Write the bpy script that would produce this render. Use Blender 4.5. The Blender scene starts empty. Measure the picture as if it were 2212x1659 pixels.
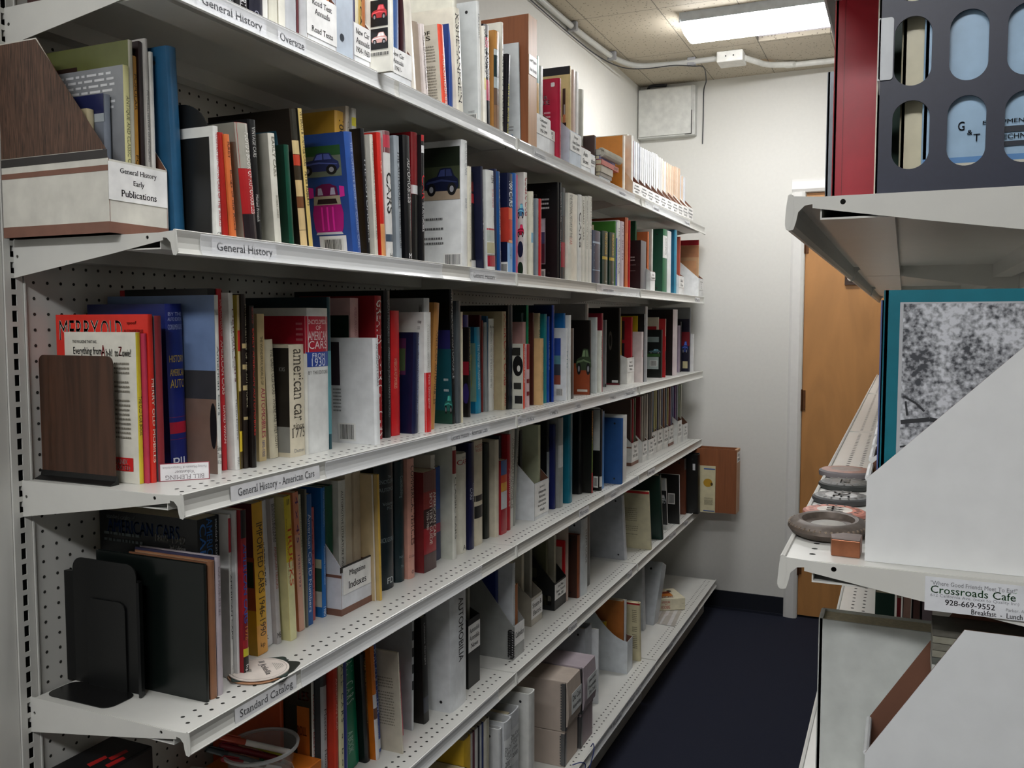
import bpy, math, random
from math import sin, cos, pi, radians
from mathutils import Vector, Matrix
R = random.Random(7)
C = bpy.context.scene.collection
FL = 1.634                       # height of the second shelf's slot above the floor
SC = bpy.context.scene
# ------------------------------------------------------------ camera, world, exposure
cam = bpy.data.cameras.new('camera'); cam.sensor_width = 36; cam.lens = 1922.15/2212*36; cam.clip_start = .02
co = bpy.data.objects.new('camera', cam); C.objects.link(co)
yaw, pit, rol = .4143, .0685, -.0001
fw = Vector((-sin(yaw)*cos(pit), cos(yaw)*cos(pit), -sin(pit)))
rt = Vector((cos(yaw), sin(yaw), 0)); up = rt.cross(fw)
co.matrix_world = Matrix(((rt.x, up.x, -fw.x, 1.2875), (rt.y, up.y, -fw.y, -.9739), (rt.z, up.z, -fw.z, -.1122+FL), (0, 0, 0, 1)))
SC.camera = co
w = bpy.data.worlds.new('world'); SC.world = w; w.use_nodes = True
w.node_tree.nodes['Background'].inputs[0].default_value = (.8, .85, .9, 1); w.node_tree.nodes['Background'].inputs[1].default_value = .05
SC.view_settings.view_transform = 'Standard'; SC.view_settings.look = 'None'; SC.view_settings.gamma = 1
SC.view_settings.use_curve_mapping = False; SC.view_settings.exposure = 0.0
LAMP = 27.5                      # strength of the fluorescent diffusers
# ------------------------------------------------------------ materials
def lin(h):
    h = h.lstrip('#')
    if len(h) == 3: h = ''.join(c*2 for c in h)
    v = [int(h[i:i+2], 16)/255 for i in (0, 2, 4)]
    return tuple(c/12.92 if c <= .04045 else ((c+.055)/1.055)**2.4 for c in v)
MC = {}
def M(col, rough=.45, kind='plain', amt=.10, scale=30, metal=0, spec=.5):
    key = (col, rough, kind, amt, scale, metal)
    if key in MC: return MC[key]
    m = bpy.data.materials.new((kind+'_'+col.strip('#'))); m.use_nodes = True
    nt = m.node_tree; b = nt.nodes['Principled BSDF']; N = nt.nodes.new; L = nt.links.new
    c = lin(col); b.inputs['Base Color'].default_value = (*c, 1); b.inputs['Roughness'].default_value = rough
    b.inputs['Metallic'].default_value = metal; b.inputs['Specular IOR Level'].default_value = spec
    tc = N('ShaderNodeTexCoord')
    if kind == 'wood' or kind == 'birch':
        mp = N('ShaderNodeMapping'); mp.inputs['Scale'].default_value = (scale, scale, scale*.06) if kind == 'wood' else (3.5, 3.5, .7)
        L(tc.outputs['Object'], mp.inputs[0])
        nz = N('ShaderNodeTexNoise'); nz.inputs['Scale'].default_value = 6 if kind == 'wood' else 1.5; nz.inputs['Detail'].default_value = 6
        nz.inputs['Distortion'].default_value = 1.2 if kind == 'wood' else 2.5
        L(mp.outputs[0], nz.inputs['Vector'])
        cr = N('ShaderNodeValToRGB'); cr.color_ramp.elements[0].position = .35; cr.color_ramp.elements[1].position = .65
        cr.color_ramp.elements[0].color = (*[x*(1-amt*3) for x in c], 1); cr.color_ramp.elements[1].color = (*[min(1, x*(1+amt)) for x in c], 1)
        L(nz.outputs['Fac'], cr.inputs[0]); L(cr.outputs[0], b.inputs['Base Color'])
    elif kind == 'ceiling':
        sx = N('ShaderNodeSeparateXYZ'); L(tc.outputs['Object'], sx.inputs[0])
        def line(out, off, per):
            a = N('ShaderNodeMath'); a.operation = 'SUBTRACT'; a.inputs[1].default_value = off; L(out, a.inputs[0])
            d = N('ShaderNodeMath'); d.operation = 'DIVIDE'; d.inputs[1].default_value = per; L(a.outputs[0], d.inputs[0])
            f = N('ShaderNodeMath'); f.operation = 'FRACT'; L(d.outputs[0], f.inputs[0])
            g = N('ShaderNodeMath'); g.operation = 'LESS_THAN'; g.inputs[1].default_value = .0035/per; L(f.outputs[0], g.inputs[0]); return g
        gx = line(sx.outputs[0], .043-6.1, .305); gy = line(sx.outputs[1], 2.607-12.2, .61)
        mx = N('ShaderNodeMath'); mx.operation = 'MAXIMUM'; L(gx.outputs[0], mx.inputs[0]); L(gy.outputs[0], mx.inputs[1])
        vo = N('ShaderNodeTexVoronoi'); vo.inputs['Scale'].default_value = 62; L(tc.outputs['Object'], vo.inputs['Vector'])
        lt = N('ShaderNodeMath'); lt.operation = 'LESS_THAN'; lt.inputs[1].default_value = .2; L(vo.outputs['Distance'], lt.inputs[0])
        m2 = N('ShaderNodeMixRGB'); m2.inputs[1].default_value = (*c, 1); m2.inputs[2].default_value = (*[x*.45 for x in c], 1); L(lt.outputs[0], m2.inputs[0])
        st = N('ShaderNodeTexNoise'); st.inputs['Scale'].default_value = 2.2; st.inputs['Detail'].default_value = 5; L(tc.outputs['Object'], st.inputs['Vector'])
        sr = N('ShaderNodeValToRGB'); sr.color_ramp.elements[0].position = .66; sr.color_ramp.elements[1].position = .72; L(st.outputs['Fac'], sr.inputs[0])
        m4 = N('ShaderNodeMixRGB'); m4.inputs[2].default_value = (*lin('#a9885f'), 1); L(sr.outputs[0], m4.inputs[0]); L(m2.outputs[0], m4.inputs[1])
        m3 = N('ShaderNodeMixRGB'); m3.inputs[2].default_value = (*lin('#6f6a60'), 1); L(mx.outputs[0], m3.inputs[0]); L(m4.outputs[0], m3.inputs[1])
        L(m3.outputs[0], b.inputs['Base Color'])
    elif kind == 'glass':
        b.inputs['Transmission Weight'].default_value = 0
        tr = N('ShaderNodeBsdfTransparent'); mixs = N('ShaderNodeMixShader'); mixs.inputs[0].default_value = amt
        L(tr.outputs[0], mixs.inputs[1]); L(b.outputs[0], mixs.inputs[2]); L(mixs.outputs[0], nt.nodes['Material Output'].inputs[0])
        nz = N('ShaderNodeTexNoise'); nz.inputs['Scale'].default_value = scale; L(tc.outputs['Object'], nz.inputs['Vector'])
        bu = N('ShaderNodeBump'); bu.inputs['Strength'].default_value = .35; bu.inputs['Distance'].default_value = .004; L(nz.outputs['Fac'], bu.inputs['Height']); L(bu.outputs[0], b.inputs['Normal'])
    elif kind == 'lamp':
        b.inputs['Emission Color'].default_value = (.985, .985, 1, 1); b.inputs['Emission Strength'].default_value = amt
    elif kind == 'photo':
        nz = N('ShaderNodeTexNoise'); nz.inputs['Scale'].default_value = 190; nz.inputs['Detail'].default_value = 3; L(tc.outputs['Object'], nz.inputs['Vector'])
        n2 = N('ShaderNodeTexNoise'); n2.inputs['Scale'].default_value = 22; n2.inputs['Detail'].default_value = 6; L(tc.outputs['Object'], n2.inputs['Vector'])
        ad = N('ShaderNodeMixRGB'); ad.inputs[0].default_value = .5; L(nz.outputs['Fac'], ad.inputs[1]); L(n2.outputs['Fac'], ad.inputs[2])
        bw = N('ShaderNodeRGBToBW'); L(ad.outputs[0], bw.inputs[0])
        cr = N('ShaderNodeValToRGB'); cr.color_ramp.elements[0].position = .41; cr.color_ramp.elements[1].position = .58
        cr.color_ramp.elements[0].color = (.05, .055, .065, 1); cr.color_ramp.elements[1].color = (.62, .64, .68, 1)
        L(bw.outputs[0], cr.inputs[0]); L(cr.outputs[0], b.inputs['Base Color'])
    else:
        nz = N('ShaderNodeTexNoise'); nz.inputs['Scale'].default_value = scale if kind != 'carpet' else 400; nz.inputs['Detail'].default_value = 4
        L(tc.outputs['Object'], nz.inputs['Vector'])
        cr = N('ShaderNodeValToRGB'); cr.color_ramp.elements[0].position = .3; cr.color_ramp.elements[1].position = .7
        cr.color_ramp.elements[0].color = (*[x*(1-amt) for x in c], 1); cr.color_ramp.elements[1].color = (*[min(1, x*(1+amt)) for x in c], 1)
        L(nz.outputs['Fac'], cr.inputs[0]); L(cr.outputs[0], b.inputs['Base Color'])
        if kind in ('carpet', 'paint'):
            bu = N('ShaderNodeBump'); bu.inputs['Strength'].default_value = .5 if kind == 'carpet' else .06; bu.inputs['Distance'].default_value = .004 if kind == 'carpet' else .001
            L(nz.outputs['Fac'], bu.inputs['Height']); L(bu.outputs[0], b.inputs['Normal'])
    MC[key] = m; return m
STEEL = ('#d3d3cd', .32, 'plain', .02); PAGE = ('#cfc4a6', .8, 'plain', .12, 200)
def mm(s): return M(*s) if isinstance(s, tuple) else M(s)
# ------------------------------------------------------------ mesh helper
class MB:
    def __init__(s): s.v = []; s.f = []; s.m = []; s.mats = []; s.mi = {}
    def mat(s, x):
        m = mm(x) if not isinstance(x, bpy.types.Material) else x
        if m.name not in s.mi: s.mi[m.name] = len(s.mats); s.mats.append(m)
        return s.mi[m.name]
    def add(s, vs, fs, mat):
        o = len(s.v); s.v += [tuple(p) for p in vs]; k = s.mat(mat)
        for f in fs: s.f.append([i+o for i in f]); s.m.append(k)
    def box(s, a, b, mat, open_faces=()):
        x0, y0, z0 = a; x1, y1, z1 = b
        v = [(x, y, z) for x in (x0, x1) for y in (y0, y1) for z in (z0, z1)]
        F = {'-x': (0, 1, 3, 2), '+x': (4, 6, 7, 5), '-y': (0, 4, 5, 1), '+y': (2, 3, 7, 6), '-z': (0, 2, 6, 4), '+z': (1, 5, 7, 3)}
        s.add(v, [f for k, f in F.items() if k not in open_faces], mat)
    def quad(s, p, mat): s.add(p, [tuple(range(len(p)))], mat)
    def prism(s, prof, axis, a, b, mat, caps=True):
        # profile of 2D points swept along an axis ('x','y','z')
        n = len(prof); ix = {'x': lambda p, t: (t, p[0], p[1]), 'y': lambda p, t: (p[0], t, p[1]), 'z': lambda p, t: (p[0], p[1], t)}[axis]
        v = [ix(p, a) for p in prof]+[ix(p, b) for p in prof]
        f = [(i, (i+1) % n, n+(i+1) % n, n+i) for i in range(n)]
        if caps: f += [tuple(range(n))[::-1], tuple(range(n, 2*n))]
        s.add(v, f, mat)
    def tube(s, pts, r, mat, n=10, closed=False):
        P = [Vector(p) for p in pts]; rings = []; prev = None
        for i, p in enumerate(P):
            t = (P[min(i+1, len(P)-1)]-P[max(i-1, 0)]).normalized()
            a = (prev-t*prev.dot(t)).normalized() if prev is not None else t.orthogonal().normalized()
            prev = a; bb = t.cross(a); rr = r[i] if isinstance(r, (list, tuple)) else r
            rings.append([p+(a*cos(2*pi*k/n)+bb*sin(2*pi*k/n))*rr for k in range(n)])
        v = [q for g in rings for q in g]; f = []
        for i in range(len(P)-1):
            for k in range(n): f.append((i*n+k, i*n+(k+1) % n, (i+1)*n+(k+1) % n, (i+1)*n+k))
        f += [tuple(range(n))[::-1], tuple(range((len(P)-1)*n, len(P)*n))]
        s.add(v, f, mat)
    def lathe(s, prof, c, mat, n=40, sx=1, sy=1):
        v = []; f = []; m = len(prof)
        for k in range(n):
            a = 2*pi*k/n
            for r, z in prof: v.append((c[0]+r*cos(a)*sx, c[1]+r*sin(a)*sy, c[2]+z))
        for k in range(n):
            k2 = (k+1) % n
            for i in range(m-1): f.append((k*m+i, k2*m+i, k2*m+i+1, k*m+i+1))
        s.add(v, f, mat)
    def build(s, name, parent=None, loc=(0, 0, 0), rot=(0, 0, 0), smooth=False, bevel=0, **p):
        me = bpy.data.meshes.new(name); me.from_pydata(s.v, [], s.f); me.update()
        for m in s.mats: me.materials.append(m)
        me.polygons.foreach_set('material_index', s.m)
        if smooth:
            me.polygons.foreach_set('use_smooth', [True]*len(s.f))
        o = bpy.data.objects.new(name, me); C.objects.link(o); o.location = loc; o.rotation_euler = rot
        if smooth:
            es = o.modifiers.new('edges', 'EDGE_SPLIT'); es.split_angle = radians(35)
        if bevel:
            bv = o.modifiers.new('bevel', 'BEVEL'); bv.width = bevel; bv.segments = 2; bv.limit_method = 'ANGLE'
        if parent: o.parent = parent
        for k, x in p.items(): o[k] = x
        return o
LABELS = set()
def tag(o, label, cat, group=None, kind=None):
    assert label not in LABELS, label
    LABELS.add(label)
    o['label'] = label; o['category'] = cat
    if group: o['group'] = group
    if kind: o['kind'] = kind
    return o
def empty(name, loc, rot=(0, 0, 0)):
    o = bpy.data.objects.new(name, None); C.objects.link(o); o.location = loc; o.rotation_euler = rot; o.empty_display_size = .05; return o
# ------------------------------------------------------------ text and flat shapes
TXT = {}
SERIF = {'American Cars', 'american car', 'EARLY CARS', 'CLASSIC CARS', 'Kings of the Road', 'MANDEL', 'THE AUTOMOBILE', 'CAR MUSEUMS #3', 'IMPORTED CARS 1946-1990', 'THE CLASSIC CAR', 'Stewart', 'Tabori', '& Chang', '1775', 'since', 'ENCYCLOPEDIA', 'AMERICAN', 'AMERICAN CARS', 'KISHEMANFGEIN', 'The Classic Era', 'GREATEST AMERICAN CARS', 'COMMERCIAL VEHICLE', 'Mascots', 'Hood Ornament', 'nd design', 'BILL FLEMING', 'Volunteer', 'Forney Museum of Transportation'}
def text_geo(t, bold=False, serif=None):
    if serif is None: serif = t in SERIF
    key = (t, bold, serif)
    if key not in TXT:
        cu = bpy.data.curves.new('t', 'FONT'); cu.body = t; cu.size = 1; cu.resolution_u = 3 if len(t) < 14 else 2
        o = bpy.data.objects.new('t', cu); me = bpy.data.meshes.new_from_object(o)
        vs = [(v.co.x, v.co.y) for v in me.vertices]; fs = [tuple(p.vertices) for p in me.polygons]
        if serif:                # bracket a short foot onto every stem end that stops at a type line
            cnt = {}
            for f in fs:
                for a, b in zip(f, f[1:]+f[:1]): cnt[(min(a, b), max(a, b))] = cnt.get((min(a, b), max(a, b)), 0)+1
            ys = [v[1] for v in vs]; ends = []
            for (a, b), n_ in cnt.items():
                (xa, ya), (xb, yb) = vs[a], vs[b]; ln = abs(xa-xb)
                if n_ == 1 and abs(ya-yb) < .004 and .03 < ln < .15: ends.append((min(xa, xb), max(xa, xb), ya))
            for xa, xb, y in ends:
                if min(abs(y-q) for q in (0, max(ys), .5, .52, .66, .68, .70, .72, .73, -.19, -.2, -.21)) > .025: continue
                up_ = y < .3; h_ = .035; k = len(vs); y2 = y+h_ if up_ else y-h_
                vs += [(xa-.055, y), (xb+.055, y), (xb+.045, (y+y2)/2), (xb, y2+(.03 if up_ else -.03)), (xa, y2+(.03 if up_ else -.03)), (xa-.045, (y+y2)/2)]; fs.append(tuple(range(k, k+6)))
        if bold:
            k0 = len(vs); vs = vs+[(a+.022, b) for a, b in vs]; fs = fs+[tuple(i+k0 for i in f) for f in fs]
        bpy.data.objects.remove(o); bpy.data.meshes.remove(me); bpy.data.curves.remove(cu)
        x0 = min(v[0] for v in vs); x1 = max(v[0] for v in vs); y0 = min(v[1] for v in vs); y1 = max(v[1] for v in vs)
        TXT[key] = ([((x-x0)/(x1-x0 or 1), (y-y0)/(y1-y0 or 1)) for x, y in vs], fs, (x1-x0)/(y1-y0 or 1))
    return TXT[key]
def plate(outline, holes, thick):
    """flat plate with holes: 2D outline and holes -> verts, faces; thickness along the third axis"""
    cu = bpy.data.curves.new('p', 'CURVE'); cu.dimensions = '2D'; cu.fill_mode = 'BOTH'; cu.extrude = thick/2
    for pts in [outline]+holes:
        sp = cu.splines.new('POLY'); sp.points.add(len(pts)-1); sp.use_cyclic_u = True
        for i, p in enumerate(pts): sp.points[i].co = (p[0], p[1], 0, 1)
    o = bpy.data.objects.new('p', cu); me = bpy.data.meshes.new_from_object(o)
    r = ([tuple(v.co) for v in me.vertices], [tuple(p.vertices) for p in me.polygons])
    bpy.data.objects.remove(o); bpy.data.meshes.remove(me); bpy.data.curves.remove(cu); return r
def pill(cx, cy, wd, ht, n=8, rr=None):
    r = rr or wd/2; pts = []
    for qx, qy, a0 in ((1, 1, 0), (-1, 1, 90), (-1, -1, 180), (1, -1, 270)):
        for k in range(n+1):
            a = radians(a0+90*k/n); pts.append((cx+qx*(wd/2-r)+r*cos(a), cy+qy*(ht/2-r)+r*sin(a)))
    return pts
CARB = [(.0, .32), (.03, .5), (.2, .58), (.34, .62), (.44, .9), (.52, .96), (.72, .96), (.84, .7), (.97, .6), (1, .4), (.99, .25), (.0, .22)]
CARW = [(.38, .64), (.46, .88), (.57, .9), (.57, .64)]; CARW2 = [(.6, .64), (.6, .9), (.7, .9), (.79, .64)]
def circ(cx, cy, rx, ry, n=18): return [(cx+rx*cos(2*pi*k/n), cy+ry*sin(2*pi*k/n)) for k in range(n)]
def shade(col, k):
    h = col.lstrip('#'); h = ''.join(c*2 for c in h) if len(h) == 3 else h
    return '#'+''.join('%02x' % max(0, min(255, int(int(h[i:i+2], 16)*k+(18 if k > 1 else 0)))) for i in (0, 2, 4))
def art(mb, place, items, aspect):
    """place(u,v,layer)->3D with u 0..1 left to right, v 0..1 bottom to top; items in (v-from-spine) cover coordinates"""
    for n, it in enumerate(items):
        k = it[0]; L = 1+n
        if k == 't':
            _, s, col, v0, v1, z0, z1 = it; g = text_geo(s, True)
            mb.add([place(1-v1+(v1-v0)*x, 1-z1+(z1-z0)*y, L+2) for x, y in g[0]], g[1], (col, .6)); continue
        v0, v1, z0, z1, col = it[1:6]; U0, U1, V0, V1 = 1-v1, 1-v0, 1-z1, 1-z0
        P = lambda x, y, l=L: place(U0+(U1-U0)*x, V0+(V1-V0)*y, l)
        mt = (col, .35)
        if k == 'r': mb.quad([P(0, 0), P(1, 0), P(1, 1), P(0, 1)], mt)
        elif k == 'rr': mb.quad([P(x, y) for x, y in pill(.5, .5, 1, 1, 4, .22)], mt)
        elif k == 'disc': mb.quad([P(x, y) for x, y in circ(.5, .5, .5, .5)], mt)
        elif k == 'bar':
            rr = random.Random(n); x = 0
            mb.quad([P(-.12, -.1), P(1.12, -.1), P(1.12, 1.1), P(-.12, 1.1)], ('#dcdcd8', .5))
            while x < 1:
                b = rr.choice((.02, .03, .045)); mb.quad([P(x, 0, L+1), P(min(1, x+b), 0, L+1), P(min(1, x+b), 1, L+1), P(x, 1, L+1)], mt); x += b+rr.choice((.02, .03))
        elif k == 'x':
            rr = random.Random(n+3); rows = max(2, int((z1-z0)*aspect/.045)); 
            for i in range(rows):
                x = 0; y = 1-i/rows
                if rr.random() < .12: continue
                while x < 1-.05:
                    b = rr.uniform(.04, .14); x2 = min(1, x+b)
                    mb.quad([P(x, y-.42/rows), P(x2, y-.42/rows), P(x2, y), P(x, y)], (col, .7)); x = x2+.03
        elif k == 'car':
            fl = lambda q: [(1-x, y) for x, y in q]
            body = [(0, .3), (.02, .48), (.12, .6), (.36, .68), (.45, .96), (.56, 1), (.78, .98), (.88, .68), (.98, .56), (1, .3), (.93, .14), (.08, .14)]
            mb.quad([P(x, y) for x, y in body], mt)
            mb.quad([P(x, y, L+1) for x, y in ((.40, .68), (.48, .92), (.60, .94), (.60, .68))], (shade(col, 1.9), .3))
            mb.quad([P(x, y, L+1) for x, y in ((.63, .68), (.63, .94), (.76, .93), (.82, .68))], (shade(col, 1.6), .3))
            mb.quad([P(x, y, L+1) for x, y in ((.03, .4), (.1, .5), (.5, .58), (.95, .46), (.95, .42), (.5, .5))], (shade(col, 1.5), .3))
            for cx in (.2, .8):
                mb.quad([P(x, y, L+1) for x, y in circ(cx, .2, .13, .24)], ('#101012', .5)); mb.quad([P(x, y, L+2) for x, y in circ(cx, .2, .06, .12)], ('#9a9aa0', .4))
        elif k == 'topcar':
            mb.quad([P(x, y) for x, y in ((.14, .0), (.86, 0), (.92, .12), (.95, .4), (.86, .72), (.14, .72), (.05, .4), (.08, .12))], mt)
            mb.quad([P(x, y, L+1) for x, y in ((.1, .58), (.9, .58), (.88, .76), (.12, .76))], ('#a8a08a', .4))
            mb.quad([P(x, y, L+2) for x, y in ((.2, .6), (.8, .6), (.76, .7), (.24, .7))], ('#2c1a20', .4))
            mb.quad([P(x, y, L+1) for x, y in ((.16, .76), (.84, .76), (.8, .94), (.62, 1), (.38, 1), (.2, .94))], (shade(col, .6), .4))
            mb.quad([P(x, y, L+2) for x, y in ((.24, .78), (.4, .78), (.36, .92), (.26, .92))], ('#b4b0c8', .4)); mb.quad([P(x, y, L+2) for x, y in ((.6, .78), (.76, .78), (.74, .92), (.64, .92))], ('#b4b0c8', .4))
            for a in (-.02, .88): mb.quad([P(a, .72), P(a+.14, .74), P(a+.14, .93), P(a, .95)], (shade(col, 1.15), .4))
            mb.quad([P(x, y, L+1) for x, y in ((.1, -.02), (.9, -.02), (.86, .03), (.14, .03))], ('#c8ccd4', .3))
            for a in (.3, .46, .62): mb.quad([P(a, .06, L+1), P(a+.05, .06, L+1), P(a+.05, .54, L+1), P(a, .54, L+1)], (shade(col, 1.25), .3))
# ------------------------------------------------------------ books
def prof(y, T, rs):
    q = abs(2*y/T-1); return -rs*q**3
def spine_print(root, T, H, D, rs, o):
    mb = MB(); e = .00025
    bands = list(o.get('b', []))
    def P(y, z, l): return (prof(y, T, rs)+e+l*.00012, y, z)
    for n, (z0, z1, col) in enumerate(bands):
        ys = [T*(.004+.992*k/6) for k in range(7)]; za, zb = H*(1-z1)+.0004, H*(1-z0)-.0004
        v = [P(y, za, n) for y in ys]+[P(y, zb, n) for y in ys]
        mb.add(v, [(k, k+1, k+8, k+7) for k in range(6)], (col, .3))
    L = len(bands)+1
    for t in o.get('t', []):
        s, col, z0, z1, w0, w1 = t
        if z1-z0 < .005: continue
        g = text_geo(s, s.isupper() and len(s) < 20)
        mb.add([P(T*(w0+(w1-w0)*y), H*(1-(z0+(z1-z0)*x)), L) for x, y in g[0]], g[1], (col, .45))
    for t in o.get('h', []):
        s, col, z0, z1 = t; g = text_geo(s, False)
        wd = min(.84, g[2]*(z1-z0)*H/T*1.1); 
        mb.add([P(T*(.5-wd/2+wd*x), H*(1-z1+(z1-z0)*y), L) for x, y in g[0]], g[1], (col, .5))
    if mb.f: mb.build('spine_print', root)
def cover_print(root, T, H, D, items):
    mb = MB(); art(mb, lambda u, v, l: (-D+D*u, -.0003-l*.00012, H*v), items, H/D)
    mb.build('cover_print', root)
def book(kind, X, Y0, z, T, H, D, lean, col, o, name, rough=None):
    cc = o.get('cc', col); root = empty(name, (X, Y0, z), (radians(-lean), 0, 0))
    mb = MB(); hb = kind in ('hb', 'binder')
    rs = min(.0045, T*.2) if hb else min(.0015, T*.15)
    if o.get('round'): rs = T*.28
    bt = min({'hb': .0028, 'pb': .0008, 'binder': .0035}[kind], T*.22)
    n = 10; ys = [T*k/n for k in range(n+1)]
    out = [(-D, 0), (-rs-.004, 0)]+[(prof(y, T, rs), y) for y in ys]+[(-rs-.004, T), (-D, T)]
    ins = [(-D, bt), (-rs-.004-bt, bt)]+[(prof(y, T, rs)-bt, bt+(T-2*bt)*y/T) for y in ys]+[(-rs-.004-bt, T-bt), (-D, T-bt)]
    m = len(out); v = [(*p, zz) for zz in (0, H) for p in out]+[(*p, zz) for zz in (0, H) for p in ins]
    r = rough if rough is not None else (.28 if kind == 'hb' else .38)
    fo = []; fc = []
    for i in range(m-1):
        q = [(i, i+1, m+i+1, m+i), (2*m+i+1, 2*m+i, 3*m+i, 3*m+i+1), (m+i, m+i+1, 3*m+i+1, 3*m+i), (i+1, i, 2*m+i, 2*m+i+1)]
        (fc if (i < 2 or i > m-4) and i < 2 else fo).extend(q)
    fo += [(0, m, 3*m, 2*m), (m-1, 3*m-1, 4*m-1, 2*m-1)]
    mb.add(v, fo, (col, r)); 
    o2 = len(mb.v)-len(v); k = mb.mat((cc, r))
    for f in fc: mb.f.append([a+o2 for a in f]); mb.m.append(k)
    mb.build('cover', root, smooth=True)
    pg = MB()
    if kind == 'binder':
        pg.box((-D+.02, bt+.002, .012), (-.02-bt, max(bt+.004, T*.7), H-.014), PAGE); pg.build('pages', root)
        ri = MB()
        for zz in (H*.15, H*.5, H*.85): ri.tube([(-.012-bt+.008*cos(a), T/2+min(T*.3, .012)*sin(a), zz) for a in [2*pi*q/10 for q in range(11)]], .0012, ('#b8b8bc', .2, 'plain', .02, 30, 1), 6)
        ri.build('rings', root)
        rv = MB()
        for zz in (H*.08, H*.92): rv.lathe([(0, .0012), (.0035, .0008), (.004, 0)], (0, 0, 0), ('#1c1c1e', .4), 12)
        rv.v = [(-.03-q[0], -abs(q[2]), q[1]+(H*.08 if i < len(rv.v)//2 else H*.92)) for i, q in enumerate(rv.v)]
        rv.build('rivets', root)
    else:
        ii = .003 if kind == 'hb' else .0006
        pg.box((-D+ii, bt, ii), (-rs-.005-bt, T-bt, H-ii), PAGE); pg.build('pages', root)
    spine_print(root, T, H, D, rs, o)
    if o.get('c'): cover_print(root, T, H, D, o['c'])
    return root
def label_plate(root, x, T, z0, z1, y0, y1, lines, col='#f0f0ee', txt='#3a3a3c', part='label'):
    mb = MB(); mb.box((x, T*y0, z0), (x+.0006, T*y1, z1), (col, .4)); wd = T*(y1-y0); n = len(lines); hh = (z1-z0)*.86/max(n, 1)
    for i, s in enumerate(lines):
        if not s: continue
        g = text_geo(s, True, True); lw = min(wd*.84, g[2]*hh*.62*1.0); lh = min(hh*.62, lw/g[2]*1.6)
        zc = z1-(z1-z0)*.07-hh*(i+.5)
        mb.add([(x+.0009, T*(y0+y1)/2-lw/2+lw*a, zc-lh/2+lh*b) for a, b in g[0]], g[1], (txt, .6))
    return mb.build(part, root)
def mfile(X, Y0, z, T, F, D, col, o, name):
    root = empty(name, (X, Y0, z)); B = o.get('back', .25); t = .0022; F = min(F, B-.01)
    side = o.get('side', col); inner = o.get('inner', '#6f4a38') if side > '#b' and not o.get('far2') else side
    xt = -D*.62
    if o.get('curve'): top = [(0, F)]+[(-D*.62*k/8, F+(B-F)*(k/8)**1.8) for k in range(1, 9)]+[(-D, B)]
    else: top = [(0, F), (xt, B), (-D, B)]
    prf = [(-D, 0), (0, 0)]+top
    mb = MB()
    def sheet(y, y2, mat, holes=()):
        if holes:
            v, f = plate(prf, list(holes), abs(y2-y)); mb.add([(a, (y+y2)/2+c, b) for a, b, c in v], f, mat)
        else: mb.prism(prf, 'y', y, y2, mat)
    holes = []
    if o.get('lattice'):
        for i in range(4):
            for j in range(5):
                cx = -D*(.13+.23*i); cz = .032+j*.045; lim = F+(B-F)*min(1, (-cx-.02)/(D*.62))
                if cz+.02 < lim-.008: holes.append(pill(cx, cz, .036, .034, 3, .006))
    if side != col or 1:
        sheet(0, t/2, (side, .42), holes); sheet(t/2+.00005, t, (inner, .7) if not holes else (side, .42), holes)
        sheet(T-t, T-t/2-.00005, (inner, .7) if not holes else (side, .42), holes); sheet(T-t/2, T, (side, .42), holes)
    mb.box((-t/2, t, 0), (0, T-t, F), (col, .42)); mb.box((-t, t, 0), (-t/2-.00005, T-t, F), (inner, .7))
    mb.box((-D, t, 0), (-D+t, T-t, B), (inner, .6)); mb.box((-D+t, t, 0), (-t, T-t, t), (inner, .7))
    if o.get('wood'):
        v, f = plate([(a, b) for a, b in prf if 1], [], .0004); f0 = F
        wp = [(-D+.001, F+.014), (-.002, F+.014), (xt, B-.002), (-D+.001, B-.002)]
        mb.prism(wp, 'y', -.0006, -.0001, M('#5d4334', .5, 'wood', .22, 60))
        mb.prism([(-D, F+.001), (0, F+.001), (-.0, F+.013), (-D, F+.013)], 'y', -.0006, -.0001, ('#33302f', .5))
    if o.get('dark'): mb.box((-.002, -.0005, F-.012), (.0005, T, F), ('#33302f', .5)); 
    if o.get('stripe'):
        for a, b in ((0, .014), (F*.78, F*.78+.006)) if o['stripe'] == 1 else ((0, .016), (F*.84, F*.84+.008)):
            mb.box((-D, -.0006, a), (.0005, T if a == 0 else .001, b), ('#7d5748', .5))
    body = mb.build('body', root)
    if o.get('lab'):
        y0, y1, a, b = o['lab']; label_plate(root, .0006, T, F*(1-b), F*(1-a), y0, y1, o.get('lt', []))
    if o.get('hole'):
        h = MB(); h.lathe([(0, .0006), (.007, .0006)], (0, 0, 0), ('#3a4048', .5), 20); h.v = [(q[2], T*.35+q[0], F*.15+q[1]) for q in h.v]; h.build('finger_hole', root)
    if o.get('coil'):
        h = MB()
        for k in range(11):
            zc = .012+k*(F-.02)/11; h.tube([(-.006+.009*cos(a), -.002, zc+.0055*sin(a)) for a in [2*pi*q/10 for q in range(11)]], .002, ('#131314', .3), 6)
        h.build('spiral_binding', root)
    return root
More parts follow.
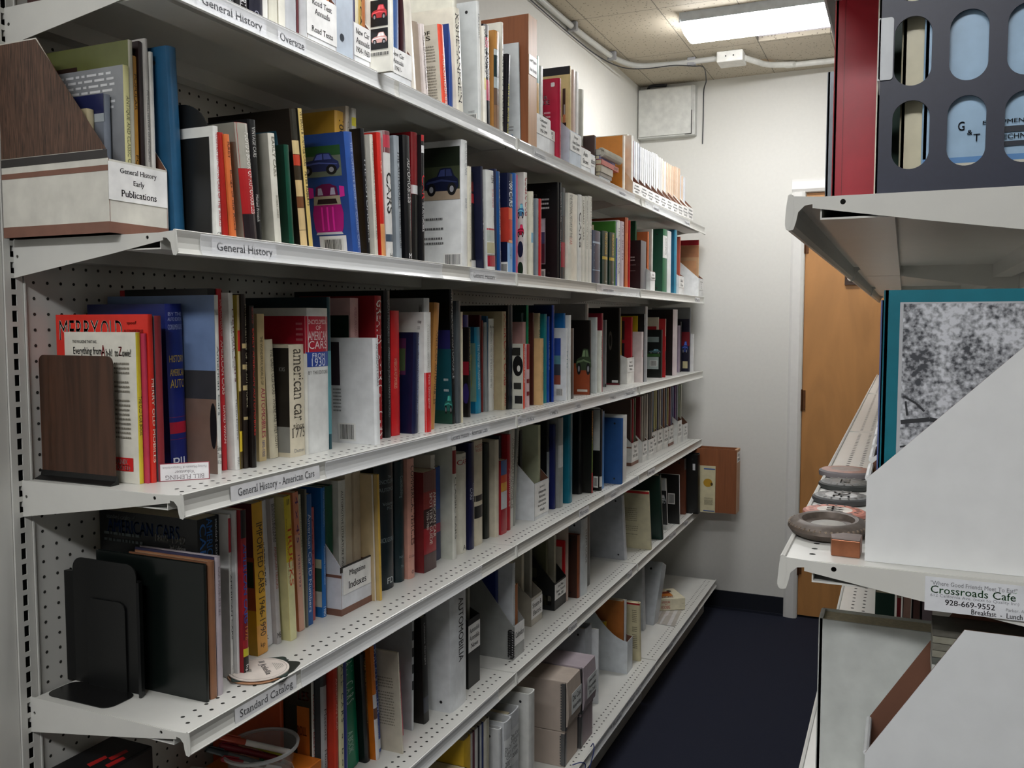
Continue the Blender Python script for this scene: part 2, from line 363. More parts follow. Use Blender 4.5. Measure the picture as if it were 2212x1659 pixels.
def wooden_file(X, Y0, z, T, H, D, o, name):
    root = empty(name, (X, Y0, z)); t = .004; mb = MB(); wd = M('#8a5230', .45, 'wood', .06, 12)
    mb.box((-D, 0, 0), (-.0005, t, H), wd); mb.box((-D, T-t, 0), (-.0005, T, H), wd); mb.box((-D, t, 0), (0, T-t, t), wd); mb.box((-D, t, t), (-D+t, T-t, H), wd); mb.build('body', root)
    f = MB(); f.box((-.012, t, t), (0, T-t, H), M('#c2946a', .45, 'wood', .05, 10)); f.box((0, 0, 0), (.001, T, H), M('#c2946a', .45, 'wood', .05, 10)); f.build('front_panel', root)
    if o.get('lab'):
        y0, y1, a, b = o['lab']; label_plate(root, .0016, T, H*(1-b), H*(1-a), y0, y1, o.get('lt', []))
    return root
DECK = {'T': .373, 'G': .0176, 'A': -.3634, 'S': -.719, 'M': -1.0746, 'B': -1.458}
ORD = {'T': 'top', 'G': 'second', 'A': 'third', 'S': 'fourth', 'M': 'fifth', 'B': 'bottom'}
ROWS = [
('T', 'hb', 0.3150, 0.1000, 0.0241, 0.2700, 0.2052, 0.0, '#17171c', 'black book with faint white spine lettering at the left', {'t': [('AUTO', '#cfcfd2', 0.75, 0.97, 0.2, 0.75)]}),
('T', 'hb', 0.3150, 0.1249, 0.0385, 0.2900, 0.2204, 0.0, '#1b1b22', 'black book with silver spine lettering left of a navy one', {'t': [('HISTORY', '#b9bcc4', 0.6, 0.96, 0.25, 0.7)]}),
('T', 'hb', 0.3150, 0.1643, 0.0304, 0.2800, 0.2128, 0.0, '#121214', 'glossy black book with white vertical spine marks', {'t': [('CARS OF THE WORLD', '#d8d8da', 0.55, 0.98, 0.25, 0.75)]}),
('T', 'pb', 0.3150, 0.1955, 0.0327, 0.2600, 0.1924, 0.0, '#1c1d2c', 'wide dark navy softbound volume', {'h': [('Q', '#aab', 0.93, 0.97)]}),
('T', 'hb', 0.3100, 0.2290, 0.0213, 0.2700, 0.2052, 0.0, '#e6e6e0', 'white book with a clean spine just after the navy volume', {}),
('T', 'hb', 0.3120, 0.2511, 0.0211, 0.2700, 0.2052, 0.0, '#dcdacb', 'ivory book with plain wide spine', {}),
('T', 'pb', 0.3120, 0.2730, 0.0172, 0.2500, 0.1850, 0.0, '#e3e1d6', 'off white book with dark edge line', {}),
('T', 'binder', 0.3130, 0.2910, 0.0316, 0.2900, 0.2204, 0.0, '#b9bcc0', 'light grey ring binder left of the Road Test file', {}),
('T', 'pb', 0.3100, 0.3234, 0.0060, 0.2500, 0.1850, 0.0, '#5a2026', 'thin maroon booklet pressed beside the Road Test file', {}),
('T', 'mf', 0.3250, 0.3302, 0.0887, 0.0907, 0.2500, 0.0, '#e6e8ea', 'white magazine file labelled Road Test Annuals, Road Tests', {'back': 0.29, 'lab': (0, 1, 0.02, 0.82), 'lt': ['Road Test', 'Annuals', '', 'Road Tests']}),
('T', 'pb', 0.3151, 0.4018, 0.0120, 0.2900, 0.2146, 0.0, '#b9733f', 'tan folder inside the Road Test Annuals file', {'inn': 1}),
('T', 'mf', 0.3220, 0.4197, 0.0600, 0.2700, 0.2500, 0.0, '#b9c4d0', 'blue grey plastic magazine file with a round finger hole', {'back': 0.29, 'hole': 1}),
('T', 'mf', 0.3220, 0.4805, 0.0558, 0.0811, 0.2500, 0.0, '#e6e9ec', 'white magazine file labelled New Car Annuals 1904-1960', {'back': 0.28, 'lab': (0, 1, 0.02, 0.75), 'lt': ['New Car', 'Annuals', '1904-1960']}),
('T', 'pb', 0.3160, 0.4850, 0.0111, 0.2700, 0.1998, 0.0, '#2a3360', 'navy annual inside the 1904-1960 file', {'inn': 1}),
('T', 'pb', 0.3160, 0.4967, 0.0111, 0.2650, 0.1961, 0.0, '#d8cfae', 'cream annual inside the 1904-1960 file', {'inn': 1}),
('T', 'pb', 0.3160, 0.5084, 0.0111, 0.2700, 0.1998, 0.0, '#b99a52', 'ochre annual inside the 1904-1960 file', {'t': [('NEW CARS', '#222', 0.3, 0.8, 0.2, 0.8)], 'inn': 1}),
('T', 'pb', 0.3160, 0.5201, 0.0111, 0.1500, 0.1110, 0.0, '#a8683a', 'tan cardboard divider inside the 1904-1960 file', {'inn': 1}),
('T', 'hb', 0.3697, 0.5371, 0.0100, 0.2900, 0.2204, 0.0, '#dfddd2', 'white book whose cover shows two red car photos', {'c': [('r', 0.0, 1, 0, 0.26, '#15151a'), ('x', 0.028, 0.251, 0.3, 0.5, '#6b6b66'), ('r', 0.033, 0.209, 0.53, 0.7, '#141418'), ('car', 0.042, 0.2, 0.56, 0.66, '#b8353a'), ('r', 0.033, 0.209, 0.715, 0.85, '#141418'), ('car', 0.042, 0.2, 0.74, 0.82, '#d9a7a0'), ('x', 0.028, 0.223, 0.87, 0.97, '#6b6b66')]}),
('T', 'mf', 0.3250, 0.5792, 0.1100, 0.0728, 0.2500, 0.0, '#e6e9ec', 'narrow white magazine file labelled New Car Annuals 1961-', {'back': 0.28, 'lab': (0, 1, 0.02, 0.7), 'lt': ['New Car', 'Annuals', '1961-']}),
('T', 'pb', 0.3190, 0.5967, 0.0200, 0.2700, 0.1998, 0.0, '#2c4a86', 'blue annual inside the 1961- file', {'inn': 1}),
('T', 'pb', 0.3190, 0.6304, 0.0200, 0.2700, 0.1998, 0.0, '#41639c', 'lighter blue annual inside the 1961- file', {'inn': 1}),
('T', 'pb', 0.3161, 0.6641, 0.0200, 0.2800, 0.2072, 0.0, '#3a1a20', 'dark maroon annual inside the 1961- file', {'inn': 1}),
('T', 'hb', 0.3180, 0.6900, 0.0412, 0.3000, 0.2280, -7.0, '#e4ddcf', 'tall warm white book leaning after the 1961- file', {}),
('T', 'hb', 0.3120, 0.7320, 0.0315, 0.1576, 0.1198, -5.1, '#a99a8a', 'taupe book with plain spine', {}),
('T', 'hb', 0.3180, 0.7643, 0.0165, 0.1589, 0.1208, -7.4, '#d9cfcb', 'pale pink book with italic spine title', {'t': [('Guide to Antique Automobiles', '#5a504c', 0.15, 0.85, 0.15, 0.5), ('handbook of', '#5a504c', 0.3, 0.7, 0.55, 0.85)]}),
('T', 'hb', 0.3220, 0.8402, 0.0253, 0.1801, 0.1369, -7.2, '#e8563f', 'orange red spined book with lettering OF and ES on cover', {'cc': '#cfc8b8', 't': [('Automobiles', '#f2ece2', 0.35, 0.95, 0.3, 0.8)], 'c': [('t', 'OF', '#4a463f', 0.175, 0.35, 0.07, 0.12), ('t', 'ES', '#4a463f', 0.175, 0.35, 0.13, 0.18), ('x', 0.105, 0.332, 0.25, 0.97, '#8a8478')]}),
('T', 'hb', 0.3050, 0.9034, 0.0165, 0.2388, 0.1815, 0.0, '#33529a', 'tall royal blue hardback with pale spine title', {'t': [('THE CARS', '#c9d4e8', 0.03, 0.37, 0.3, 0.7)], 'cc': '#27407f'}),
('T', 'hb', 0.3180, 0.9208, 0.0321, 0.2433, 0.1849, -4.8, '#e6e2d2', 'ivory book with heavy black slab capitals down its spine', {'t': [('KISHEMANFGEIN', '#222', 0.05, 0.88, 0.15, 0.6)]}),
('T', 'hb', 0.2890, 0.9537, 0.0200, 0.3000, 0.2280, 0.0, '#dddbcd', 'tall ivory book standing behind the black lettered one', {}),
('T', 'binder', 0.3120, 1.0450, 0.0143, 0.3000, 0.2280, -2.3, '#e2e4e2', 'large white ring binder with barcode sticker', {'c': [('bar', 0.04, 0.159, 0.9, 0.97, '#222'), ('x', 0.053, 0.132, 0.87, 0.89, '#666')], 'cc': '#ccd0d0', 't': [('HISTORY', '#777', 0.1, 0.3, 0.3, 0.7)]}),
('T', 'pb', 0.3100, 1.0601, 0.0111, 0.2588, 0.1915, -2.2, '#e6e1d4', 'slim cream booklet after the large white binder', {}),
('T', 'pb', 0.3160, 1.0720, 0.0100, 0.2485, 0.1839, -2.1, '#efece2', 'slim white softcover lettered WORLD CARS', {'t': [('WORLD CARS', '#4a4a44', 0.02, 0.45, 0.15, 0.85)], 'b': [(0.5, 0.62, '#e8d58a')]}),
('T', 'hb', 0.3140, 1.0828, 0.0275, 0.2570, 0.1953, -2.2, '#22222a', 'black book with pink and white spine design', {'b': [(0.12, 0.22, '#d0566e'), (0.52, 0.72, '#d0607a'), (0, 0.1, '#8b8b8b')], 't': [('CLASSICS', '#f0f0ee', 0.14, 0.5, 0.2, 0.8)]}),
('T', 'hb', 0.3160, 1.1290, 0.0287, 0.2579, 0.1960, 0.0, '#4a3a30', 'thick book with car photo wrapped on its tan spine', {'b': [(0, 0.18, '#cf9650'), (0.18, 0.24, '#c6d0d0'), (0.24, 0.45, '#23383a'), (0.45, 0.56, '#aebabb'), (0.56, 0.72, '#6b5648'), (0.72, 1, '#8a6a50')], 'cc': '#c08a4c'}),
('T', 'hb', 0.3080, 1.1858, 0.0142, 0.2956, 0.2246, 0.0, '#e5e3d6', 'tall white book lettered CARS IN PROFILE', {'t': [('CARS IN PROFILE', '#33332e', 0.22, 0.9, 0.35, 0.75)]}),
('T', 'hb', 0.3140, 1.2008, 0.0205, 0.2225, 0.1691, 3.5, '#1c1a20', 'short black book with yellow slanted spine lettering', {'t': [('NEW CAR BUYER GUIDE', '#d8d02c', 0.35, 0.98, 0.3, 0.7)]}),
('T', 'pb', 0.3073, 1.3128, 0.0055, 0.2760, 0.2200, -2.7, '#dfe3e4', 'broad white catalogue with blue logo at its foot', {'c': [('t', 'AC', '#2f86b8', 0.098, 0.196, 0.88, 0.93), ('x', 0.087, 0.174, 0.8, 0.86, '#888')], 'cc': '#d5dadb', 'b': [(0, 1, '#8e9294')]}),
('T', 'wf', 0.3276, 1.3191, 0.0600, 0.3550, 0.3000, 0.0, '#c89a6a', 'tall wooden magazine file labelled Look Magazine Auto Annuals', {'lab': (0.02, 0.98, 0.3, 0.45), 'lt': ['Look Magazine', 'Auto Annuals']}),
('T', 'pb', 0.3133, 1.4167, 0.0200, 0.2700, 0.1998, 0.0, '#2d8a72', 'green and yellow annual inside the Consumer Reports file', {'b': [(0.28, 0.7, '#d6a63a'), (0.7, 1, '#b33')], 'inn': 1}),
('T', 'mf', 0.3250, 1.3823, 0.1100, 0.1046, 0.2500, 0.0, '#e8ebee', 'white magazine file labelled Consumer Reports 1958-1999', {'back': 0.24, 'lab': (0, 1, 0.02, 0.52), 'lt': ['Consumer', 'Reports', '1958-1999']}),
('T', 'pb', 0.3049, 1.4672, 0.0200, 0.2550, 0.1887, 0.0, '#e6e6e2', 'white report booklets inside the Consumer Reports file', {'inn': 1}),
('T', 'mf', 0.3120, 1.4931, 0.0691, 0.0869, 0.2500, 0.0, '#e3e7ea', 'white magazine file half hidden beside the red car guide', {'back': 0.21, 'lab': (0.3, 1, 0.02, 0.35), 'lt': ['ar', 's']}),
('T', 'hb', 0.3250, 1.5649, 0.0226, 0.2450, 0.1862, 0.0, '#b01f3d', 'large crimson car guide with white lettering', {'cc': '#b32340', 'c': [('t', 'R', '#f2e6e6', 0.198, 0.261, 0.2, 0.245), ('t', 'DE', '#f4eeee', 0.159, 0.275, 0.255, 0.31), ('rr', 0.077, 0.143, 0.05, 0.1, '#e6e2e0'), ('x', 0.151, 0.261, 0.4, 0.5, '#e0b0b8')], 't': [('AUTO GUIDE 1970', '#e3a9b2', 0.35, 0.95, 0.5, 0.95)]}),
('T', 'hb', 0.3190, 1.6733, 0.0200, 0.3061, 0.2326, 0.0, '#d8c48c', 'book with photo cover of a person in brown holding papers', {'c': [('r', 0.0, 1, 0, 0.08, '#1a1a22'), ('r', 0.06, 0.102, 0.22, 0.5, '#4a3830'), ('r', 0.066, 0.084, 0.38, 0.5, '#b8b8b4'), ('r', 0.06, 0.096, 0.48, 0.56, '#cf8c60'), ('r', 0.048, 0.108, 0.56, 0.76, '#2c2024'), ('r', 0.0, 1, 0.76, 0.8, '#ddd'), ('r', 0.0, 1, 0.8, 0.85, '#b8232c'), ('t', 'MAG', '#f4eeee', 0.012, 0.108, 0.805, 0.845), ('t', 'LAN', '#333', 0.012, 0.108, 0.89, 0.93)], 'cc': '#d8c48c', 'inn': 1}),
('T', 'pb', 0.3190, 1.7069, 0.0200, 0.3035, 0.2246, 0.0, '#d8c0b4', 'pale pink magazine in the Chicago file', {'inn': 1}),
('T', 'pb', 0.3180, 1.7406, 0.0200, 0.3061, 0.2265, 0.0, '#e8e8e4', 'white magazine in the Chicago file', {'inn': 1}),
('T', 'mf', 0.3250, 1.6557, 0.1100, 0.1104, 0.2500, 0.0, '#c9d4e0', 'clear plastic magazine file labelled Chicago Auto Show 1956-1989', {'back': 0.25, 'lab': (0.05, 0.98, 0.03, 0.55), 'lt': ['Chicago', 'Auto Show', '1956-1989'], 'side': '#c3ced9'}),
('T', 'mf', 0.3200, 1.7665, 0.1056, 0.0806, 0.2500, 0.0, '#e8ebee', 'white magazine file labelled Auto Shows', {'back': 0.19, 'lab': (0, 1, 0.02, 0.7), 'lt': ['Auto', 'Shows']}),
('T', 'mf', 0.3200, 1.8728, 0.0469, 0.0745, 0.2500, 0.0, '#e4e8ec', 'white magazine file with a label ending in ation', {'back': 0.2, 'lab': (0, 1, 0.1, 0.5), 'lt': ['ation']}),
('T', 'hb', 0.2704, 1.9205, 0.0300, 0.3021, 0.2296, 0.0, '#c9c9bf', 'glossy grey white book with dark edge behind Auto Shows', {}),
('T', 'pb', 0.3075, 1.9513, 0.0200, 0.1504, 0.1113, 0.0, '#3f2a24', 'brown rounded folder behind the stacked books', {}),
('T', 'hb', 0.3220, 2.2450, 0.0270, 0.2055, 0.1562, 0.0, '#d98a35', 'large orange hardback standing beyond the stacked books', {'cc': '#d98a35', 'b': [(0, 1, '#efe9dc')]}),
('T', 'pb', 0.3190, 2.3604, 0.0255, 0.2252, 0.1666, 0.0, '#e3e3dd', 'white report with red stripe in the first Auto Review file', {'b': [(0, 1, '#dcdcd6')], 'inn': 1}),
('T', 'mf', 0.3250, 2.3559, 0.1136, 0.0541, 0.2500, 0.0, '#cfc7b4', 'white Auto Review file marked 1985-1994', {'back': 0.24, 'lab': (0, 1, 0.03, 0.8), 'lt': ['Auto Review', 'Class Auto Review', '1985-1994']}),
('T', 'pb', 0.2958, 2.3865, 0.0255, 0.2362, 0.1748, 0.0, '#dcdcd8', 'first paper issue in the 1985-1994 file', {'inn': 1}),
('T', 'pb', 0.2962, 2.4127, 0.0255, 0.2371, 0.1755, 0.0, '#e9e9e6', 'second paper issue in the 1985-1994 file', {'inn': 1}),
('T', 'pb', 0.2967, 2.4388, 0.0255, 0.2379, 0.1761, 0.0, '#b02a48', 'third paper issue in the 1985-1994 file', {'inn': 1}),
('T', 'mf', 0.3250, 2.4703, 0.0969, 0.0546, 0.2500, 0.0, '#e6e6e0', 'white Auto Review file marked 1995-1997', {'back': 0.24, 'lab': (0, 1, 0.03, 0.8), 'lt': ['Auto Review', 'Class Auto Review', '1995-1997']}),
('T', 'pb', 0.2933, 2.4835, 0.0200, 0.2286, 0.1692, 0.0, '#c2c6cc', 'first paper issue in the 1995-1997 file', {'inn': 1}),
('T', 'pb', 0.2932, 2.5128, 0.0200, 0.2298, 0.1700, 0.0, '#e9e9e6', 'second paper issue in the 1995-1997 file', {'inn': 1}),
('T', 'pb', 0.2931, 2.5421, 0.0200, 0.2309, 0.1709, 0.0, '#c2c6cc', 'third paper issue in the 1995-1997 file', {'inn': 1}),
('T', 'mf', 0.3250, 2.5680, 0.1002, 0.0540, 0.2500, 0.0, '#e6e6e0', 'white Auto Review file marked 1997-1999', {'back': 0.24, 'lab': (0, 1, 0.03, 0.8), 'lt': ['Auto Review', 'Class Auto Review', '1997-1999']}),
('T', 'pb', 0.2923, 2.5823, 0.0200, 0.2232, 0.1652, 0.0, '#e0e2e4', 'first paper issue in the 1997-1999 file', {'inn': 1}),
('T', 'pb', 0.2923, 2.6127, 0.0200, 0.2244, 0.1660, 0.0, '#e9e9e6', 'second paper issue in the 1997-1999 file', {'inn': 1}),
('T', 'pb', 0.2923, 2.6431, 0.0200, 0.2254, 0.1668, 0.0, '#e0e2e4', 'third paper issue in the 1997-1999 file', {'inn': 1}),
('T', 'mf', 0.3250, 2.6690, 0.1035, 0.0541, 0.2500, 0.0, '#e6e6e0', 'white Auto Review file marked 2000-2002', {'back': 0.24, 'lab': (0, 1, 0.03, 0.8), 'lt': ['Auto Review', 'Class Auto Review', '2000-2002']}),
('T', 'pb', 0.2891, 2.6844, 0.0200, 0.2295, 0.1698, 0.0, '#e6e8ea', 'first paper issue in the 2000-2002 file', {'inn': 1}),
('T', 'pb', 0.2892, 2.7159, 0.0200, 0.2306, 0.1706, 0.0, '#e9e9e6', 'second paper issue in the 2000-2002 file', {'inn': 1}),
('T', 'pb', 0.2894, 2.7474, 0.0200, 0.2316, 0.1714, 0.0, '#e6e8ea', 'third paper issue in the 2000-2002 file', {'inn': 1}),
('T', 'mf', 0.3250, 2.7733, 0.1091, 0.0547, 0.2500, 0.0, '#e6e6e0', 'white Auto Review file marked 2003-2005', {'back': 0.24, 'lab': (0, 1, 0.03, 0.8), 'lt': ['Auto Review', 'Class Auto Review', '2003-2005']}),
('T', 'pb', 0.2861, 2.7906, 0.0200, 0.2382, 0.1763, 0.0, '#e6e6e4', 'first paper issue in the 2003-2005 file', {'inn': 1}),
('T', 'pb', 0.2861, 2.8240, 0.0200, 0.2395, 0.1772, 0.0, '#e9e9e6', 'second paper issue in the 2003-2005 file', {'inn': 1}),
('T', 'pb', 0.2863, 2.8573, 0.0200, 0.2406, 0.1781, 0.0, '#e6e6e4', 'third paper issue in the 2003-2005 file', {'inn': 1}),
('T', 'mf', 0.3250, 2.8832, 0.1040, 0.0561, 0.2500, 0.0, '#e6e6e0', 'white Auto Review file marked 2006-2008', {'back': 0.24, 'lab': (0, 1, 0.03, 0.8), 'lt': ['Auto Review', 'Class Auto Review', '2006-2008']}),
('T', 'pb', 0.2813, 2.8988, 0.0200, 0.2394, 0.1771, 0.0, '#e2dcd2', 'first paper issue in the 2006-2008 file', {'inn': 1}),
('T', 'pb', 0.2822, 2.9305, 0.0200, 0.2400, 0.1776, 0.0, '#e9e9e6', 'second paper issue in the 2006-2008 file', {'inn': 1}),
('T', 'pb', 0.2832, 2.9621, 0.0200, 0.2406, 0.1780, 0.0, '#e2dcd2', 'third paper issue in the 2006-2008 file', {'inn': 1}),
('T', 'mf', 0.3250, 2.9896, 0.1100, 0.0583, 0.2500, 0.0, '#e6e6e0', 'white Auto Review file marked 2009-2011', {'back': 0.24, 'lab': (0, 1, 0.03, 0.8), 'lt': ['Auto Review', 'Class Auto Review', '2009-2011']}),
('T', 'pb', 0.2778, 3.0072, 0.0200, 0.2395, 0.1773, 0.0, '#d9c4ae', 'first paper issue in the 2009-2011 file', {'inn': 1}),
('T', 'pb', 0.2785, 3.0409, 0.0200, 0.2403, 0.1778, 0.0, '#e9e9e6', 'second paper issue in the 2009-2011 file', {'inn': 1}),
('T', 'pb', 0.2794, 3.0745, 0.0200, 0.2409, 0.1783, 0.0, '#d9c4ae', 'third paper issue in the 2009-2011 file', {'inn': 1}),
('T', 'mf', 0.3250, 3.1004, 0.0934, 0.0599, 0.2500, 0.0, '#e6e6e0', 'white Auto Review file marked 2012-2014', {'back': 0.24, 'lab': (0, 1, 0.03, 0.8), 'lt': ['Auto Review', 'Class Auto Review', '2012-2014']}),
('T', 'pb', 0.2772, 3.1125, 0.0200, 0.2418, 0.1789, 0.0, '#d6bea6', 'first paper issue in the 2012-2014 file', {'inn': 1}),
('T', 'pb', 0.2797, 3.1406, 0.0200, 0.2413, 0.1786, 0.0, '#dcc6b0', 'second paper issue in the 2012-2014 file', {'inn': 1}),
('T', 'pb', 0.2824, 3.1688, 0.0200, 0.2407, 0.1781, 0.0, '#d6bea6', 'third paper issue in the 2012-2014 file', {'inn': 1}),
('T', 'mf', 0.3250, 3.1947, 0.1073, 0.0650, 0.2500, 0.0, '#e6e6e0', 'white Auto Review file marked 2015-2017', {'back': 0.24, 'lab': (0, 1, 0.03, 0.8), 'lt': ['Auto Review', 'Class Auto Review', '2015-2017']}),
('T', 'pb', 0.2855, 3.2113, 0.0200, 0.2450, 0.1813, 0.0, '#cfb59c', 'first paper issue in the 2015-2017 file', {'inn': 1}),
('T', 'pb', 0.2874, 3.2441, 0.0200, 0.2451, 0.1814, 0.0, '#dcc6b0', 'second paper issue in the 2015-2017 file', {'inn': 1}),
('T', 'pb', 0.2893, 3.2769, 0.0200, 0.2452, 0.1814, 0.0, '#cfb59c', 'third paper issue in the 2015-2017 file', {'inn': 1}),
('T', 'mf', 0.3250, 3.3028, 0.1098, 0.0722, 0.2500, 0.0, '#e6e6e0', 'white Auto Review file marked 2018-2019', {'back': 0.24, 'lab': (0, 1, 0.03, 0.8), 'lt': ['Auto Review', 'Class Auto Review', '2018-2019']}),
('T', 'pb', 0.2841, 3.3203, 0.0200, 0.2204, 0.1631, 0.0, '#d3d8de', 'first paper issue in the 2018-2019 file', {'inn': 1}),
('T', 'pb', 0.2862, 3.3539, 0.0200, 0.2202, 0.1630, 0.0, '#dcc6b0', 'second paper issue in the 2018-2019 file', {'inn': 1}),
('T', 'pb', 0.2883, 3.3875, 0.0200, 0.2200, 0.1628, 0.0, '#d3d8de', 'third paper issue in the 2018-2019 file', {'inn': 1}),
('G', 'binder', 0.2443, 0.1000, 0.0208, 0.2943, 0.2237, -2.1, '#1f5478', 'tall blue binder left of the black bookend', {}),
('G', 'bookend', 0.2816, 0.1216, 0.0030, 0.1635, 0.1242, 1.0, '#0e0e0f', 'black metal bookend with rounded top beside the blue binder', {}),
('G', 'hb', 0.3019, 0.1254, 0.0110, 0.1746, 0.1327, -1.3, '#e4e5e0', 'white book with slanted red spine lettering', {'t': [('ILLUSTRATED MOTOR CARS OF THE WORLD', '#c2213c', 0.06, 0.88, 0.35, 0.85)], 'h': [('CRE', '#333', 0.93, 0.96)]}),
('G', 'hb', 0.3057, 0.1372, 0.0110, 0.1660, 0.1261, -3.0, '#a8231f', 'dark red hardback with plain spine', {}),
('G', 'hb', 0.3113, 0.1490, 0.0110, 0.1645, 0.1250, -4.5, '#d9743f', 'orange book lettered Kings of the Road in black', {'t': [('Kings of the Road', '#3a1c14', 0.33, 0.9, 0.3, 0.8), ('PURDY', '#5a2c1c', 0.07, 0.22, 0.3, 0.7)]}),
('G', 'hb', 0.3120, 0.1807, 0.0308, 0.1883, 0.1431, -6.1, '#a31f22', 'large book with a grey top and red car on its spine', {'b': [(0, 0.38, '#a8a69a'), (0.38, 0.76, '#b22226'), (0.76, 1, '#241c20')], 'cc': '#8e9086', 't': [("FLOYD'S BOOK OF AUTOMOBILES", '#f2efe8', 0.08, 0.76, 0.55, 0.95)]}),
('G', 'hb', 0.3050, 0.2123, 0.0194, 0.2012, 0.1529, -3.7, '#111214', 'slim black book lettered VINTAGE CARS', {'t': [('VINTAGE CARS', '#c9c9c4', 0.06, 0.3, 0.3, 0.7), ('Michael Frostick', '#c9c9c4', 0.6, 0.82, 0.3, 0.6)]}),
('G', 'hb', 0.3150, 0.2523, 0.0165, 0.1854, 0.1409, -4.7, '#dfddd0', 'ivory book lettered EARLY CARS', {'cc': '#b4b3a6', 't': [('EARLY CARS', '#8a8676', 0.03, 0.38, 0.3, 0.75), ('ROBERT WILKE', '#9a9686', 0.55, 0.75, 0.35, 0.65)]}),
('G', 'hb', 0.3100, 0.2963, 0.0128, 0.1750, 0.1330, -4.0, '#0f4a38', 'short dark green hardback', {'cc': '#0b3b2c'}),
('G', 'hb', 0.2759, 0.3099, 0.0200, 0.2188, 0.1663, 0.0, '#1f4450', 'dark teal book taller than its neighbours', {}),
('G', 'hb', 0.3068, 0.3322, 0.0190, 0.2418, 0.1838, -6.2, '#4b2d1c', 'tall book with brown and cream crowd picture spine', {'b': [(0, 0.22, '#2c2a22'), (0.22, 0.32, '#d9c38e'), (0.32, 0.4, '#c8452c'), (0.4, 0.5, '#3a3020'), (0.5, 0.62, '#d8bb86'), (0.62, 0.7, '#7a4c2c'), (0.7, 0.86, '#dcc08c'), (0.86, 1, '#e0c490')], 'cc': '#28221c'}),
('G', 'hb', 0.3102, 0.3519, 0.0110, 0.2457, 0.1868, -6.6, '#d9bf74', 'yellow spined book lettered VETERAN & VINTAGE CARS', {'t': [('VETERAN & VINTAGE CARS', '#2c2618', 0.02, 0.4, 0.2, 0.8), ('PETER ROBERTS', '#2c2618', 0.44, 0.68, 0.2, 0.8)], 'cc': '#2a2a26'}),
('G', 'hb', 0.3320, 0.4613, 0.0259, 0.2255, 0.2050, -7.0, '#2f56a0', 'blue book picturing a blue roadster and a pink convertible', {'cc': '#294b92', 'c': [('r', 0.074, 0.555, 0.1, 0.35, '#6f7a6c'), ('r', 0.074, 0.555, 0.1, 0.18, '#2d5a34'), ('car', 0.092, 0.544, 0.155, 0.33, '#2b3566'), ('topcar', 0.069, 0.447, 0.41, 0.82, '#b01a7c'), ('r', 0.08, 0.378, 0.84, 0.99, '#e6e6e6'), ('bar', 0.137, 0.321, 0.87, 0.97, '#161616')], 't': [('THE COMPLETE BOOK OF CLASSIC CARS', '#9fb4d8', 0.08, 0.95, 0.45, 0.7)]}),
('G', 'hb', 0.2748, 0.4880, 0.0300, 0.2796, 0.2125, 0.0, '#cf9f38', 'tall mustard yellow book behind the blue picture book', {'cc': '#c79a36', 't': [('100 CARS', '#3a2c10', 0.06, 0.4, 0.3, 0.8)]}),
('G', 'hb', 0.2772, 0.5188, 0.0120, 0.2940, 0.2234, 0.0, '#c9bfae', 'tall beige book beside the mustard one', {'t': [('CLASSICS', '#8a8270', 0.1, 0.3, 0.3, 0.7)]}),
('G', 'hb', 0.2833, 0.5316, 0.0150, 0.2922, 0.2221, 0.0, '#b9b9b2', 'tall grey book with a small yellow sticker', {'b': [(0.06, 0.12, '#c9c030')]}),
('G', 'hb', 0.3052, 0.5474, 0.0116, 0.2509, 0.1907, -4.6, '#121317', 'black book lettered THE AUTOMOBILE', {'t': [('THE AUTOMOBILE', '#d7dadd', 0.22, 0.88, 0.35, 0.9)]}),
('G', 'hb', 0.3161, 0.5598, 0.0110, 0.2412, 0.1833, -4.1, '#d6d3c6', 'cream book lettered The Great Cars of the Postwar Era', {'t': [('THE GREAT CARS OF THE POSTWAR ERA', '#8a8676', 0.05, 0.85, 0.35, 0.7)]}),
('G', 'hb', 0.3180, 0.5823, 0.0152, 0.2496, 0.1897, -3.8, '#cf2b22', 'bright red book with orange foot', {'b': [(0.72, 1, '#dd9a60')], 't': [('Cars', '#f0d0b0', 0.22, 0.32, 0.4, 0.8)]}),
('G', 'hb', 0.3150, 0.6070, 0.0257, 0.2592, 0.1970, -2.4, '#dedfdc', 'white book lettered CARS above a small blue car', {'b': [(0, 0.17, '#7a4448'), (0.03, 0.13, '#c0364a'), (0.8, 0.86, '#4b5a6a')], 't': [('CARS', '#1a1a1a', 0.32, 0.64, 0.15, 0.85)], 'h': [('H', '#333', 0.95, 0.985)]}),
('G', 'hb', 0.3120, 0.6521, 0.0197, 0.2581, 0.1962, -2.1, '#9aa3aa', 'grey book lettered THE AUTOMOBILE The First Century', {'t': [('THE AUTOMOBILE', '#1b2430', 0.12, 0.58, 0.35, 0.8), ('THE FIRST CENTURY', '#2b3440', 0.6, 0.9, 0.4, 0.75)]}),
('G', 'hb', 0.3160, 0.6825, 0.0268, 0.2649, 0.2013, -1.9, '#141518', 'black book lettered AUTOMOBILES in white', {'cc': '#101114', 't': [('AUTOMOBILES', '#dcdcda', 0.18, 0.53, 0.3, 0.85), ('First Generation Masterpieces', '#9a9a98', 0.55, 0.75, 0.5, 0.75)], 'h': [('M', '#eee', 0.93, 0.97)]}),
('G', 'hb', 0.3090, 0.7204, 0.0259, 0.2808, 0.2134, 0.0, '#7c1019', 'dark red book with black lower spine', {'b': [(0.4, 0.47, '#d8d8d8'), (0.47, 1, '#111')]}),
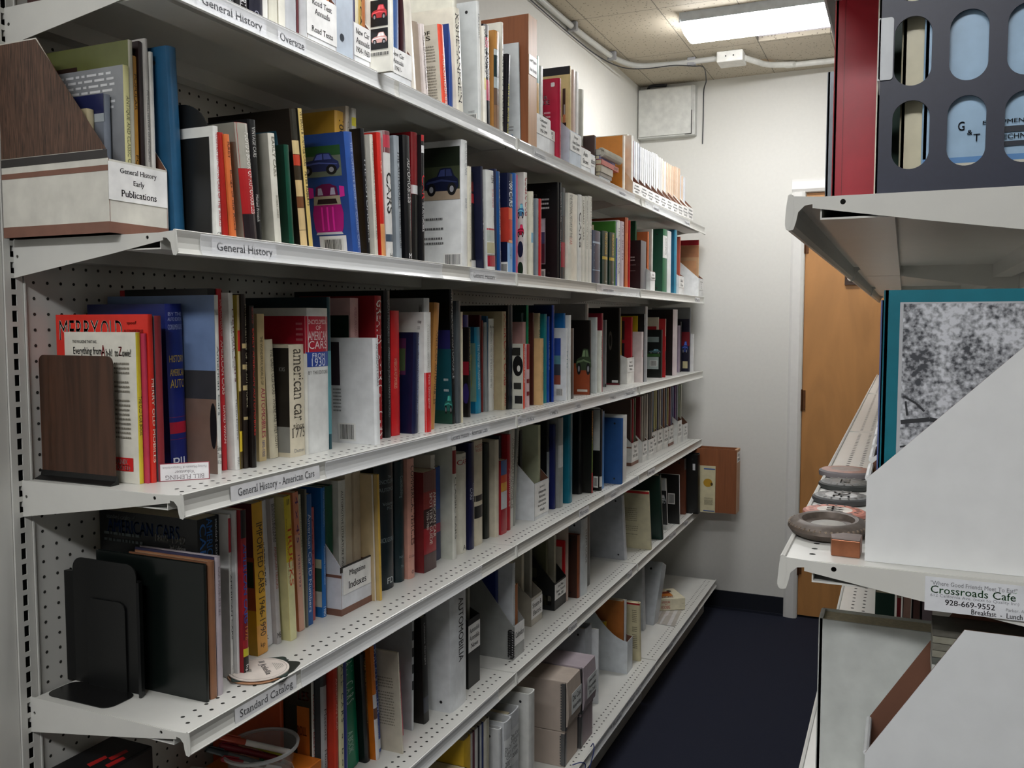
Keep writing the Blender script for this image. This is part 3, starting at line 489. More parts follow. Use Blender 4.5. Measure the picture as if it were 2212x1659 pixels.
('G', 'hb', 0.3170, 0.7470, 0.0110, 0.2786, 0.2117, 0.0, '#1a1a1c', 'black book with large red CAR and white subtitle', {'b': [(0, 0.05, '#b51d24'), (0.08, 0.14, '#e6e6e6')], 't': [('CAR', '#d32027', 0.31, 0.5, 0.05, 0.95), ('THE AUTOMOBILE', '#e9e9e9', 0.52, 0.75, 0.1, 0.45), ('VISUAL HISTORY OF', '#e9e9e9', 0.52, 0.75, 0.55, 0.9)]}),
('G', 'hb', 0.3250, 0.9256, 0.0312, 0.3013, 0.2350, 0.0, '#e2e4e3', 'white book with a photo of a dark blue vintage saloon', {'cc': '#d9dbda', 'c': [('r', 0.031, 1, 0.05, 0.46, '#39402c'), ('r', 0.031, 1, 0.05, 0.2, '#1c2418'), ('r', 0.031, 1, 0.38, 0.46, '#a3917c'), ('car', 0.044, 0.434, 0.21, 0.42, '#151a33'), ('x', 0.221, 0.443, 0.6, 0.83, '#555'), ('bar', 0.027, 0.199, 0.89, 0.97, '#3a3a3a')], 't': [('CLASSIC CARS', '#a9adb0', 0.02, 0.27, 0.4, 0.8), ('BARTER', '#a9adb0', 0.45, 0.53, 0.4, 0.75)]}),
('G', 'hb', 0.3220, 0.9615, 0.0215, 0.2452, 0.1863, 0.0, '#e3dfcc', 'cream book with tiny spine title beside the white saloon book', {'t': [('The Complete Illustrated History of Rolls Royce', '#a09a80', 0.2, 0.75, 0.3, 0.55)], 'h': [('*', '#222', 0.9, 0.93)]}),
('G', 'hb', 0.3015, 0.9924, 0.0600, 0.2399, 0.1823, -3.4, '#16181a', 'black book with a red and white picture on its spine', {'b': [(0.1, 0.2, '#7a2a26'), (0.22, 0.32, '#b3272c'), (0.9, 1, '#d9d9d9')]}),
('G', 'hb', 0.3165, 1.0532, 0.0110, 0.2585, 0.1965, -1.9, '#20233a', 'dark navy wrinkled book lettered CARS', {'t': [('CARS', '#c9c9d0', 0.3, 0.7, 0.4, 0.8)]}),
('G', 'hb', 0.3220, 1.0772, 0.0465, 0.2536, 0.1927, -2.4, '#dfe1de', 'white book of the World with a white and red car print', {'cc': '#cfd2cf', 'b': [(0.57, 0.59, '#b02a3a'), (0.59, 0.7, '#b7bfb8'), (0.71, 0.82, '#b9b591'), (0.83, 0.84, '#3a3a2c'), (0.84, 0.95, '#a51c34')], 't': [('TEN', '#222', 0.04, 0.12, 0.5, 0.9), ('of the World', '#c05a6a', 0.18, 0.36, 0.55, 0.85), ('Wilson', '#333', 0.44, 0.53, 0.7, 0.9)]}),
('G', 'hb', 0.3178, 1.1245, 0.0120, 0.2642, 0.2008, 0.0, '#262b48', 'navy book mostly hidden after the white car print book', {}),
('G', 'hb', 0.3220, 1.1373, 0.0195, 0.2589, 0.1968, -1.9, '#124a86', 'blue book lettered GREAT CARS / THE GOLDEN AGE', {'t': [('GREAT CARS / THE GOLDEN AGE', '#e8e4c8', 0.04, 0.62, 0.45, 0.95), ('RENAULT', '#e8e4c8', 0.78, 0.92, 0.6, 0.9)]}),
('G', 'hb', 0.3220, 1.1997, 0.0321, 0.2657, 0.2020, 0.0, '#1a2142', 'book with a red cartoon car stretched over its dark spine', {'cc': '#141a38', 'b': [(0.34, 0.46, '#e06a48'), (0.46, 0.66, '#c23c2c'), (0.66, 0.69, '#efb08a'), (0.69, 1, '#8fb4dc')], 'c': [('r', 0.0, 1, 0.34, 0.68, '#b83a2c'), ('r', 0.012, 1, 0.88, 1, '#ddd'), ('bar', 0.024, 0.108, 0.9, 0.98, '#222')], 't': [('100 CARS', '#e9ebee', 0.08, 0.33, 0.15, 0.75), ('Giorgio', '#345', 0.73, 0.85, 0.3, 0.55)]}),
('G', 'hb', 0.3220, 1.2342, 0.0216, 0.2706, 0.2056, 0.0, '#0f58a4', 'narrow bright blue hardback', {}),
('G', 'pb', 0.3160, 1.2566, 0.0206, 0.2702, 0.1999, 0.0, '#c4236a', 'thin magenta book', {}),
('G', 'hb', 0.3150, 1.3202, 0.0075, 0.2861, 0.2000, 0.0, '#d9d9d2', 'white book with blue red and green car pictures on its cover', {'cc': '#d5d5cf', 'c': [('car', 0.0, 0.102, 0.3, 0.44, '#4a86b0'), ('car', 0.0, 0.102, 0.5, 0.62, '#a31c3a'), ('disc', 0.012, 0.096, 0.66, 0.82, '#15233f'), ('disc', 0.012, 0.096, 0.86, 1, '#14301f')], 'b': [(0, 1, '#e6e6e0')]}),
('G', 'hb', 0.3150, 1.3285, 0.0177, 0.2870, 0.2181, 0.0, '#e6e4dc', 'white book with torn top and red CARS lettering', {'t': [('CLASSIC CARS', '#a8343c', 0.05, 0.42, 0.1, 0.9)]}),
('G', 'hb', 0.3200, 1.3665, 0.0135, 0.2395, 0.1820, 0.0, '#dddac8', 'short cream book with a light blue drawing', {'b': [(0.48, 0.6, '#7fb0c8')], 't': [('AUTO OF', '#9a9480', 0.1, 0.3, 0.3, 0.8)]}),
('G', 'hb', 0.3160, 1.4113, 0.0176, 0.2263, 0.1720, 0.0, '#7d8894', 'short grey book with yellow spine title', {'b': [(0, 1, '#8b939a')], 't': [('THIS IS MY BEST', '#d8c46a', 0.15, 0.6, 0.6, 0.9)]}),
('G', 'hb', 0.3180, 1.4302, 0.0164, 0.2274, 0.1728, 0.0, '#c3202a', 'short bright red book', {}),
('G', 'binder', 0.3084, 1.6002, 0.0126, 0.2992, 0.2400, 0.0, '#0d0d10', 'large black book with white text block on its cover', {'cc': '#0c0c0f', 'c': [('t', 'rs', '#9a9a9a', 0.283, 0.333, 0.11, 0.135), ('x', 0.116, 0.299, 0.16, 0.29, '#c9c9c9'), ('r', 0.166, 0.316, 0.36, 0.83, '#8d8288'), ('r', 0.176, 0.309, 0.37, 0.5, '#c9c2cc'), ('r', 0.176, 0.309, 0.5, 0.62, '#4a4668'), ('r', 0.176, 0.309, 0.62, 0.82, '#5a2c3a'), ('r', 0.166, 0.316, 0.88, 0.98, '#d9d9d9'), ('bar', 0.183, 0.299, 0.9, 0.97, '#222')]}),
('G', 'hb', 0.3116, 1.6136, 0.0110, 0.2998, 0.2278, 0.0, '#17171b', 'slim black book lettered CUSTOM CARS', {'t': [('GREAT CARS', '#dcdcdc', 0.1, 0.4, 0.3, 0.8), ('Richard Nichols', '#dcdcdc', 0.48, 0.7, 0.3, 0.7)]}),
('G', 'hb', 0.3050, 1.6455, 0.0372, 0.2903, 0.2206, 0.0, '#2c3035', 'dark book with red flashes on its cover', {'b': [(0.05, 0.3, '#3f4a50'), (0.58, 0.85, '#a8243a')]}),
('G', 'hb', 0.3160, 1.6835, 0.0877, 0.2783, 0.2115, 0.0, '#dedbce', 'thick ivory book lettered PICTORIAL HISTORY OF THE CAR', {'t': [('THE PICTORIAL HISTORY OF THE', '#55534a', 0.02, 0.5, 0.1, 0.3), ('CAR', '#cf7a70', 0.5, 0.58, 0.1, 0.3)]}),
('G', 'hb', 0.3180, 1.7720, 0.0273, 0.2840, 0.2159, 0.0, '#e3e3df', 'white book with thin navy stripe and black CARS letters', {'t': [('CARS', '#222', 0.2, 0.6, 0.1, 0.6)]}),
('G', 'hb', 0.3160, 1.8001, 0.0401, 0.2837, 0.2156, 0.0, '#dddcd2', 'first white volume of a tall matched set of three', {'t': [('LOMBARD  CARS', '#77756a', 0.05, 0.5, 0.3, 0.6)]}),
('G', 'hb', 0.3160, 1.8410, 0.0315, 0.2878, 0.2187, 0.0, '#dddcd2', 'second white volume of a tall matched set of three', {'t': [('GEORGANO  CARS 1886-1930', '#77756a', 0.05, 0.6, 0.3, 0.6)]}),
('G', 'hb', 0.3160, 1.8733, 0.0395, 0.2929, 0.2226, 0.0, '#e0dfd6', 'third white volume of a tall matched set of three', {'t': [('WORLD & CARS OF THE ANTIQUES', '#77756a', 0.02, 0.6, 0.3, 0.7)]}),
('G', 'hb', 0.3200, 1.9136, 0.0818, 0.1840, 0.1398, 0.0, '#2b3c58', 'book with a blue car grille printed down its spine', {'b': [(0, 0.2, '#31405e'), (0.2, 0.24, '#9fb4c8'), (0.72, 0.74, '#8fb0cc')], 't': [('| | | |', '#7f9cb8', 0.26, 0.7, 0.1, 0.9)]}),
('G', 'hb', 0.2889, 1.9962, 0.0100, 0.2099, 0.1595, 0.0, '#c9b8a0', 'small tan book peeking behind the grille covered one', {}),
('G', 'hb', 0.3180, 2.0254, 0.0600, 0.1921, 0.1460, 0.0, '#1a3328', 'dark green book with gold block title, first of a pair', {'b': [(0.46, 0.52, '#c2a62c')], 't': [('WORLD CAR CATALOG', '#d9b94a', 0.03, 0.42, 0.3, 0.75)], 'h': [('CARS', '#cfcfc0', 0.9, 0.93)]}),
('G', 'hb', 0.3160, 2.1137, 0.0600, 0.1954, 0.1485, 0.0, '#1b3529', 'dark green book with gold block title, second of a pair', {'b': [(0.46, 0.52, '#c2a62c')], 't': [('WORLD CAR CATALOG', '#d9b94a', 0.03, 0.42, 0.3, 0.75)], 'h': [('CARS', '#cfcfc0', 0.9, 0.93)]}),
('G', 'hb', 0.3139, 2.1745, 0.0120, 0.2410, 0.1832, 0.0, '#3f7a2c', 'taller leaf green book behind the dark green pair', {}),
('G', 'hb', 0.3160, 2.1873, 0.0117, 0.2386, 0.1813, 0.0, '#4d62b0', 'narrow blue and white book beyond the green pair', {'b': [(0, 0.25, '#d9d9d9')], 't': [('COMPLETE ENCYCLOPEDIA', '#e9e9f4', 0.28, 0.95, 0.3, 0.8)]}),
('G', 'hb', 0.3180, 2.1998, 0.0257, 0.2466, 0.1874, 0.0, '#e3e2dc', 'white book lettered THE CLASSIC CAR', {'t': [('THE CLASSIC CAR', '#4a4a44', 0.1, 0.8, 0.25, 0.75)]}),
('G', 'hb', 0.3160, 2.2374, 0.0527, 0.2475, 0.1881, 0.0, '#b9aeb8', 'pale mauve book lettered The Classic Era', {'t': [('The Classic Era', '#6a5a60', 0.03, 0.58, 0.3, 0.8)]}),
('G', 'hb', 0.3121, 2.3201, 0.0382, 0.2699, 0.2052, 0.0, '#c4672f', 'tall rust orange book lettered EUROPEAN AUTOMOBILES', {'b': [(0, 0.22, '#b0522a')], 't': [('EUROPEAN AUTOMOBILES', '#4a2410', 0.25, 0.88, 0.6, 0.9)], 'cc': '#8c3d22'}),
('G', 'pb', 0.3159, 2.3591, 0.0060, 0.2624, 0.1942, 0.0, '#c8232a', 'thin scarlet book at the edge of the rust one', {}),
('G', 'pb', 0.3100, 2.5387, 0.0819, 0.2022, 0.2200, 0.0, '#141315', 'black spiral book leaning with white lines on cover', {'cc': '#151214', 'b': [(0, 1, '#55555a')], 'c': [('x', 0.115, 0.198, 0.32, 0.44, '#aaa'), ('r', 0.094, 0.202, 0.485, 0.49, '#bbb'), ('r', 0.104, 0.202, 0.6, 0.605, '#aaa')]}),
('G', 'hb', 0.2651, 2.6214, 0.0200, 0.2897, 0.2202, 0.0, '#155a3a', 'deep green book set back in shadow', {'cc': '#0e3f28'}),
('G', 'pb', 0.3054, 2.6594, 0.0200, 0.2457, 0.1818, 0.0, '#c46a3a', 'orange and maroon booklets in the Parts file', {'inn': 1}),
('G', 'pb', 0.3140, 2.6928, 0.0200, 0.2587, 0.1914, 0.0, '#cfd3cc', 'grey card with punched holes in the Parts file', {'inn': 1}),
('G', 'mf', 0.3220, 2.6422, 0.0757, 0.0823, 0.2500, 0.0, '#e9ebea', 'white magazine file labelled Parts Auto Builder', {'back': 0.2, 'lab': (0.05, 0.98, 0.05, 0.4), 'lt': ['Parts', 'Auto Builder']}),
('G', 'binder', 0.3220, 2.8606, 0.0751, 0.2780, 0.2500, 0.0, '#1d6a4a', 'large green ring binder with white spine label', {'cc': '#0f4a34', 'b': [(0.1, 0.45, '#e2e4e2')], 't': [('AUTO SHOW', '#888', 0.13, 0.4, 0.3, 0.7)]}),
('G', 'pb', 0.3160, 2.9541, 0.0706, 0.2796, 0.2069, 0.0, '#dcdfe0', 'white binder with a paper spine slip after the green one', {}),
('G', 'binder', 0.3220, 3.0731, 0.0442, 0.2946, 0.2200, 0.0, '#2e86a4', 'teal blue ring binder near the far end', {'cc': '#186080'}),
('G', 'pb', 0.3049, 3.2397, 0.0120, 0.2752, 0.2037, 0.0, '#b85a48', 'small red and blue magazine in the narrow labelled file', {'inn': 1}),
('G', 'mf', 0.3220, 3.1468, 0.1100, 0.0895, 0.2500, 0.0, '#e6e8e8', 'narrow white file with a two line label near the far end', {'back': 0.19, 'lab': (0.05, 0.95, 0.1, 0.6), 'lt': ['Classic', 'X Files']}),
('G', 'pb', 0.3096, 3.6349, 0.0120, 0.2938, 0.2174, 0.0, '#c9a070', 'magazine with red masthead in the last file', {'cc': '#c29a74', 'c': [('r', 0, 1, 0, 0.09, '#b0202e'), ('r', 0.0, 1, 0.1, 0.3, '#b07a58'), ('r', 0.5, 1, 0.33, 0.6, '#c8a038'), ('r', 0.05, 0.45, 0.36, 0.8, '#c7946a')], 'inn': 1}),
('G', 'mf', 0.3320, 3.5420, 0.1100, 0.0954, 0.2500, 0.0, '#e4e6e6', 'last white magazine file at the far end', {'back': 0.23, 'lab': (0.1, 0.95, 0.08, 0.6), 'lt': ['Parts & Cruise', 'Systems', 'Inc', '1951']}),
('A', 'pb', 0.2040, 0.0500, 0.0089, 0.2367, 0.1550, 0.0, '#e2dfd2', 'white magazine reading Everything from A h-h! to Zowie!', {'b': [(0, 1, '#d9c63a')], 't': [('THE OLD CAR BOOK', '#4a4420', 0.42, 0.68, 0.2, 0.9)], 'c': [('t', 'THE MAGAZINE THAT HAS . . .', '#777', 0.5, 0.88, 0.055, 0.075), ('t', 'Everything from', '#1d1d1d', 0.47, 0.87, 0.1, 0.165), ('t', 'A', '#cf2b2b', 0.42, 0.475, 0.085, 0.165), ('t', 'h-h!  to', '#1d1d1d', 0.24, 0.41, 0.11, 0.16), ('t', 'Z', '#cf2b2b', 0.19, 0.235, 0.095, 0.155), ('t', 'owie!', '#1d1d1d', 0.07, 0.185, 0.11, 0.16), ('r', 0.08, 0.34, 0.83, 0.92, '#cf2626'), ('t', 'HANIX', '#efe8e0', 0.15, 0.33, 0.84, 0.875), ('t', 'TRATED', '#efe8e0', 0.12, 0.33, 0.88, 0.913), ('x', 0.1, 0.3, 0.2, 0.75, '#8a8578')]}),
('A', 'pb', 0.2108, 0.0597, 0.0050, 0.2348, 0.1500, 0.0, '#c23a58', 'thin crimson speckled booklet behind the white magazine', {}),
('A', 'pb', 0.2142, 0.0655, 0.0094, 0.2645, 0.2022, 0.0, '#d92f22', 'red magazine headed MERRY OLD in western lettering', {'t': [('MERRY OLD MOBILES', '#efe0d0', 0.38, 0.88, 0.3, 0.9)], 'c': [('t', 'MERRY', '#efe6da', 0.52, 0.96, 0.035, 0.155), ('t', 'OLD', '#efe6da', 0.27, 0.5, 0.035, 0.15), ('t', 'spoof', '#6a1812', 0.12, 0.22, 0.04, 0.065), ('t', 'IN CONVERTIBLES', '#6a1812', 0.05, 0.25, 0.09, 0.11), ('r', 0.03, 0.16, 0.42, 0.97, '#b8b4aa')]}),
('A', 'hb', 0.2150, 0.0793, 0.0140, 0.2623, 0.1993, 0.0, '#8f3038', 'clear wrapped red volume between the red magazine and blue history', {'cc': '#7b8492'}),
('A', 'hb', 0.1901, 0.1337, 0.0365, 0.2823, 0.1781, -1.2, '#1c2a78', 'blue hardback lettered HISTORY OF THE AMERICAN AUTO in gold', {'cc': '#222c66', 'b': [(0.66, 0.665, '#a02a4a'), (0.69, 0.76, '#b3203a'), (0.79, 0.795, '#a02a4a')], 'h': [('BY THE', '#aab4d8', 0.05, 0.07), ('AUTO EDITORS', '#aab4d8', 0.08, 0.1), ('CONSUMER GUIDE', '#aab4d8', 0.12, 0.15), ('HISTORY', '#c2a648', 0.3, 0.34), ('AMERICAN', '#c2a648', 0.38, 0.42), ('AUTO', '#c2a648', 0.44, 0.49), ('PIL', '#dfe6f2', 0.9, 0.96)]}),
('A', 'hb', 0.2503, 0.1711, 0.0110, 0.2968, 0.2383, 0.0, '#e5e6e0', 'wide white book lettered American Cars with publisher name', {'c': [('r', 0.0, 1, 0, 0.42, '#6f86ad'), ('r', 0.0, 1, 0.42, 0.58, '#3b3c40'), ('r', 0.0, 1, 0.58, 1, '#7a6458'), ('disc', 0.0, 0.06, 0.6, 0.86, '#17171a')], 't': [('MANDEL', '#9a9a94', 0.0, 0.0, 0.3, 0.7), ('American Cars', '#55605e', 0.28, 0.67, 0.3, 0.75)], 'h': [('MANDEL', '#8d8d88', 0.08, 0.11), ('Stewart', '#6a6a66', 0.84, 0.87), ('Tabori', '#6a6a66', 0.88, 0.91), ('& Chang', '#6a6a66', 0.92, 0.95)]}),
('A', 'hb', 0.2297, 0.1829, 0.0200, 0.3084, 0.1900, 0.0, '#15171a', 'wide black book rising behind the white American Cars book', {}),
('A', 'hb', 0.2335, 0.2037, 0.0112, 0.3084, 0.2215, -1.0, '#c6222c', 'slim red book lettered ENCYCLOPEDIA OF AMERICAN CARS', {'t': [('ENCYCLOPEDIA OF', '#e9b9b4', 0.06, 0.26, 0.3, 0.75), ('AMERICAN CARS', '#f1e4dc', 0.28, 0.58, 0.25, 0.85), ('DAVID VIVIAN', '#f1e4dc', 0.64, 0.85, 0.3, 0.75)]}),
('A', 'hb', 0.2504, 0.2157, 0.0110, 0.3016, 0.2292, -1.8, '#e6e6e2', 'white book lettered Detroit Cars by Martin Derrick', {'t': [('Detroit Cars', '#6a2438', 0.09, 0.5, 0.45, 0.85), ('50 Years of the Motor City', '#555', 0.16, 0.42, 0.12, 0.35), ('Martin Derrick', '#555', 0.6, 0.83, 0.4, 0.7), ('PRC', '#999', 0.93, 0.98, 0.3, 0.8)]}),
('A', 'pb', 0.2490, 0.2275, 0.0060, 0.2982, 0.2206, 0.0, '#c9b04a', 'narrow tan book with red band beside Detroit Cars', {'b': [(0, 0.2, '#cdb98a'), (0.2, 0.32, '#c9302c'), (0.32, 0.55, '#d3c08c'), (0.55, 0.78, '#3a2c18'), (0.78, 0.9, '#dfc23a'), (0.9, 1, '#4a3c20')]}),
('A', 'hb', 0.2537, 0.2343, 0.0110, 0.3004, 0.2283, 0.0, '#241c18', 'black spotted book with white slanted title after the tan one', {'t': [('PICTURE HISTORY OF THE AUTOMOBILE', '#c9bfa0', 0.06, 0.65, 0.5, 0.95)], 'b': [(0.28, 0.31, '#b9a676'), (0.4, 0.43, '#b9a676'), (0.52, 0.55, '#b9a676'), (0.7, 0.72, '#b9a676')]}),
('A', 'hb', 0.2609, 0.2461, 0.0110, 0.2806, 0.2132, 0.0, '#17110f', 'black book lettered EARLY AMERICAN AUTOMOBILES in red', {'t': [('HISTORY OF', '#a8332a', 0.01, 0.11, 0.3, 0.6), ('EARLY AMERICAN AUTOMOBILES', '#cf3a2c', 0.14, 0.8, 0.35, 0.85)]}),
('A', 'pb', 0.2253, 0.3072, 0.0196, 0.2673, 0.1978, 0.0, '#d6c08f', 'tan paperback lettered WONDERFUL WORLD OF AUTOMOBILES', {'t': [('THE WONDERFUL WORLD OF', '#4a4030', 0.15, 0.48, 0.3, 0.65), ('AUTOMOBILES', '#b03a56', 0.5, 0.84, 0.3, 0.85), ('1895-1930', '#5a5a88', 0.86, 0.97, 0.3, 0.7)]}),
('A', 'hb', 0.2224, 0.3440, 0.0241, 0.2204, 0.1675, -3.2, '#dad2b8', 'torn cream book THE GREAT OLD CARS WHERE ARE THEY NOW', {'t': [('THE GREAT OLD CARS - WHERE ARE THEY NOW?', '#2c281f', 0.08, 0.92, 0.45, 0.85)]}),
('A', 'hb', 0.2487, 0.3689, 0.0453, 0.2108, 0.1600, 0.0, '#ddd4bd', 'torn cream book lettered american car since 1775', {'c': [('r', 0.023, 1, 0.03, 0.73, '#1c1714'), ('r', 0.023, 1, 0.73, 0.96, '#8d8d88'), ('t', 'ICKS', '#cfcfc8', 0.08, 0.161, 0.2, 0.235)], 't': [('american car', '#4a443a', 0.04, 0.68, 0.2, 0.85)], 'h': [('since', '#4a443a', 0.7, 0.745), ('1775', '#4a443a', 0.745, 0.83), ('Dutton', '#888', 0.93, 0.96)]}),
('A', 'hb', 0.2523, 0.4150, 0.0718, 0.2796, 0.2200, 0.0, '#e4e6e4', 'thick white and red ENCYCLOPEDIA OF AMERICAN CARS from 1930', {'cc': '#b71f38', 'b': [(0.055, 0.31, '#bb2038'), (0.3, 0.405, '#2c4aa0')], 'c': [('r', 0.0, 1, 0, 0.055, '#d9dad6'), ('r', 0.0, 1, 0.31, 1, '#dfe0dc'), ('x', 0.042, 0.114, 0.1, 0.28, '#cf7a82')], 'h': [('ENCYCLOPEDIA', '#f2e2e2', 0.08, 0.11), ('OF', '#f2e2e2', 0.12, 0.15), ('AMERICAN', '#f2e2e2', 0.16, 0.22), ('CARS', '#f2e2e2', 0.225, 0.28), ('FROM', '#dfe6f5', 0.31, 0.345), ('1930', '#dfe6f5', 0.345, 0.4), ('BY THE EDITORS', '#777', 0.43, 0.455)]}),
('A', 'hb', 0.2488, 0.4876, 0.0110, 0.3022, 0.2296, 0.0, '#1f4a54', 'tall teal book behind the white and red encyclopedia', {'b': [(0.35, 0.9, '#5a9098')], 'cc': '#16303a'}),
('A', 'hb', 0.2991, 0.5802, 0.0199, 0.2201, 0.1600, -1.4, '#e4e7e8', 'white book lettered AMERICAN CARS with a barcode on cover', {'cc': '#dfe1e2', 'c': [('r', 0.533, 1, 0.04, 0.45, '#3a3038'), ('x', 0.52, 0.649, 0.48, 0.75, '#777'), ('bar', 0.338, 0.552, 0.82, 0.96, '#2a2a2a')], 't': [('AMERICAN CARS', '#8d9296', 0.05, 0.45, 0.35, 0.7)]}),
('A', 'hb', 0.2290, 0.6010, 0.0300, 0.3035, 0.1500, 0.0, '#d3aaa6', 'pale pink book rising behind the second American Cars book', {'c': [('r', 0.054, 1, 0.12, 0.5, '#1c3326')], 't': [('AMERICAN CARS', '#b07a80', 0.06, 0.26, 0.3, 0.6)]}),
('A', 'hb', 0.2571, 0.6517, 0.0244, 0.3093, 0.2000, 0.0, '#a51d26', 'tall red book lettered GREATEST AMERICAN CARS in white', {'cc': '#8e1a22', 't': [('GREATEST AMERICAN CARS', '#efe9e6', 0.03, 0.98, 0.1, 0.95)]}),
('A', 'hb', 0.2602, 0.6820, 0.0241, 0.3211, 0.2400, 0.0, '#101113', 'tall black book lettered GREAT MARQUES OF AMERICA', {'cc': '#0d0e10', 't': [('GREAT MARQUES OF', '#7c7f84', 0.06, 0.36, 0.3, 0.7), ('AMERICA JONATHAN WOOD', '#8f9296', 0.38, 0.86, 0.3, 0.75)]}),
('A', 'hb', 0.2562, 0.7168, 0.0361, 0.2783, 0.2115, 0.0, '#cf2026', 'bright red book about 30 years of American automobiles', {'t': [('30', '#e0a83a', 0.47, 0.53, 0.75, 0.95), ('AMERICAN AUTOMOBILES', '#e9a890', 0.38, 0.62, 0.2, 0.5)]}),
('A', 'hb', 0.2758, 0.7712, 0.0266, 0.2302, 0.1300, 2.7, '#141a40', 'navy book with small framed picture on its cover', {'cc': '#14193a', 'c': [('r', 0.175, 1, 0.06, 0.42, '#56284a'), ('r', 0.186, 1, 0.16, 0.38, '#4a5a3a')], 't': [('MORE GREAT AMERICAN DREAM MACHINES JAY HIRSCH', '#aab8d8', 0.03, 0.8, 0.45, 0.8)]}),
('A', 'hb', 0.2927, 0.8011, 0.0305, 0.2756, 0.2000, 0.0, '#e4e4e0', 'white and red book lettered American Automobile centenary', {'b': [(0.5, 1, '#cf2024')], 'c': [('t', 'nd design', '#444', 0.054, 0.102, 0.065, 0.1), ('x', 0.072, 0.108, 0.12, 0.15, '#777')], 't': [('AMERICAN AUTOMOBILE', '#c9c9c4', 0.1, 0.46, 0.55, 0.8), ('A CENTENARY 1893-1993', '#b9b9b4', 0.1, 0.46, 0.25, 0.45), ('Nick Georgano', '#f0c8c4', 0.52, 0.8, 0.3, 0.6)]}),
('A', 'hb', 0.2747, 0.8324, 0.0250, 0.3087, 0.1700, 0.0, '#c3c8ca', 'grey book with AN in thin capitals on its cover', {'c': [('t', 'AN', '#5a5f60', 0.054, 0.102, 0.05, 0.13)], 'cc': '#b4b9bb'}),
('A', 'hb', 0.2732, 0.8582, 0.0226, 0.3010, 0.2288, 5.4, '#c28a4a', 'tan book lettered AMERICAN AUTOMOBILES leaning toward the wall', {'t': [('AMERICAN AUTOMOBILES', '#2a1c0c', 0.22, 0.8, 0.3, 0.8)]}),
('A', 'hb', 0.2675, 0.9814, 0.0161, 0.3338, 0.2555, -2.0, '#0f1114', 'large black book with purple and green car cover', {'cc': '#0d1012', 'c': [('r', 0.013, 1, 0.3, 0.46, '#2a2a68'), ('r', 0.006, 1, 0.44, 0.9, '#15505c'), ('r', 0.006, 1, 0.9, 1, '#1f4a3c'), ('car', 0.0, 0.091, 0.78, 0.92, '#2a6a62'), ('x', 0.039, 0.091, 0.66, 0.78, '#b8c4c8')], 't': [('THE AMERICAN AUTOMOBILE', '#b9bcc0', 0.02, 0.66, 0.25, 0.85)]}),
('A', 'binder', 0.2729, 0.9983, 0.0200, 0.3058, 0.2324, 0.0, '#50565a', 'grey glossy sleeved book beside the purple cover one', {}),
('A', 'pb', 0.2740, 1.0191, 0.0060, 0.2784, 0.2060, 0.0, '#d8d0b4', 'thin cream leaning book with red mark at top', {'t': [('Automobile', '#b03a3a', 0.0, 0.15, 0.1, 0.9)]}),
('A', 'hb', 0.2327, 1.1399, 0.0136, 0.2394, 0.1500, 0.0, '#191514', 'black book lettered America on Wheels with red picture', {'t': [('America on Wheels', '#a89a60', 0.02, 0.48, 0.3, 0.8)], 'c': [('r', 0.0, 1, 0.38, 0.53, '#a02035'), ('disc', 0.0, 0.118, 0.62, 0.85, '#352a70')]}),
('A', 'hb', 0.2172, 1.1543, 0.0200, 0.2728, 0.2052, 0.0, '#4a4588', 'purple book top showing behind the black and red one', {}),
('A', 'hb', 0.2118, 1.2320, 0.0332, 0.2390, 0.1600, -1.9, '#1584a8', 'turquoise book with green portrait panel on its cover', {'cc': '#136a8c', 'c': [('r', 0.007, 1, 0.18, 0.86, '#7fa08c'), ('t', 'EK O', '#cfc040', 0.082, 0.149, 0.3, 0.7)], 't': [('The American Automobile', '#bfe0e6', 0.2, 0.72, 0.3, 0.75)]}),
('A', 'hb', 0.2050, 1.2660, 0.0120, 0.2733, 0.1930, 0.0, '#4a1518', 'dark maroon book behind the turquoise one', {}),
('A', 'pb', 0.2060, 1.2788, 0.0062, 0.2584, 0.1912, 0.0, '#7a2a28', 'thin rust red book after the turquoise one', {}),
('A', 'hb', 0.2109, 1.2937, 0.0159, 0.2524, 0.1918, -1.9, '#8a9090', 'silver grey book with a pink edge', {}),
('A', 'hb', 0.2051, 1.3104, 0.0100, 0.2706, 0.1931, 0.0, '#2a5878', 'steel blue book top behind the silver grey one', {}),
('A', 'hb', 0.2114, 1.3212, 0.0307, 0.2632, 0.1994, 0.0, '#dbdbd4', 'white book CARS OF THE EARLY THIRTIES in red', {'t': [('CARS OF THE EARLY THIRTIES', '#a04048', 0.16, 0.87, 0.65, 0.95), ('AMERICAN CARS OF THE EARLY THIRTIES', '#888', 0.1, 0.75, 0.1, 0.3)], 'h': [('Burness', '#333', 0.075, 0.1)]}),
('A', 'hb', 0.2375, 1.3526, 0.0255, 0.2842, 0.2000, 0.0, '#b7a98a', 'thick beige book with tall red AMERICAN CARS lettering', {'cc': '#aa9c7c', 't': [('AMERICAN CARS', '#a8201c', 0.02, 0.75, 0.2, 0.8), ('1930s', '#a8201c', 0.8, 0.96, 0.3, 0.8)]}),
('A', 'hb', 0.2403, 1.3789, 0.0110, 0.3018, 0.2200, 0.0, '#0e0f10', 'wide black book top behind the beige one', {}),
('A', 'hb', 0.2413, 1.3907, 0.0234, 0.3017, 0.2000, 0.0, '#22272f', 'dark slate book lettered CLASSIC CARS', {'t': [('MODERN CLASSIC CARS', '#c3c7cc', 0.02, 0.42, 0.6, 0.9)]}),
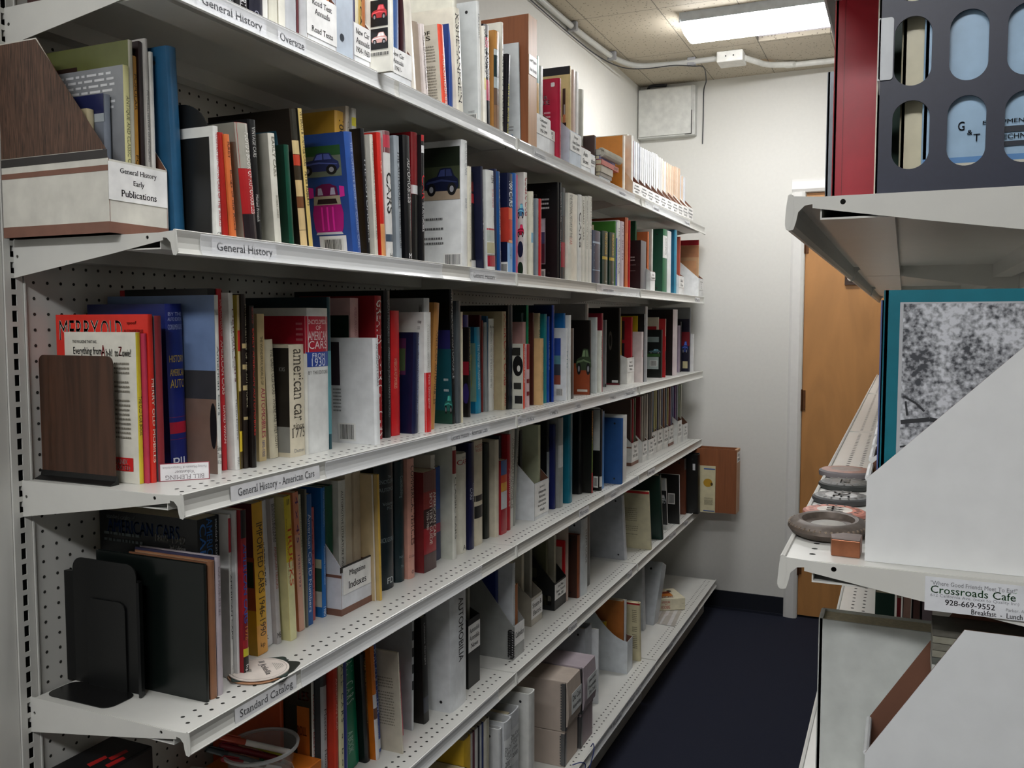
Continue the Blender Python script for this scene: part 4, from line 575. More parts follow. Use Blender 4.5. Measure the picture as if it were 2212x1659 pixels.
('A', 'pb', 0.2737, 1.4150, 0.0137, 0.1901, 0.1200, 0.0, '#d9d0c4', 'black and white photo cover book with orange red spine', {'cc': '#c9c9bc', 'b': [(0, 1, '#d8452c')], 'c': [('disc', 0.014, 0.285, 0.18, 0.5, '#141414'), ('disc', 0.085, 0.171, 0.33, 0.43, '#d6d6ce'), ('r', 0.085, 1, 0.06, 0.18, '#2a2a26'), ('r', 0.057, 0.256, 0.6, 0.7, '#2c2c28'), ('r', 0.028, 0.228, 0.8, 0.92, '#222')], 't': [('AMERICAN CARS', '#f0d9c8', 0.02, 0.6, 0.2, 0.8)]}),
('A', 'pb', 0.2651, 1.4623, 0.0216, 0.1884, 0.1394, 0.0, '#d9b9bc', 'pink white chequered book with red spine', {'b': [(0.0, 0.4, '#a81c2c'), (0.55, 0.62, '#7a1a28'), (0.75, 0.82, '#7a1a28')]}),
('A', 'hb', 0.2452, 1.4846, 0.0200, 0.2540, 0.1200, 0.0, '#c49a96', 'salmon pink book above the black and white camera cover', {}),
('A', 'hb', 0.2305, 1.5054, 0.0150, 0.2817, 0.2141, 0.0, '#1d3a34', 'small dark green book behind the pink one', {}),
('A', 'hb', 0.2407, 1.5212, 0.0150, 0.3052, 0.2000, 0.0, '#0c8a5a', 'tall shiny emerald book lettered AUTOMOBILE', {'cc': '#0c3328', 't': [('AMERICAN AUTOMOBILE', '#bfe0cc', 0.05, 0.5, 0.5, 0.9)]}),
('A', 'hb', 0.2531, 1.5370, 0.0116, 0.2824, 0.2146, 0.0, '#4a201c', 'maroon brown book beside the pale yellow lettered one', {}),
('A', 'hb', 0.2761, 1.5494, 0.0235, 0.2035, 0.1546, 0.0, '#d2ad7a', 'tan book lettered THE COMPACT BROCHURE', {'t': [('THE COMPACT BROCHURE', '#5a3a1c', 0.13, 0.78, 0.4, 0.8)]}),
('A', 'hb', 0.2573, 1.5737, 0.0150, 0.2816, 0.2140, 0.0, '#b9a988', 'beige book lettered AMER in green behind the tan one', {'t': [('AMERICAN', '#1a6a40', 0.03, 0.5, 0.15, 0.9)]}),
('A', 'hb', 0.2628, 1.6127, 0.0203, 0.2790, 0.2120, 0.0, '#1c8088', 'teal book between the tan and royal blue ones', {}),
('A', 'hb', 0.2662, 1.6338, 0.0117, 0.2715, 0.2063, 0.0, '#1a4aa0', 'narrow blue book with white slanted title', {'t': [('THE SPIRIT OF 76', '#b4c8e8', 0.28, 0.62, 0.3, 0.8)]}),
('A', 'hb', 0.2716, 1.6561, 0.0184, 0.3071, 0.2400, 0.0, '#0f3a98', 'tall shiny royal blue book lettered in white', {'cc': '#0a1c50', 't': [('GREAT AMERICAN CARS OF THE 50s', '#c3d0e8', 0.05, 0.5, 0.6, 0.95)]}),
('A', 'hb', 0.2938, 1.7235, 0.0120, 0.2347, 0.1600, 0.0, '#e2e5e6', 'white book lettered FIFTIES with blue photo and barcode', {'cc': '#dde1e4', 'c': [('r', 0.128, 1, 0.14, 0.78, '#2c4a9a'), ('r', 0.128, 1, 0.38, 0.5, '#5a8a96'), ('r', 0.128, 1, 0.5, 0.65, '#3a3f4a'), ('r', 0.128, 1, 0.65, 0.78, '#8a4a3a'), ('bar', 0.093, 0.222, 0.84, 0.93, '#222')], 't': [('FIFTIES', '#1f6a70', 0.32, 0.55, 0.2, 0.8)]}),
('A', 'hb', 0.2804, 1.7362, 0.0150, 0.2826, 0.2147, 0.0, '#1f6aaa', 'sky blue book top behind the white barcode one', {}),
('A', 'hb', 0.2939, 1.7520, 0.0167, 0.2766, 0.2102, 0.0, '#e0e2e0', 'white book lettered CARS OF THE FANTASTIC 50S', {'t': [("CARS OF THE FANTASTIC '50s", '#26423c', 0.03, 0.8, 0.55, 0.95)]}),
('A', 'hb', 0.2844, 1.7704, 0.0600, 0.2339, 0.1777, 0.0, '#18191c', 'thin black book left of the green mustang cover', {}),
('A', 'hb', 0.2871, 1.9758, 0.0177, 0.2608, 0.2000, 0.0, '#161413', 'black book with a green car on orange leaves cover', {'cc': '#1a1614', 'c': [('r', 0.0, 1, 0.58, 1, '#9a4a2c'), ('car', -0.027, 0.258, 0.38, 0.72, '#3c4a34'), ('r', 0.041, 0.231, 0.93, 0.96, '#d9d0c4')]}),
('A', 'hb', 0.2674, 1.9943, 0.0300, 0.3187, 0.2000, 0.0, '#8d8985', 'large translucent grey sleeved book behind the mustang cover', {}),
('A', 'hb', 0.2850, 2.0519, 0.0167, 0.2712, 0.2061, 0.0, '#c9cfcd', 'pale grey book leaning slightly after the green car cover', {}),
('A', 'hb', 0.2852, 2.1058, 0.0175, 0.2237, 0.1700, 0.0, '#e2e3d8', 'white book with dark slanted title before the silver one', {'t': [('DREAM CARS', '#3a3a34', 0.1, 0.5, 0.3, 0.7)]}),
('A', 'hb', 0.2818, 2.1241, 0.0200, 0.2865, 0.2178, 0.0, '#8a1c30', 'crimson book behind two white leaning ones', {}),
('A', 'hb', 0.2215, 2.3609, 0.0143, 0.2629, 0.1998, 0.0, '#84888a', 'silver book with black foot leaning right', {'b': [(0.95, 1, '#1a1a1a')]}),
('A', 'hb', 0.2368, 2.4955, 0.0207, 0.3115, 0.2200, 0.0, '#17140f', 'tall black book showing chrome wheel details', {'cc': '#16140f', 'c': [('disc', 0.141, 0.212, 0.3, 0.55, '#5a544c'), ('disc', 0.155, 0.198, 0.35, 0.5, '#17140f'), ('r', 0.024, 0.141, 0.94, 0.97, '#ddd'), ('r', 0.0, 1, 0.98, 1, '#7a1a2a')]}),
('A', 'pb', 0.2123, 2.5906, 0.0200, 0.2744, 0.1983, 0.0, '#b9a63c', 'thin yellow edged magazine before the Ready Car file', {'inn': 1}),
('A', 'pb', 0.2442, 2.6411, 0.0200, 0.2735, 0.2024, 0.0, '#b8202f', 'red bordered magazine picturing old cars in the file', {'cc': '#b8202f', 'c': [('r', 0.15, 0.85, 0.06, 0.35, '#3a2c2c'), ('r', 0.15, 0.85, 0.4, 0.65, '#23262f')], 'inn': 1}),
('A', 'mf', 0.2502, 2.5562, 0.1100, 0.1076, 0.2382, 0.0, '#e4e4df', 'white magazine file labelled Ready Car Illustrated', {'back': 0.17, 'lab': (0.05, 0.95, 0.08, 0.55), 'lt': ['Ready Car', 'Illustrated', '1960-61']}),
('A', 'hb', 0.2809, 2.6789, 0.0237, 0.2139, 0.1626, 0.0, '#dfd3d0', 'pale pink book after the Ready Car file', {'t': [('AUTOS', '#b04a5a', 0.35, 0.5, 0.1, 0.4)]}),
('A', 'pb', 0.2521, 2.7034, 0.0080, 0.2810, 0.2079, 0.0, '#c9b020', 'yellow spined magazine behind the pale pink book', {}),
('A', 'hb', 0.2813, 2.7176, 0.0529, 0.3212, 0.2000, 0.0, '#888c90', 'tall clear sleeved black book with grey spine', {'cc': '#1a1c1e', 'c': [('r', 0.0, 1, 0, 0.1, '#7a7c7e'), ('r', 0.017, 1, 0.25, 1, '#16181a')]}),
('A', 'hb', 0.2756, 3.0232, 0.0282, 0.2204, 0.1600, 0.0, '#101310', 'short black book with green racing car panel', {'cc': '#0f120f', 'c': [('r', 0.079, 1, 0.15, 0.26, '#7f8c8a'), ('car', 0.02, 0.374, 0.4, 0.5, '#3f5a62'), ('r', 0.039, 1, 0.5, 0.56, '#2f5a28'), ('r', 0.079, 1, 0.57, 0.82, '#a9b4b2'), ('bar', 0.138, 0.315, 0.65, 0.75, '#222')]}),
('A', 'pb', 0.2535, 3.0522, 0.0100, 0.2768, 0.2049, 0.0, '#d9cdb8', 'cream and red booklet behind the small black book', {'c': [('r', 0.048, 1, 0.15, 0.6, '#b0242c')]}),
('A', 'pb', 0.2843, 3.0630, 0.0080, 0.2702, 0.2000, 0.0, '#b02024', 'scarlet and black magazine between the two black books', {'b': [(0, 0.3, '#b9b0a0'), (0.55, 0.7, '#1a1a1a')]}),
('A', 'hb', 0.2837, 3.2209, 0.0962, 0.3154, 0.1700, 0.0, '#c6b8bc', 'pale lilac spined book with plain black cover', {'cc': '#191a1a'}),
('A', 'pb', 0.2429, 3.5003, 0.0450, 0.2380, 0.1761, 0.0, '#9a8aa0', 'slim mauve book near the far end of the third shelf', {}),
('A', 'hb', 0.2438, 3.5461, 0.0208, 0.2576, 0.1958, 0.0, '#15151a', 'narrow black book beside the red glow cover', {}),
('A', 'hb', 0.2779, 3.5954, 0.0312, 0.3305, 0.2000, 0.0, '#1a1c30', 'clear sleeved book with a blue car in a red glow', {'cc': '#17182a', 'c': [('r', 0.0, 1, 0, 0.18, '#7c7f80'), ('r', 0.0, 1, 0.38, 0.6, '#7a1a24'), ('car', 0.043, 0.195, 0.52, 0.72, '#2c3f80'), ('r', 0.043, 0.173, 0.84, 0.95, '#b9b088')]}),
('A', 'pb', 0.2898, 3.6274, 0.0246, 0.1938, 0.1434, 0.0, '#dadada', 'last thin white booklet against the far end', {}),
('S', 'hb', 0.2828, 0.0986, 0.0062, 0.2244, 0.2350, 0.0, '#111715', 'large black hardback leaning on the black bookend', {'cc': '#0e1412'}),
('S', 'hb', 0.2825, 0.1097, 0.0153, 0.2254, 0.1713, 0.0, '#94684c', 'brown book between the black one and Car Museums', {'cc': '#7d563e'}),
('S', 'hb', 0.2823, 0.1257, 0.0128, 0.2292, 0.1742, 0.0, '#b9b0b8', 'lilac grey book lettered CAR MUSEUMS #3', {'cc': '#3c3c56', 't': [('CAR MUSEUMS #3', '#8c8088', 0.07, 0.42, 0.3, 0.7)]}),
('S', 'pb', 0.2340, 0.1393, 0.0500, 0.2830, 0.2220, 0.0, '#0e1318', 'black Standard catalog of American Cars 1805-1942 book', {'cc': '#0c1012', 'c': [('t', 'standard catalog of', '#9aa4a4', 0.62, 0.92, 0.02, 0.055), ('t', 'AMERICAN CARS', '#1f4d8c', 0.18, 0.92, 0.05, 0.13), ('t', '1805-1942', '#c9c9c4', 0.12, 0.42, 0.11, 0.155), ('t', '3rd Edition', '#c9c9c4', 0.12, 0.28, 0.165, 0.195), ('r', 0.05, 0.5, 0.21, 0.32, '#1d3a22'), ('x', 0.55, 0.95, 0.13, 0.21, '#5c6668')], 't': [('AMERICAN', '#2f6fc0', 0.0, 0.32, 0.38, 0.65), ('CARS', '#2f6fc0', 0.03, 0.3, 0.08, 0.35), ('standard catalog of', '#dfe6ea', 0.02, 0.33, 0.75, 0.92)]}),
('S', 'pb', 0.2526, 0.1901, 0.0062, 0.2836, 0.2099, 0.0, '#dcdcd8', 'thick white book lettered AMERICAN CARS in black', {'b': [(0.02, 0.23, '#c23040')], 't': [('AMERICAN CARS', '#141414', 0.36, 0.76, 0.3, 0.75), ('Standard Catalog of', '#555', 0.25, 0.34, 0.2, 0.6), ('1946-1975', '#555', 0.92, 0.98, 0.3, 0.6)]}),
('S', 'pb', 0.2600, 0.1971, 0.0060, 0.2895, 0.2143, 0.0, '#d6d7d6', 'plain white book between two American Cars books', {}),
('S', 'pb', 0.2680, 0.2039, 0.0133, 0.2899, 0.2145, 0.0, '#a01c28', 'red and black book lettered AMERICAN CARS in blue', {'b': [(0, 0.17, '#1b1418'), (0.62, 0.78, '#7a1424'), (0.83, 0.88, '#c9c030'), (0.88, 1, '#141414')], 't': [('AMERICAN CARS', '#2a5ab0', 0.2, 0.68, 0.2, 0.8), ('1976', '#d98a2c', 0.7, 0.78, 0.3, 0.8), ('kp', '#ddd', 0.93, 0.98, 0.2, 0.8)]}),
('S', 'pb', 0.2265, 0.2899, 0.0286, 0.2828, 0.2145, -1.8, '#dba82c', 'yellow book lettered IMPORTED CARS 1946-1990', {'cc': '#6a3440', 'b': [(0.8, 1, '#e0a24a')], 'c': [('r', 0.0, 1, 0.35, 0.7, '#a8623a'), ('r', 0.0, 1, 0.7, 1, '#d8b030'), ('r', 0.012, 1, 0.38, 0.55, '#2c4a28')], 't': [('IMPORTED CARS 1946-1990', '#3a2c14', 0.13, 0.88, 0.3, 0.85)], 'h': [('kp', '#3a2c14', 0.92, 0.96)]}),
('S', 'pb', 0.2106, 0.3192, 0.0337, 0.2775, 0.1986, -2.8, '#d9dadc', 'white book lettered standard catalog of INDEPENDENTS', {'t': [('standard catalog of', '#333', 0.04, 0.26, 0.2, 0.5), ('INDEPENDENTS', '#3a3a40', 0.28, 0.58, 0.2, 0.65)], 'h': [('K', '#333', 0.92, 0.95)]}),
('S', 'pb', 0.2201, 0.3538, 0.0122, 0.2814, 0.2081, -2.9, '#b4b0b0', 'grey book lettered AMERICAN TRUCKS in red brown', {'t': [('ILLUSTRATED', '#3a3434', 0.04, 0.3, 0.5, 0.9), ('ENCYCLOPEDIA OF', '#3a3434', 0.04, 0.3, 0.15, 0.45), ('AMERICAN TRUCKS', '#a04a34', 0.33, 0.62, 0.3, 0.8)], 'h': [('MBI', '#333', 0.92, 0.96)]}),
('S', 'pb', 0.2326, 0.3771, 0.0198, 0.2810, 0.2000, -2.7, '#dcc838', 'wide bright yellow book lettered TRUCKS in red', {'cc': '#ded9a0', 'b': [(0.45, 1, '#dcd9a4')], 't': [('TRUCKS', '#cf4a20', 0.2, 0.62, 0.25, 0.85), ('Standard Catalog of American Light Duty', '#7a6a30', 0.15, 0.6, 0.08, 0.22)], 'h': [('II', '#3a3414', 0.02, 0.06)]}),
('S', 'pb', 0.2157, 0.4267, 0.0167, 0.2791, 0.2037, -2.9, '#dd8f70', 'salmon book lettered 4x4s in purple', {'b': [(0.3, 1, '#dcaa92')], 't': [("4 x 4's", '#5a2a6a', 0.03, 0.36, 0.25, 0.8), ('1945-1993', '#6a3a5a', 0.45, 0.68, 0.3, 0.6)]}),
('S', 'pb', 0.2115, 0.4442, 0.0074, 0.2711, 0.1995, -2.0, '#d4d0b4', 'cream book lettered AMERICAN AUTOMOBILE TRADEMARKS', {'t': [('AMERICAN AUTOMOBILE TRADEMARKS', '#7a7660', 0.03, 0.6, 0.25, 0.7)]}),
('S', 'pb', 0.2137, 0.4524, 0.0060, 0.2783, 0.2017, 0.0, '#6a6a60', 'olive grey book on US military wheeled vehicles', {'t': [('U.S. MILITARY WHEELED VEHICLES', '#1c1c18', 0.2, 0.6, 0.3, 0.7)]}),
('S', 'pb', 0.2107, 0.4592, 0.0196, 0.2662, 0.1970, 0.0, '#1f5a9c', 'blue book lettered American Car ID Numbers', {'t': [('American Car ID Numbers', '#cfdcec', 0.15, 0.9, 0.25, 0.75)]}),
('S', 'pb', 0.2000, 0.4797, 0.0213, 0.2339, 0.1731, 0.0, '#c2605c', 'thin coral book between two blue ones', {'t': [('Cars & Trucks', '#8a2a30', 0.1, 0.8, 0.3, 0.8)]}),
('S', 'pb', 0.2075, 0.5148, 0.0134, 0.2703, 0.1700, 0.0, '#1268b4', 'bright blue identification handbook with picture cover', {'cc': '#1b69b0', 'c': [('r', 0.012, 0.108, 0.55, 0.62, '#c9d0b0'), ('r', 0.012, 0.108, 0.62, 0.8, '#3a5a4a'), ('r', 0.012, 0.108, 0.8, 0.92, '#c9cfc4')], 't': [("Cruise Vehicle Manufacturer's", '#9cc4e8', 0.03, 0.3, 0.4, 0.8), ('Automobile Identification', '#b4d4f0', 0.45, 0.75, 0.4, 0.8), ('1980', '#dfeaf4', 0.92, 0.99, 0.2, 0.8)]}),
('S', 'hb', 0.2016, 0.5415, 0.0256, 0.2660, 0.1876, 0.0, '#0a5238', 'dark green book in the Magazine Indexes file', {'inn': 1}),
('S', 'pb', 0.2131, 0.5677, 0.0256, 0.2738, 0.1991, 0.0, '#dcdcd4', 'white Automotive Literature Index in the Magazine Indexes file', {'t': [('AUTOMOTIVE LITERATURE INDEX', '#3a3a36', 0.08, 0.72, 0.3, 0.6)], 'inn': 1}),
('S', 'pb', 0.2119, 0.5939, 0.0256, 0.2859, 0.1979, 0.0, '#cbbfa8', 'cream booklet in the Magazine Indexes file', {'inn': 1}),
('S', 'pb', 0.2162, 0.6202, 0.0256, 0.2847, 0.2022, 0.0, '#bfb096', 'second cream booklet in the Magazine Indexes file', {'inn': 1}),
('S', 'mf', 0.2375, 0.5370, 0.1139, 0.1025, 0.2255, 0.0, '#dcdfe6', 'white magazine file labelled Magazine Indexes with brown base stripe', {'back': 0.27, 'lab': (0.05, 0.97, 0.03, 0.58), 'lt': ['Magazine', 'Indexes'], 'stripe': 1, 'dark': 1}),
('S', 'pb', 0.2463, 0.6517, 0.0060, 0.2800, 0.2072, -1.8, '#d8cfc4', 'worn off white book after the Magazine Indexes file', {'cc': '#c9b48c'}),
('S', 'pb', 0.2554, 0.6585, 0.0087, 0.2795, 0.2068, -1.6, '#dcb552', 'plain mustard book after the worn white one', {'cc': '#c9ae70'}),
('S', 'hb', 0.2275, 0.7094, 0.0724, 0.3014, 0.2155, 0.0, '#122029', 'thick black green encyclopedia volume M-Z by Nick Georgano', {'h': [('The', '#8a9aa0', 0.13, 0.15), ('ENCYCLOPEDIA', '#8a9aa0', 0.16, 0.19), ('AUTOMOBILE', '#8a9aa0', 0.22, 0.25), ('Volume 2', '#8a9aa0', 0.33, 0.355), ('M-Z', '#8a9aa0', 0.365, 0.39), ('NICK GEORGANO', '#8a9aa0', 0.6, 0.635), ('FD', '#cfd8d8', 0.91, 0.955)], 'round': 1}),
('S', 'hb', 0.2241, 0.7884, 0.0348, 0.2854, 0.2121, 0.0, '#142a30', 'dark teal Coachbuilding encyclopedia volume', {'t': [('Coachbuilding', '#7f9498', 0.12, 0.3, 0.2, 0.6)], 'h': [('NICK', '#7f9498', 0.78, 0.8), ('The', '#7f9498', 0.86, 0.88)], 'round': 1}),
('S', 'hb', 0.2318, 0.8240, 0.0311, 0.2877, 0.2187, 0.0, '#d8a090', 'pink book lettered COMMERCIAL VEHICLES', {'t': [('COMMERCIAL VEHICLES', '#2a1414', 0.06, 0.72, 0.3, 0.8)], 'h': [('G.N. Georgano', '#5a3030', 0.8, 0.83), ('O', '#222', 0.93, 0.96)]}),
('S', 'pb', 0.2384, 0.8835, 0.0627, 0.2465, 0.1700, 0.0, '#8c1824', 'wide red book lettered AMERICAN CAR SPOTTERS GUIDE 1920-1980', {'cc': '#7a2a2c', 'b': [(0, 0.2, '#6a3a38'), (0.2, 0.37, '#8c2a28'), (0.37, 0.56, '#35191a'), (0.56, 0.82, '#9a1624'), (0.82, 1, '#4a3232')], 't': [('AMERICAN CAR', '#efe9e2', 0.22, 0.68, 0.72, 0.95), ("SPOTTER'S GUIDE", '#efe9e2', 0.22, 0.74, 0.42, 0.66), ('1920-1980', '#efe9e2', 0.4, 0.58, 0.2, 0.36)]}),
('S', 'hb', 0.2265, 0.9470, 0.0200, 0.2792, 0.2122, 0.0, '#dcd8cc', 'cream book lettered Ame above the car spotters guide', {'t': [('AMERICAN', '#4a1420', 0.02, 0.5, 0.5, 0.9)]}),
('S', 'pb', 0.2096, 0.9772, 0.0450, 0.2410, 0.1783, 0.0, '#28509c', 'blue paperback with picture foot beside the spotters guide', {'b': [(0.45, 0.6, '#3a5080'), (0.6, 0.7, '#a0284a'), (0.7, 1, '#33385a')]}),
('S', 'hb', 0.2466, 1.0230, 0.0190, 0.2917, 0.1900, 0.0, '#dfdfd6', 'thick white book lettered CLASSIC CARS with red car square', {'cc': '#cfd2c6', 't': [('CLASSIC CARS', '#6a6a60', 0.27, 0.82, 0.3, 0.8)], 'b': [(0.03, 0.24, '#8c2024')]}),
('S', 'hb', 0.2385, 1.0699, 0.0572, 0.2652, 0.2015, 0.0, '#dddacc', 'rounded ivory book with red CARS at its head', {'h': [('NEW', '#999', 0.03, 0.05), ('CARS', '#b02c2c', 0.06, 0.11), ('A', '#222', 0.92, 0.97)], 'round': 1}),
('S', 'hb', 0.2419, 1.1279, 0.0289, 0.2882, 0.2191, 0.0, '#161a44', 'navy book lettered CLASSIC CARS in white', {'t': [('CLASSIC', '#c9cfe0', 0.38, 0.55, 0.5, 0.9), ('CARS', '#c9cfe0', 0.42, 0.53, 0.1, 0.4)]}),
('S', 'hb', 0.2386, 1.1666, 0.0512, 0.2891, 0.2197, 0.0, '#d3cab4', 'cream book with a black key shaped print on its spine', {'b': [(0.52, 0.58, '#222'), (0.62, 0.74, '#222')], 'h': [('HISTORY', '#b04a3a', 0.04, 0.07), ('WORLDS', '#b04a3a', 0.08, 0.11)]}),
('S', 'hb', 0.2283, 1.2530, 0.0294, 0.2701, 0.2053, 0.0, '#1e231e', 'very dark green book between two cream ones', {}),
('S', 'hb', 0.2463, 1.2832, 0.0237, 0.2773, 0.2107, 0.0, '#d5cdb8', 'plain cream book with small black marks', {}),
('S', 'pb', 0.2479, 1.3149, 0.0408, 0.2144, 0.1587, 0.0, '#b0303a', 'book with blue red and white car pictures on its spine', {'b': [(0, 0.2, '#2c5a94'), (0.2, 0.3, '#c84a2c'), (0.3, 0.42, '#d8a040'), (0.42, 0.66, '#c9ccd0'), (0.66, 0.95, '#9c1a2c')]}),
('S', 'hb', 0.2244, 1.3565, 0.0150, 0.2799, 0.2124, 0.0, '#38363c', 'dark grey sleeve behind the red sports car book', {}),
('S', 'hb', 0.2443, 1.3723, 0.0207, 0.2822, 0.2145, 0.0, '#a81e28', 'tall crimson book with white spine title', {'t': [('Automobiles', '#e9c9c4', 0.35, 0.75, 0.2, 0.8)]}),
('S', 'hb', 0.2361, 1.3939, 0.0381, 0.2932, 0.2228, 2.7, '#cfcfc6', 'white book lettered AUTOMOBILES before the society file', {'t': [('WORLDS GREAT AUTOMOBILES', '#77756a', 0.08, 0.8, 0.3, 0.8)]}),
('S', 'hb', 0.2344, 1.4327, 0.0154, 0.2961, 0.2224, 6.2, '#9a9c94', 'grey book lettered AUTOMOBILES in black', {'t': [('AUTOMOBILES', '#2a2a28', 0.06, 0.4, 0.3, 0.85)]}),
('S', 'pb', 0.2008, 1.5607, 0.0200, 0.2700, 0.1795, 0.0, '#3a3a38', 'framed dark photo sheet leaning in the society file', {'cc': '#b4b4ae', 'c': [('r', 0, 1, 0, 1, '#34332f'), ('r', 0.15, 1, 0.05, 0.95, '#8d8f8c'), ('r', 0.3, 0.8, 0.2, 0.6, '#5a5c5a')], 'inn': 1}),
('S', 'pb', 0.2398, 1.6164, 0.0200, 0.2816, 0.2084, 0.0, '#c2c8a8', 'pale green and white papers in the society file', {'inn': 1}),
('S', 'mf', 0.2652, 1.5211, 0.1204, 0.1146, 0.2500, 0.0, '#dfe3e6', 'white file labelled Society of Automotive Historians', {'back': 0.27, 'lab': (0.02, 0.98, 0.02, 0.9), 'lt': ['Society of', 'Automotive', 'Historians', 'Automotive', 'Research Library', 'Wheels']}),
('S', 'hb', 0.2446, 1.6853, 0.0204, 0.2936, 0.2231, 0.0, '#0e1013', 'black binder with pale spine slip beside the society file', {'b': [(0.35, 0.7, '#8c9296')]}),
('S', 'hb', 0.2582, 1.7065, 0.0207, 0.2767, 0.2103, 0.0, '#16205a', 'narrow navy binder next to a grey one', {}),
('S', 'hb', 0.2696, 1.7280, 0.0403, 0.2962, 0.2251, 0.0, '#8d908e', 'grey binder with a white spine slip', {'b': [(0.3, 0.55, '#c9cccc')]}),
('S', 'hb', 0.2718, 1.8141, 0.0390, 0.3002, 0.2282, 0.0, '#146a80', 'teal binder on the fourth shelf middle', {}),
('S', 'hb', 0.2522, 1.9759, 0.0388, 0.2957, 0.2248, 0.0, '#0c0d0e', 'tall black plain binder after the teal one', {}),
('S', 'hb', 0.2843, 2.0155, 0.0110, 0.2960, 0.2250, 0.0, '#43552c', 'book with a green leaf and red flower car photo spine', {'b': [(0, 0.3, '#8a4a28'), (0.3, 0.4, '#33332c'), (0.4, 0.75, '#5a6a34'), (0.75, 1, '#a83a3c')], 't': [('GARDENS', '#d9c46a', 0.02, 0.4, 0.05, 0.3)], 'cc': '#1a1a16'}),
('S', 'hb', 0.2990, 2.0683, 0.0264, 0.2946, 0.1500, 0.0, '#0f1012', 'black book with white panel and barcode sticker', {'b': [(0.82, 0.95, '#d9d9d4')], 'c': [('r', 0.02, 0.19, 0.0, 0.5, '#b8bbb8'), ('r', 0.06, 0.18, 0.82, 0.96, '#d0d0cc'), ('bar', 0.08, 0.16, 0.84, 0.94, '#222')]}),
('S', 'hb', 0.2914, 2.0956, 0.0491, 0.2846, 0.2163, 0.0, '#4f86c0', 'narrow light blue book edge before the blue binder', {}),
('S', 'binder', 0.3310, 2.2277, 0.0175, 0.2496, 0.1897, 0.0, '#2a5a96', 'blue vinyl binder cover facing outward with a light streak', {'cc': '#254e84'}),
('S', 'binder', 0.3310, 2.2471, 0.0533, 0.2574, 0.1956, 0.0, '#dfe0dd', 'white binder wrapped behind the blue vinyl one', {}),
('S', 'mf', 0.2439, 2.6562, 0.1100, 0.0973, 0.2319, 0.0, '#dfe0dd', 'white Road Tests file marked 1947-1960', {'back': 0.245, 'lab': (0.05, 0.95, 0.04, 0.75), 'lt': ['Road', 'Tests', '1947-1960'], 'stripe': True}),
('S', 'pb', 0.2345, 2.6737, 0.0200, 0.2790, 0.2064, 0.0, '#4a3a34', 'first magazine in the Road Tests 1947-1960 file', {'inn': 1}),
('S', 'pb', 0.2341, 2.7074, 0.0200, 0.2798, 0.2071, 0.0, '#a01c2c', 'middle magazine in the Road Tests 1947-1960 file', {'inn': 1}),
('S', 'pb', 0.2339, 2.7411, 0.0200, 0.2807, 0.2077, 0.0, '#5a6a58', 'last magazine in the Road Tests 1947-1960 file', {'inn': 1}),
('S', 'mf', 0.2597, 2.7670, 0.0842, 0.0902, 0.2477, 0.0, '#dfe0dd', 'white Road Tests file marked 1961-1970', {'back': 0.245, 'lab': (0.05, 0.95, 0.04, 0.75), 'lt': ['Road', 'Tests', '1961-1970'], 'stripe': False}),
('S', 'pb', 0.2472, 2.7759, 0.0200, 0.2841, 0.2103, 0.0, '#7a2a30', 'first magazine in the Road Tests 1961-1970 file', {'inn': 1}),
('S', 'pb', 0.2498, 2.8010, 0.0200, 0.2859, 0.2116, 0.0, '#a8a498', 'middle magazine in the Road Tests 1961-1970 file', {'inn': 1}),
('S', 'pb', 0.2524, 2.8260, 0.0200, 0.2877, 0.2129, 0.0, '#8c8478', 'last magazine in the Road Tests 1961-1970 file', {'inn': 1}),
('S', 'mf', 0.2646, 2.8519, 0.0957, 0.0885, 0.2500, 0.0, '#dfe0dd', 'white Road Tests file marked 1971-1980', {'back': 0.245, 'lab': (0.05, 0.95, 0.04, 0.75), 'lt': ['Road', 'Tests', '1971-1980'], 'stripe': False}),
('S', 'pb', 0.2547, 2.8647, 0.0200, 0.2907, 0.2151, 0.0, '#c0b8ac', 'first magazine in the Road Tests 1971-1980 file', {'inn': 1}),
('S', 'pb', 0.2566, 2.8936, 0.0200, 0.2923, 0.2163, 0.0, '#3a3a3a', 'middle magazine in the Road Tests 1971-1980 file', {'inn': 1}),
('S', 'pb', 0.2586, 2.9225, 0.0200, 0.2940, 0.2175, 0.0, '#7d776e', 'last magazine in the Road Tests 1971-1980 file', {'inn': 1}),
('S', 'mf', 0.2347, 3.0062, 0.1100, 0.1012, 0.2227, 0.0, '#dfe0dd', 'white Road Tests file marked 1981-1988', {'back': 0.245, 'lab': (0.05, 0.95, 0.04, 0.75), 'lt': ['Road', 'Tests', '1981-1988'], 'stripe': False}),
('S', 'pb', 0.2287, 3.0238, 0.0200, 0.2863, 0.2119, 0.0, '#6f6a64', 'first magazine in the Road Tests 1981-1988 file', {'inn': 1}),
('S', 'pb', 0.2287, 3.0575, 0.0200, 0.2875, 0.2127, 0.0, '#2c4a6a', 'middle magazine in the Road Tests 1981-1988 file', {'inn': 1}),
('S', 'pb', 0.2287, 3.0911, 0.0200, 0.2886, 0.2136, 0.0, '#a8a060', 'last magazine in the Road Tests 1981-1988 file', {'inn': 1}),
('S', 'mf', 0.2357, 3.1170, 0.1066, 0.1007, 0.2237, 0.0, '#dfe0dd', 'white Road Tests file marked 1989-1998', {'back': 0.245, 'lab': (0.05, 0.95, 0.04, 0.75), 'lt': ['Road', 'Tests', '1989-1998'], 'stripe': False}),
('S', 'pb', 0.2252, 3.1335, 0.0200, 0.2867, 0.2112, 0.0, '#9c9a50', 'first magazine in the Road Tests 1989-1998 file', {'inn': 1}),
('S', 'pb', 0.2271, 3.1660, 0.0200, 0.2885, 0.2131, 0.0, '#5a5a6a', 'middle magazine in the Road Tests 1989-1998 file', {'inn': 1}),
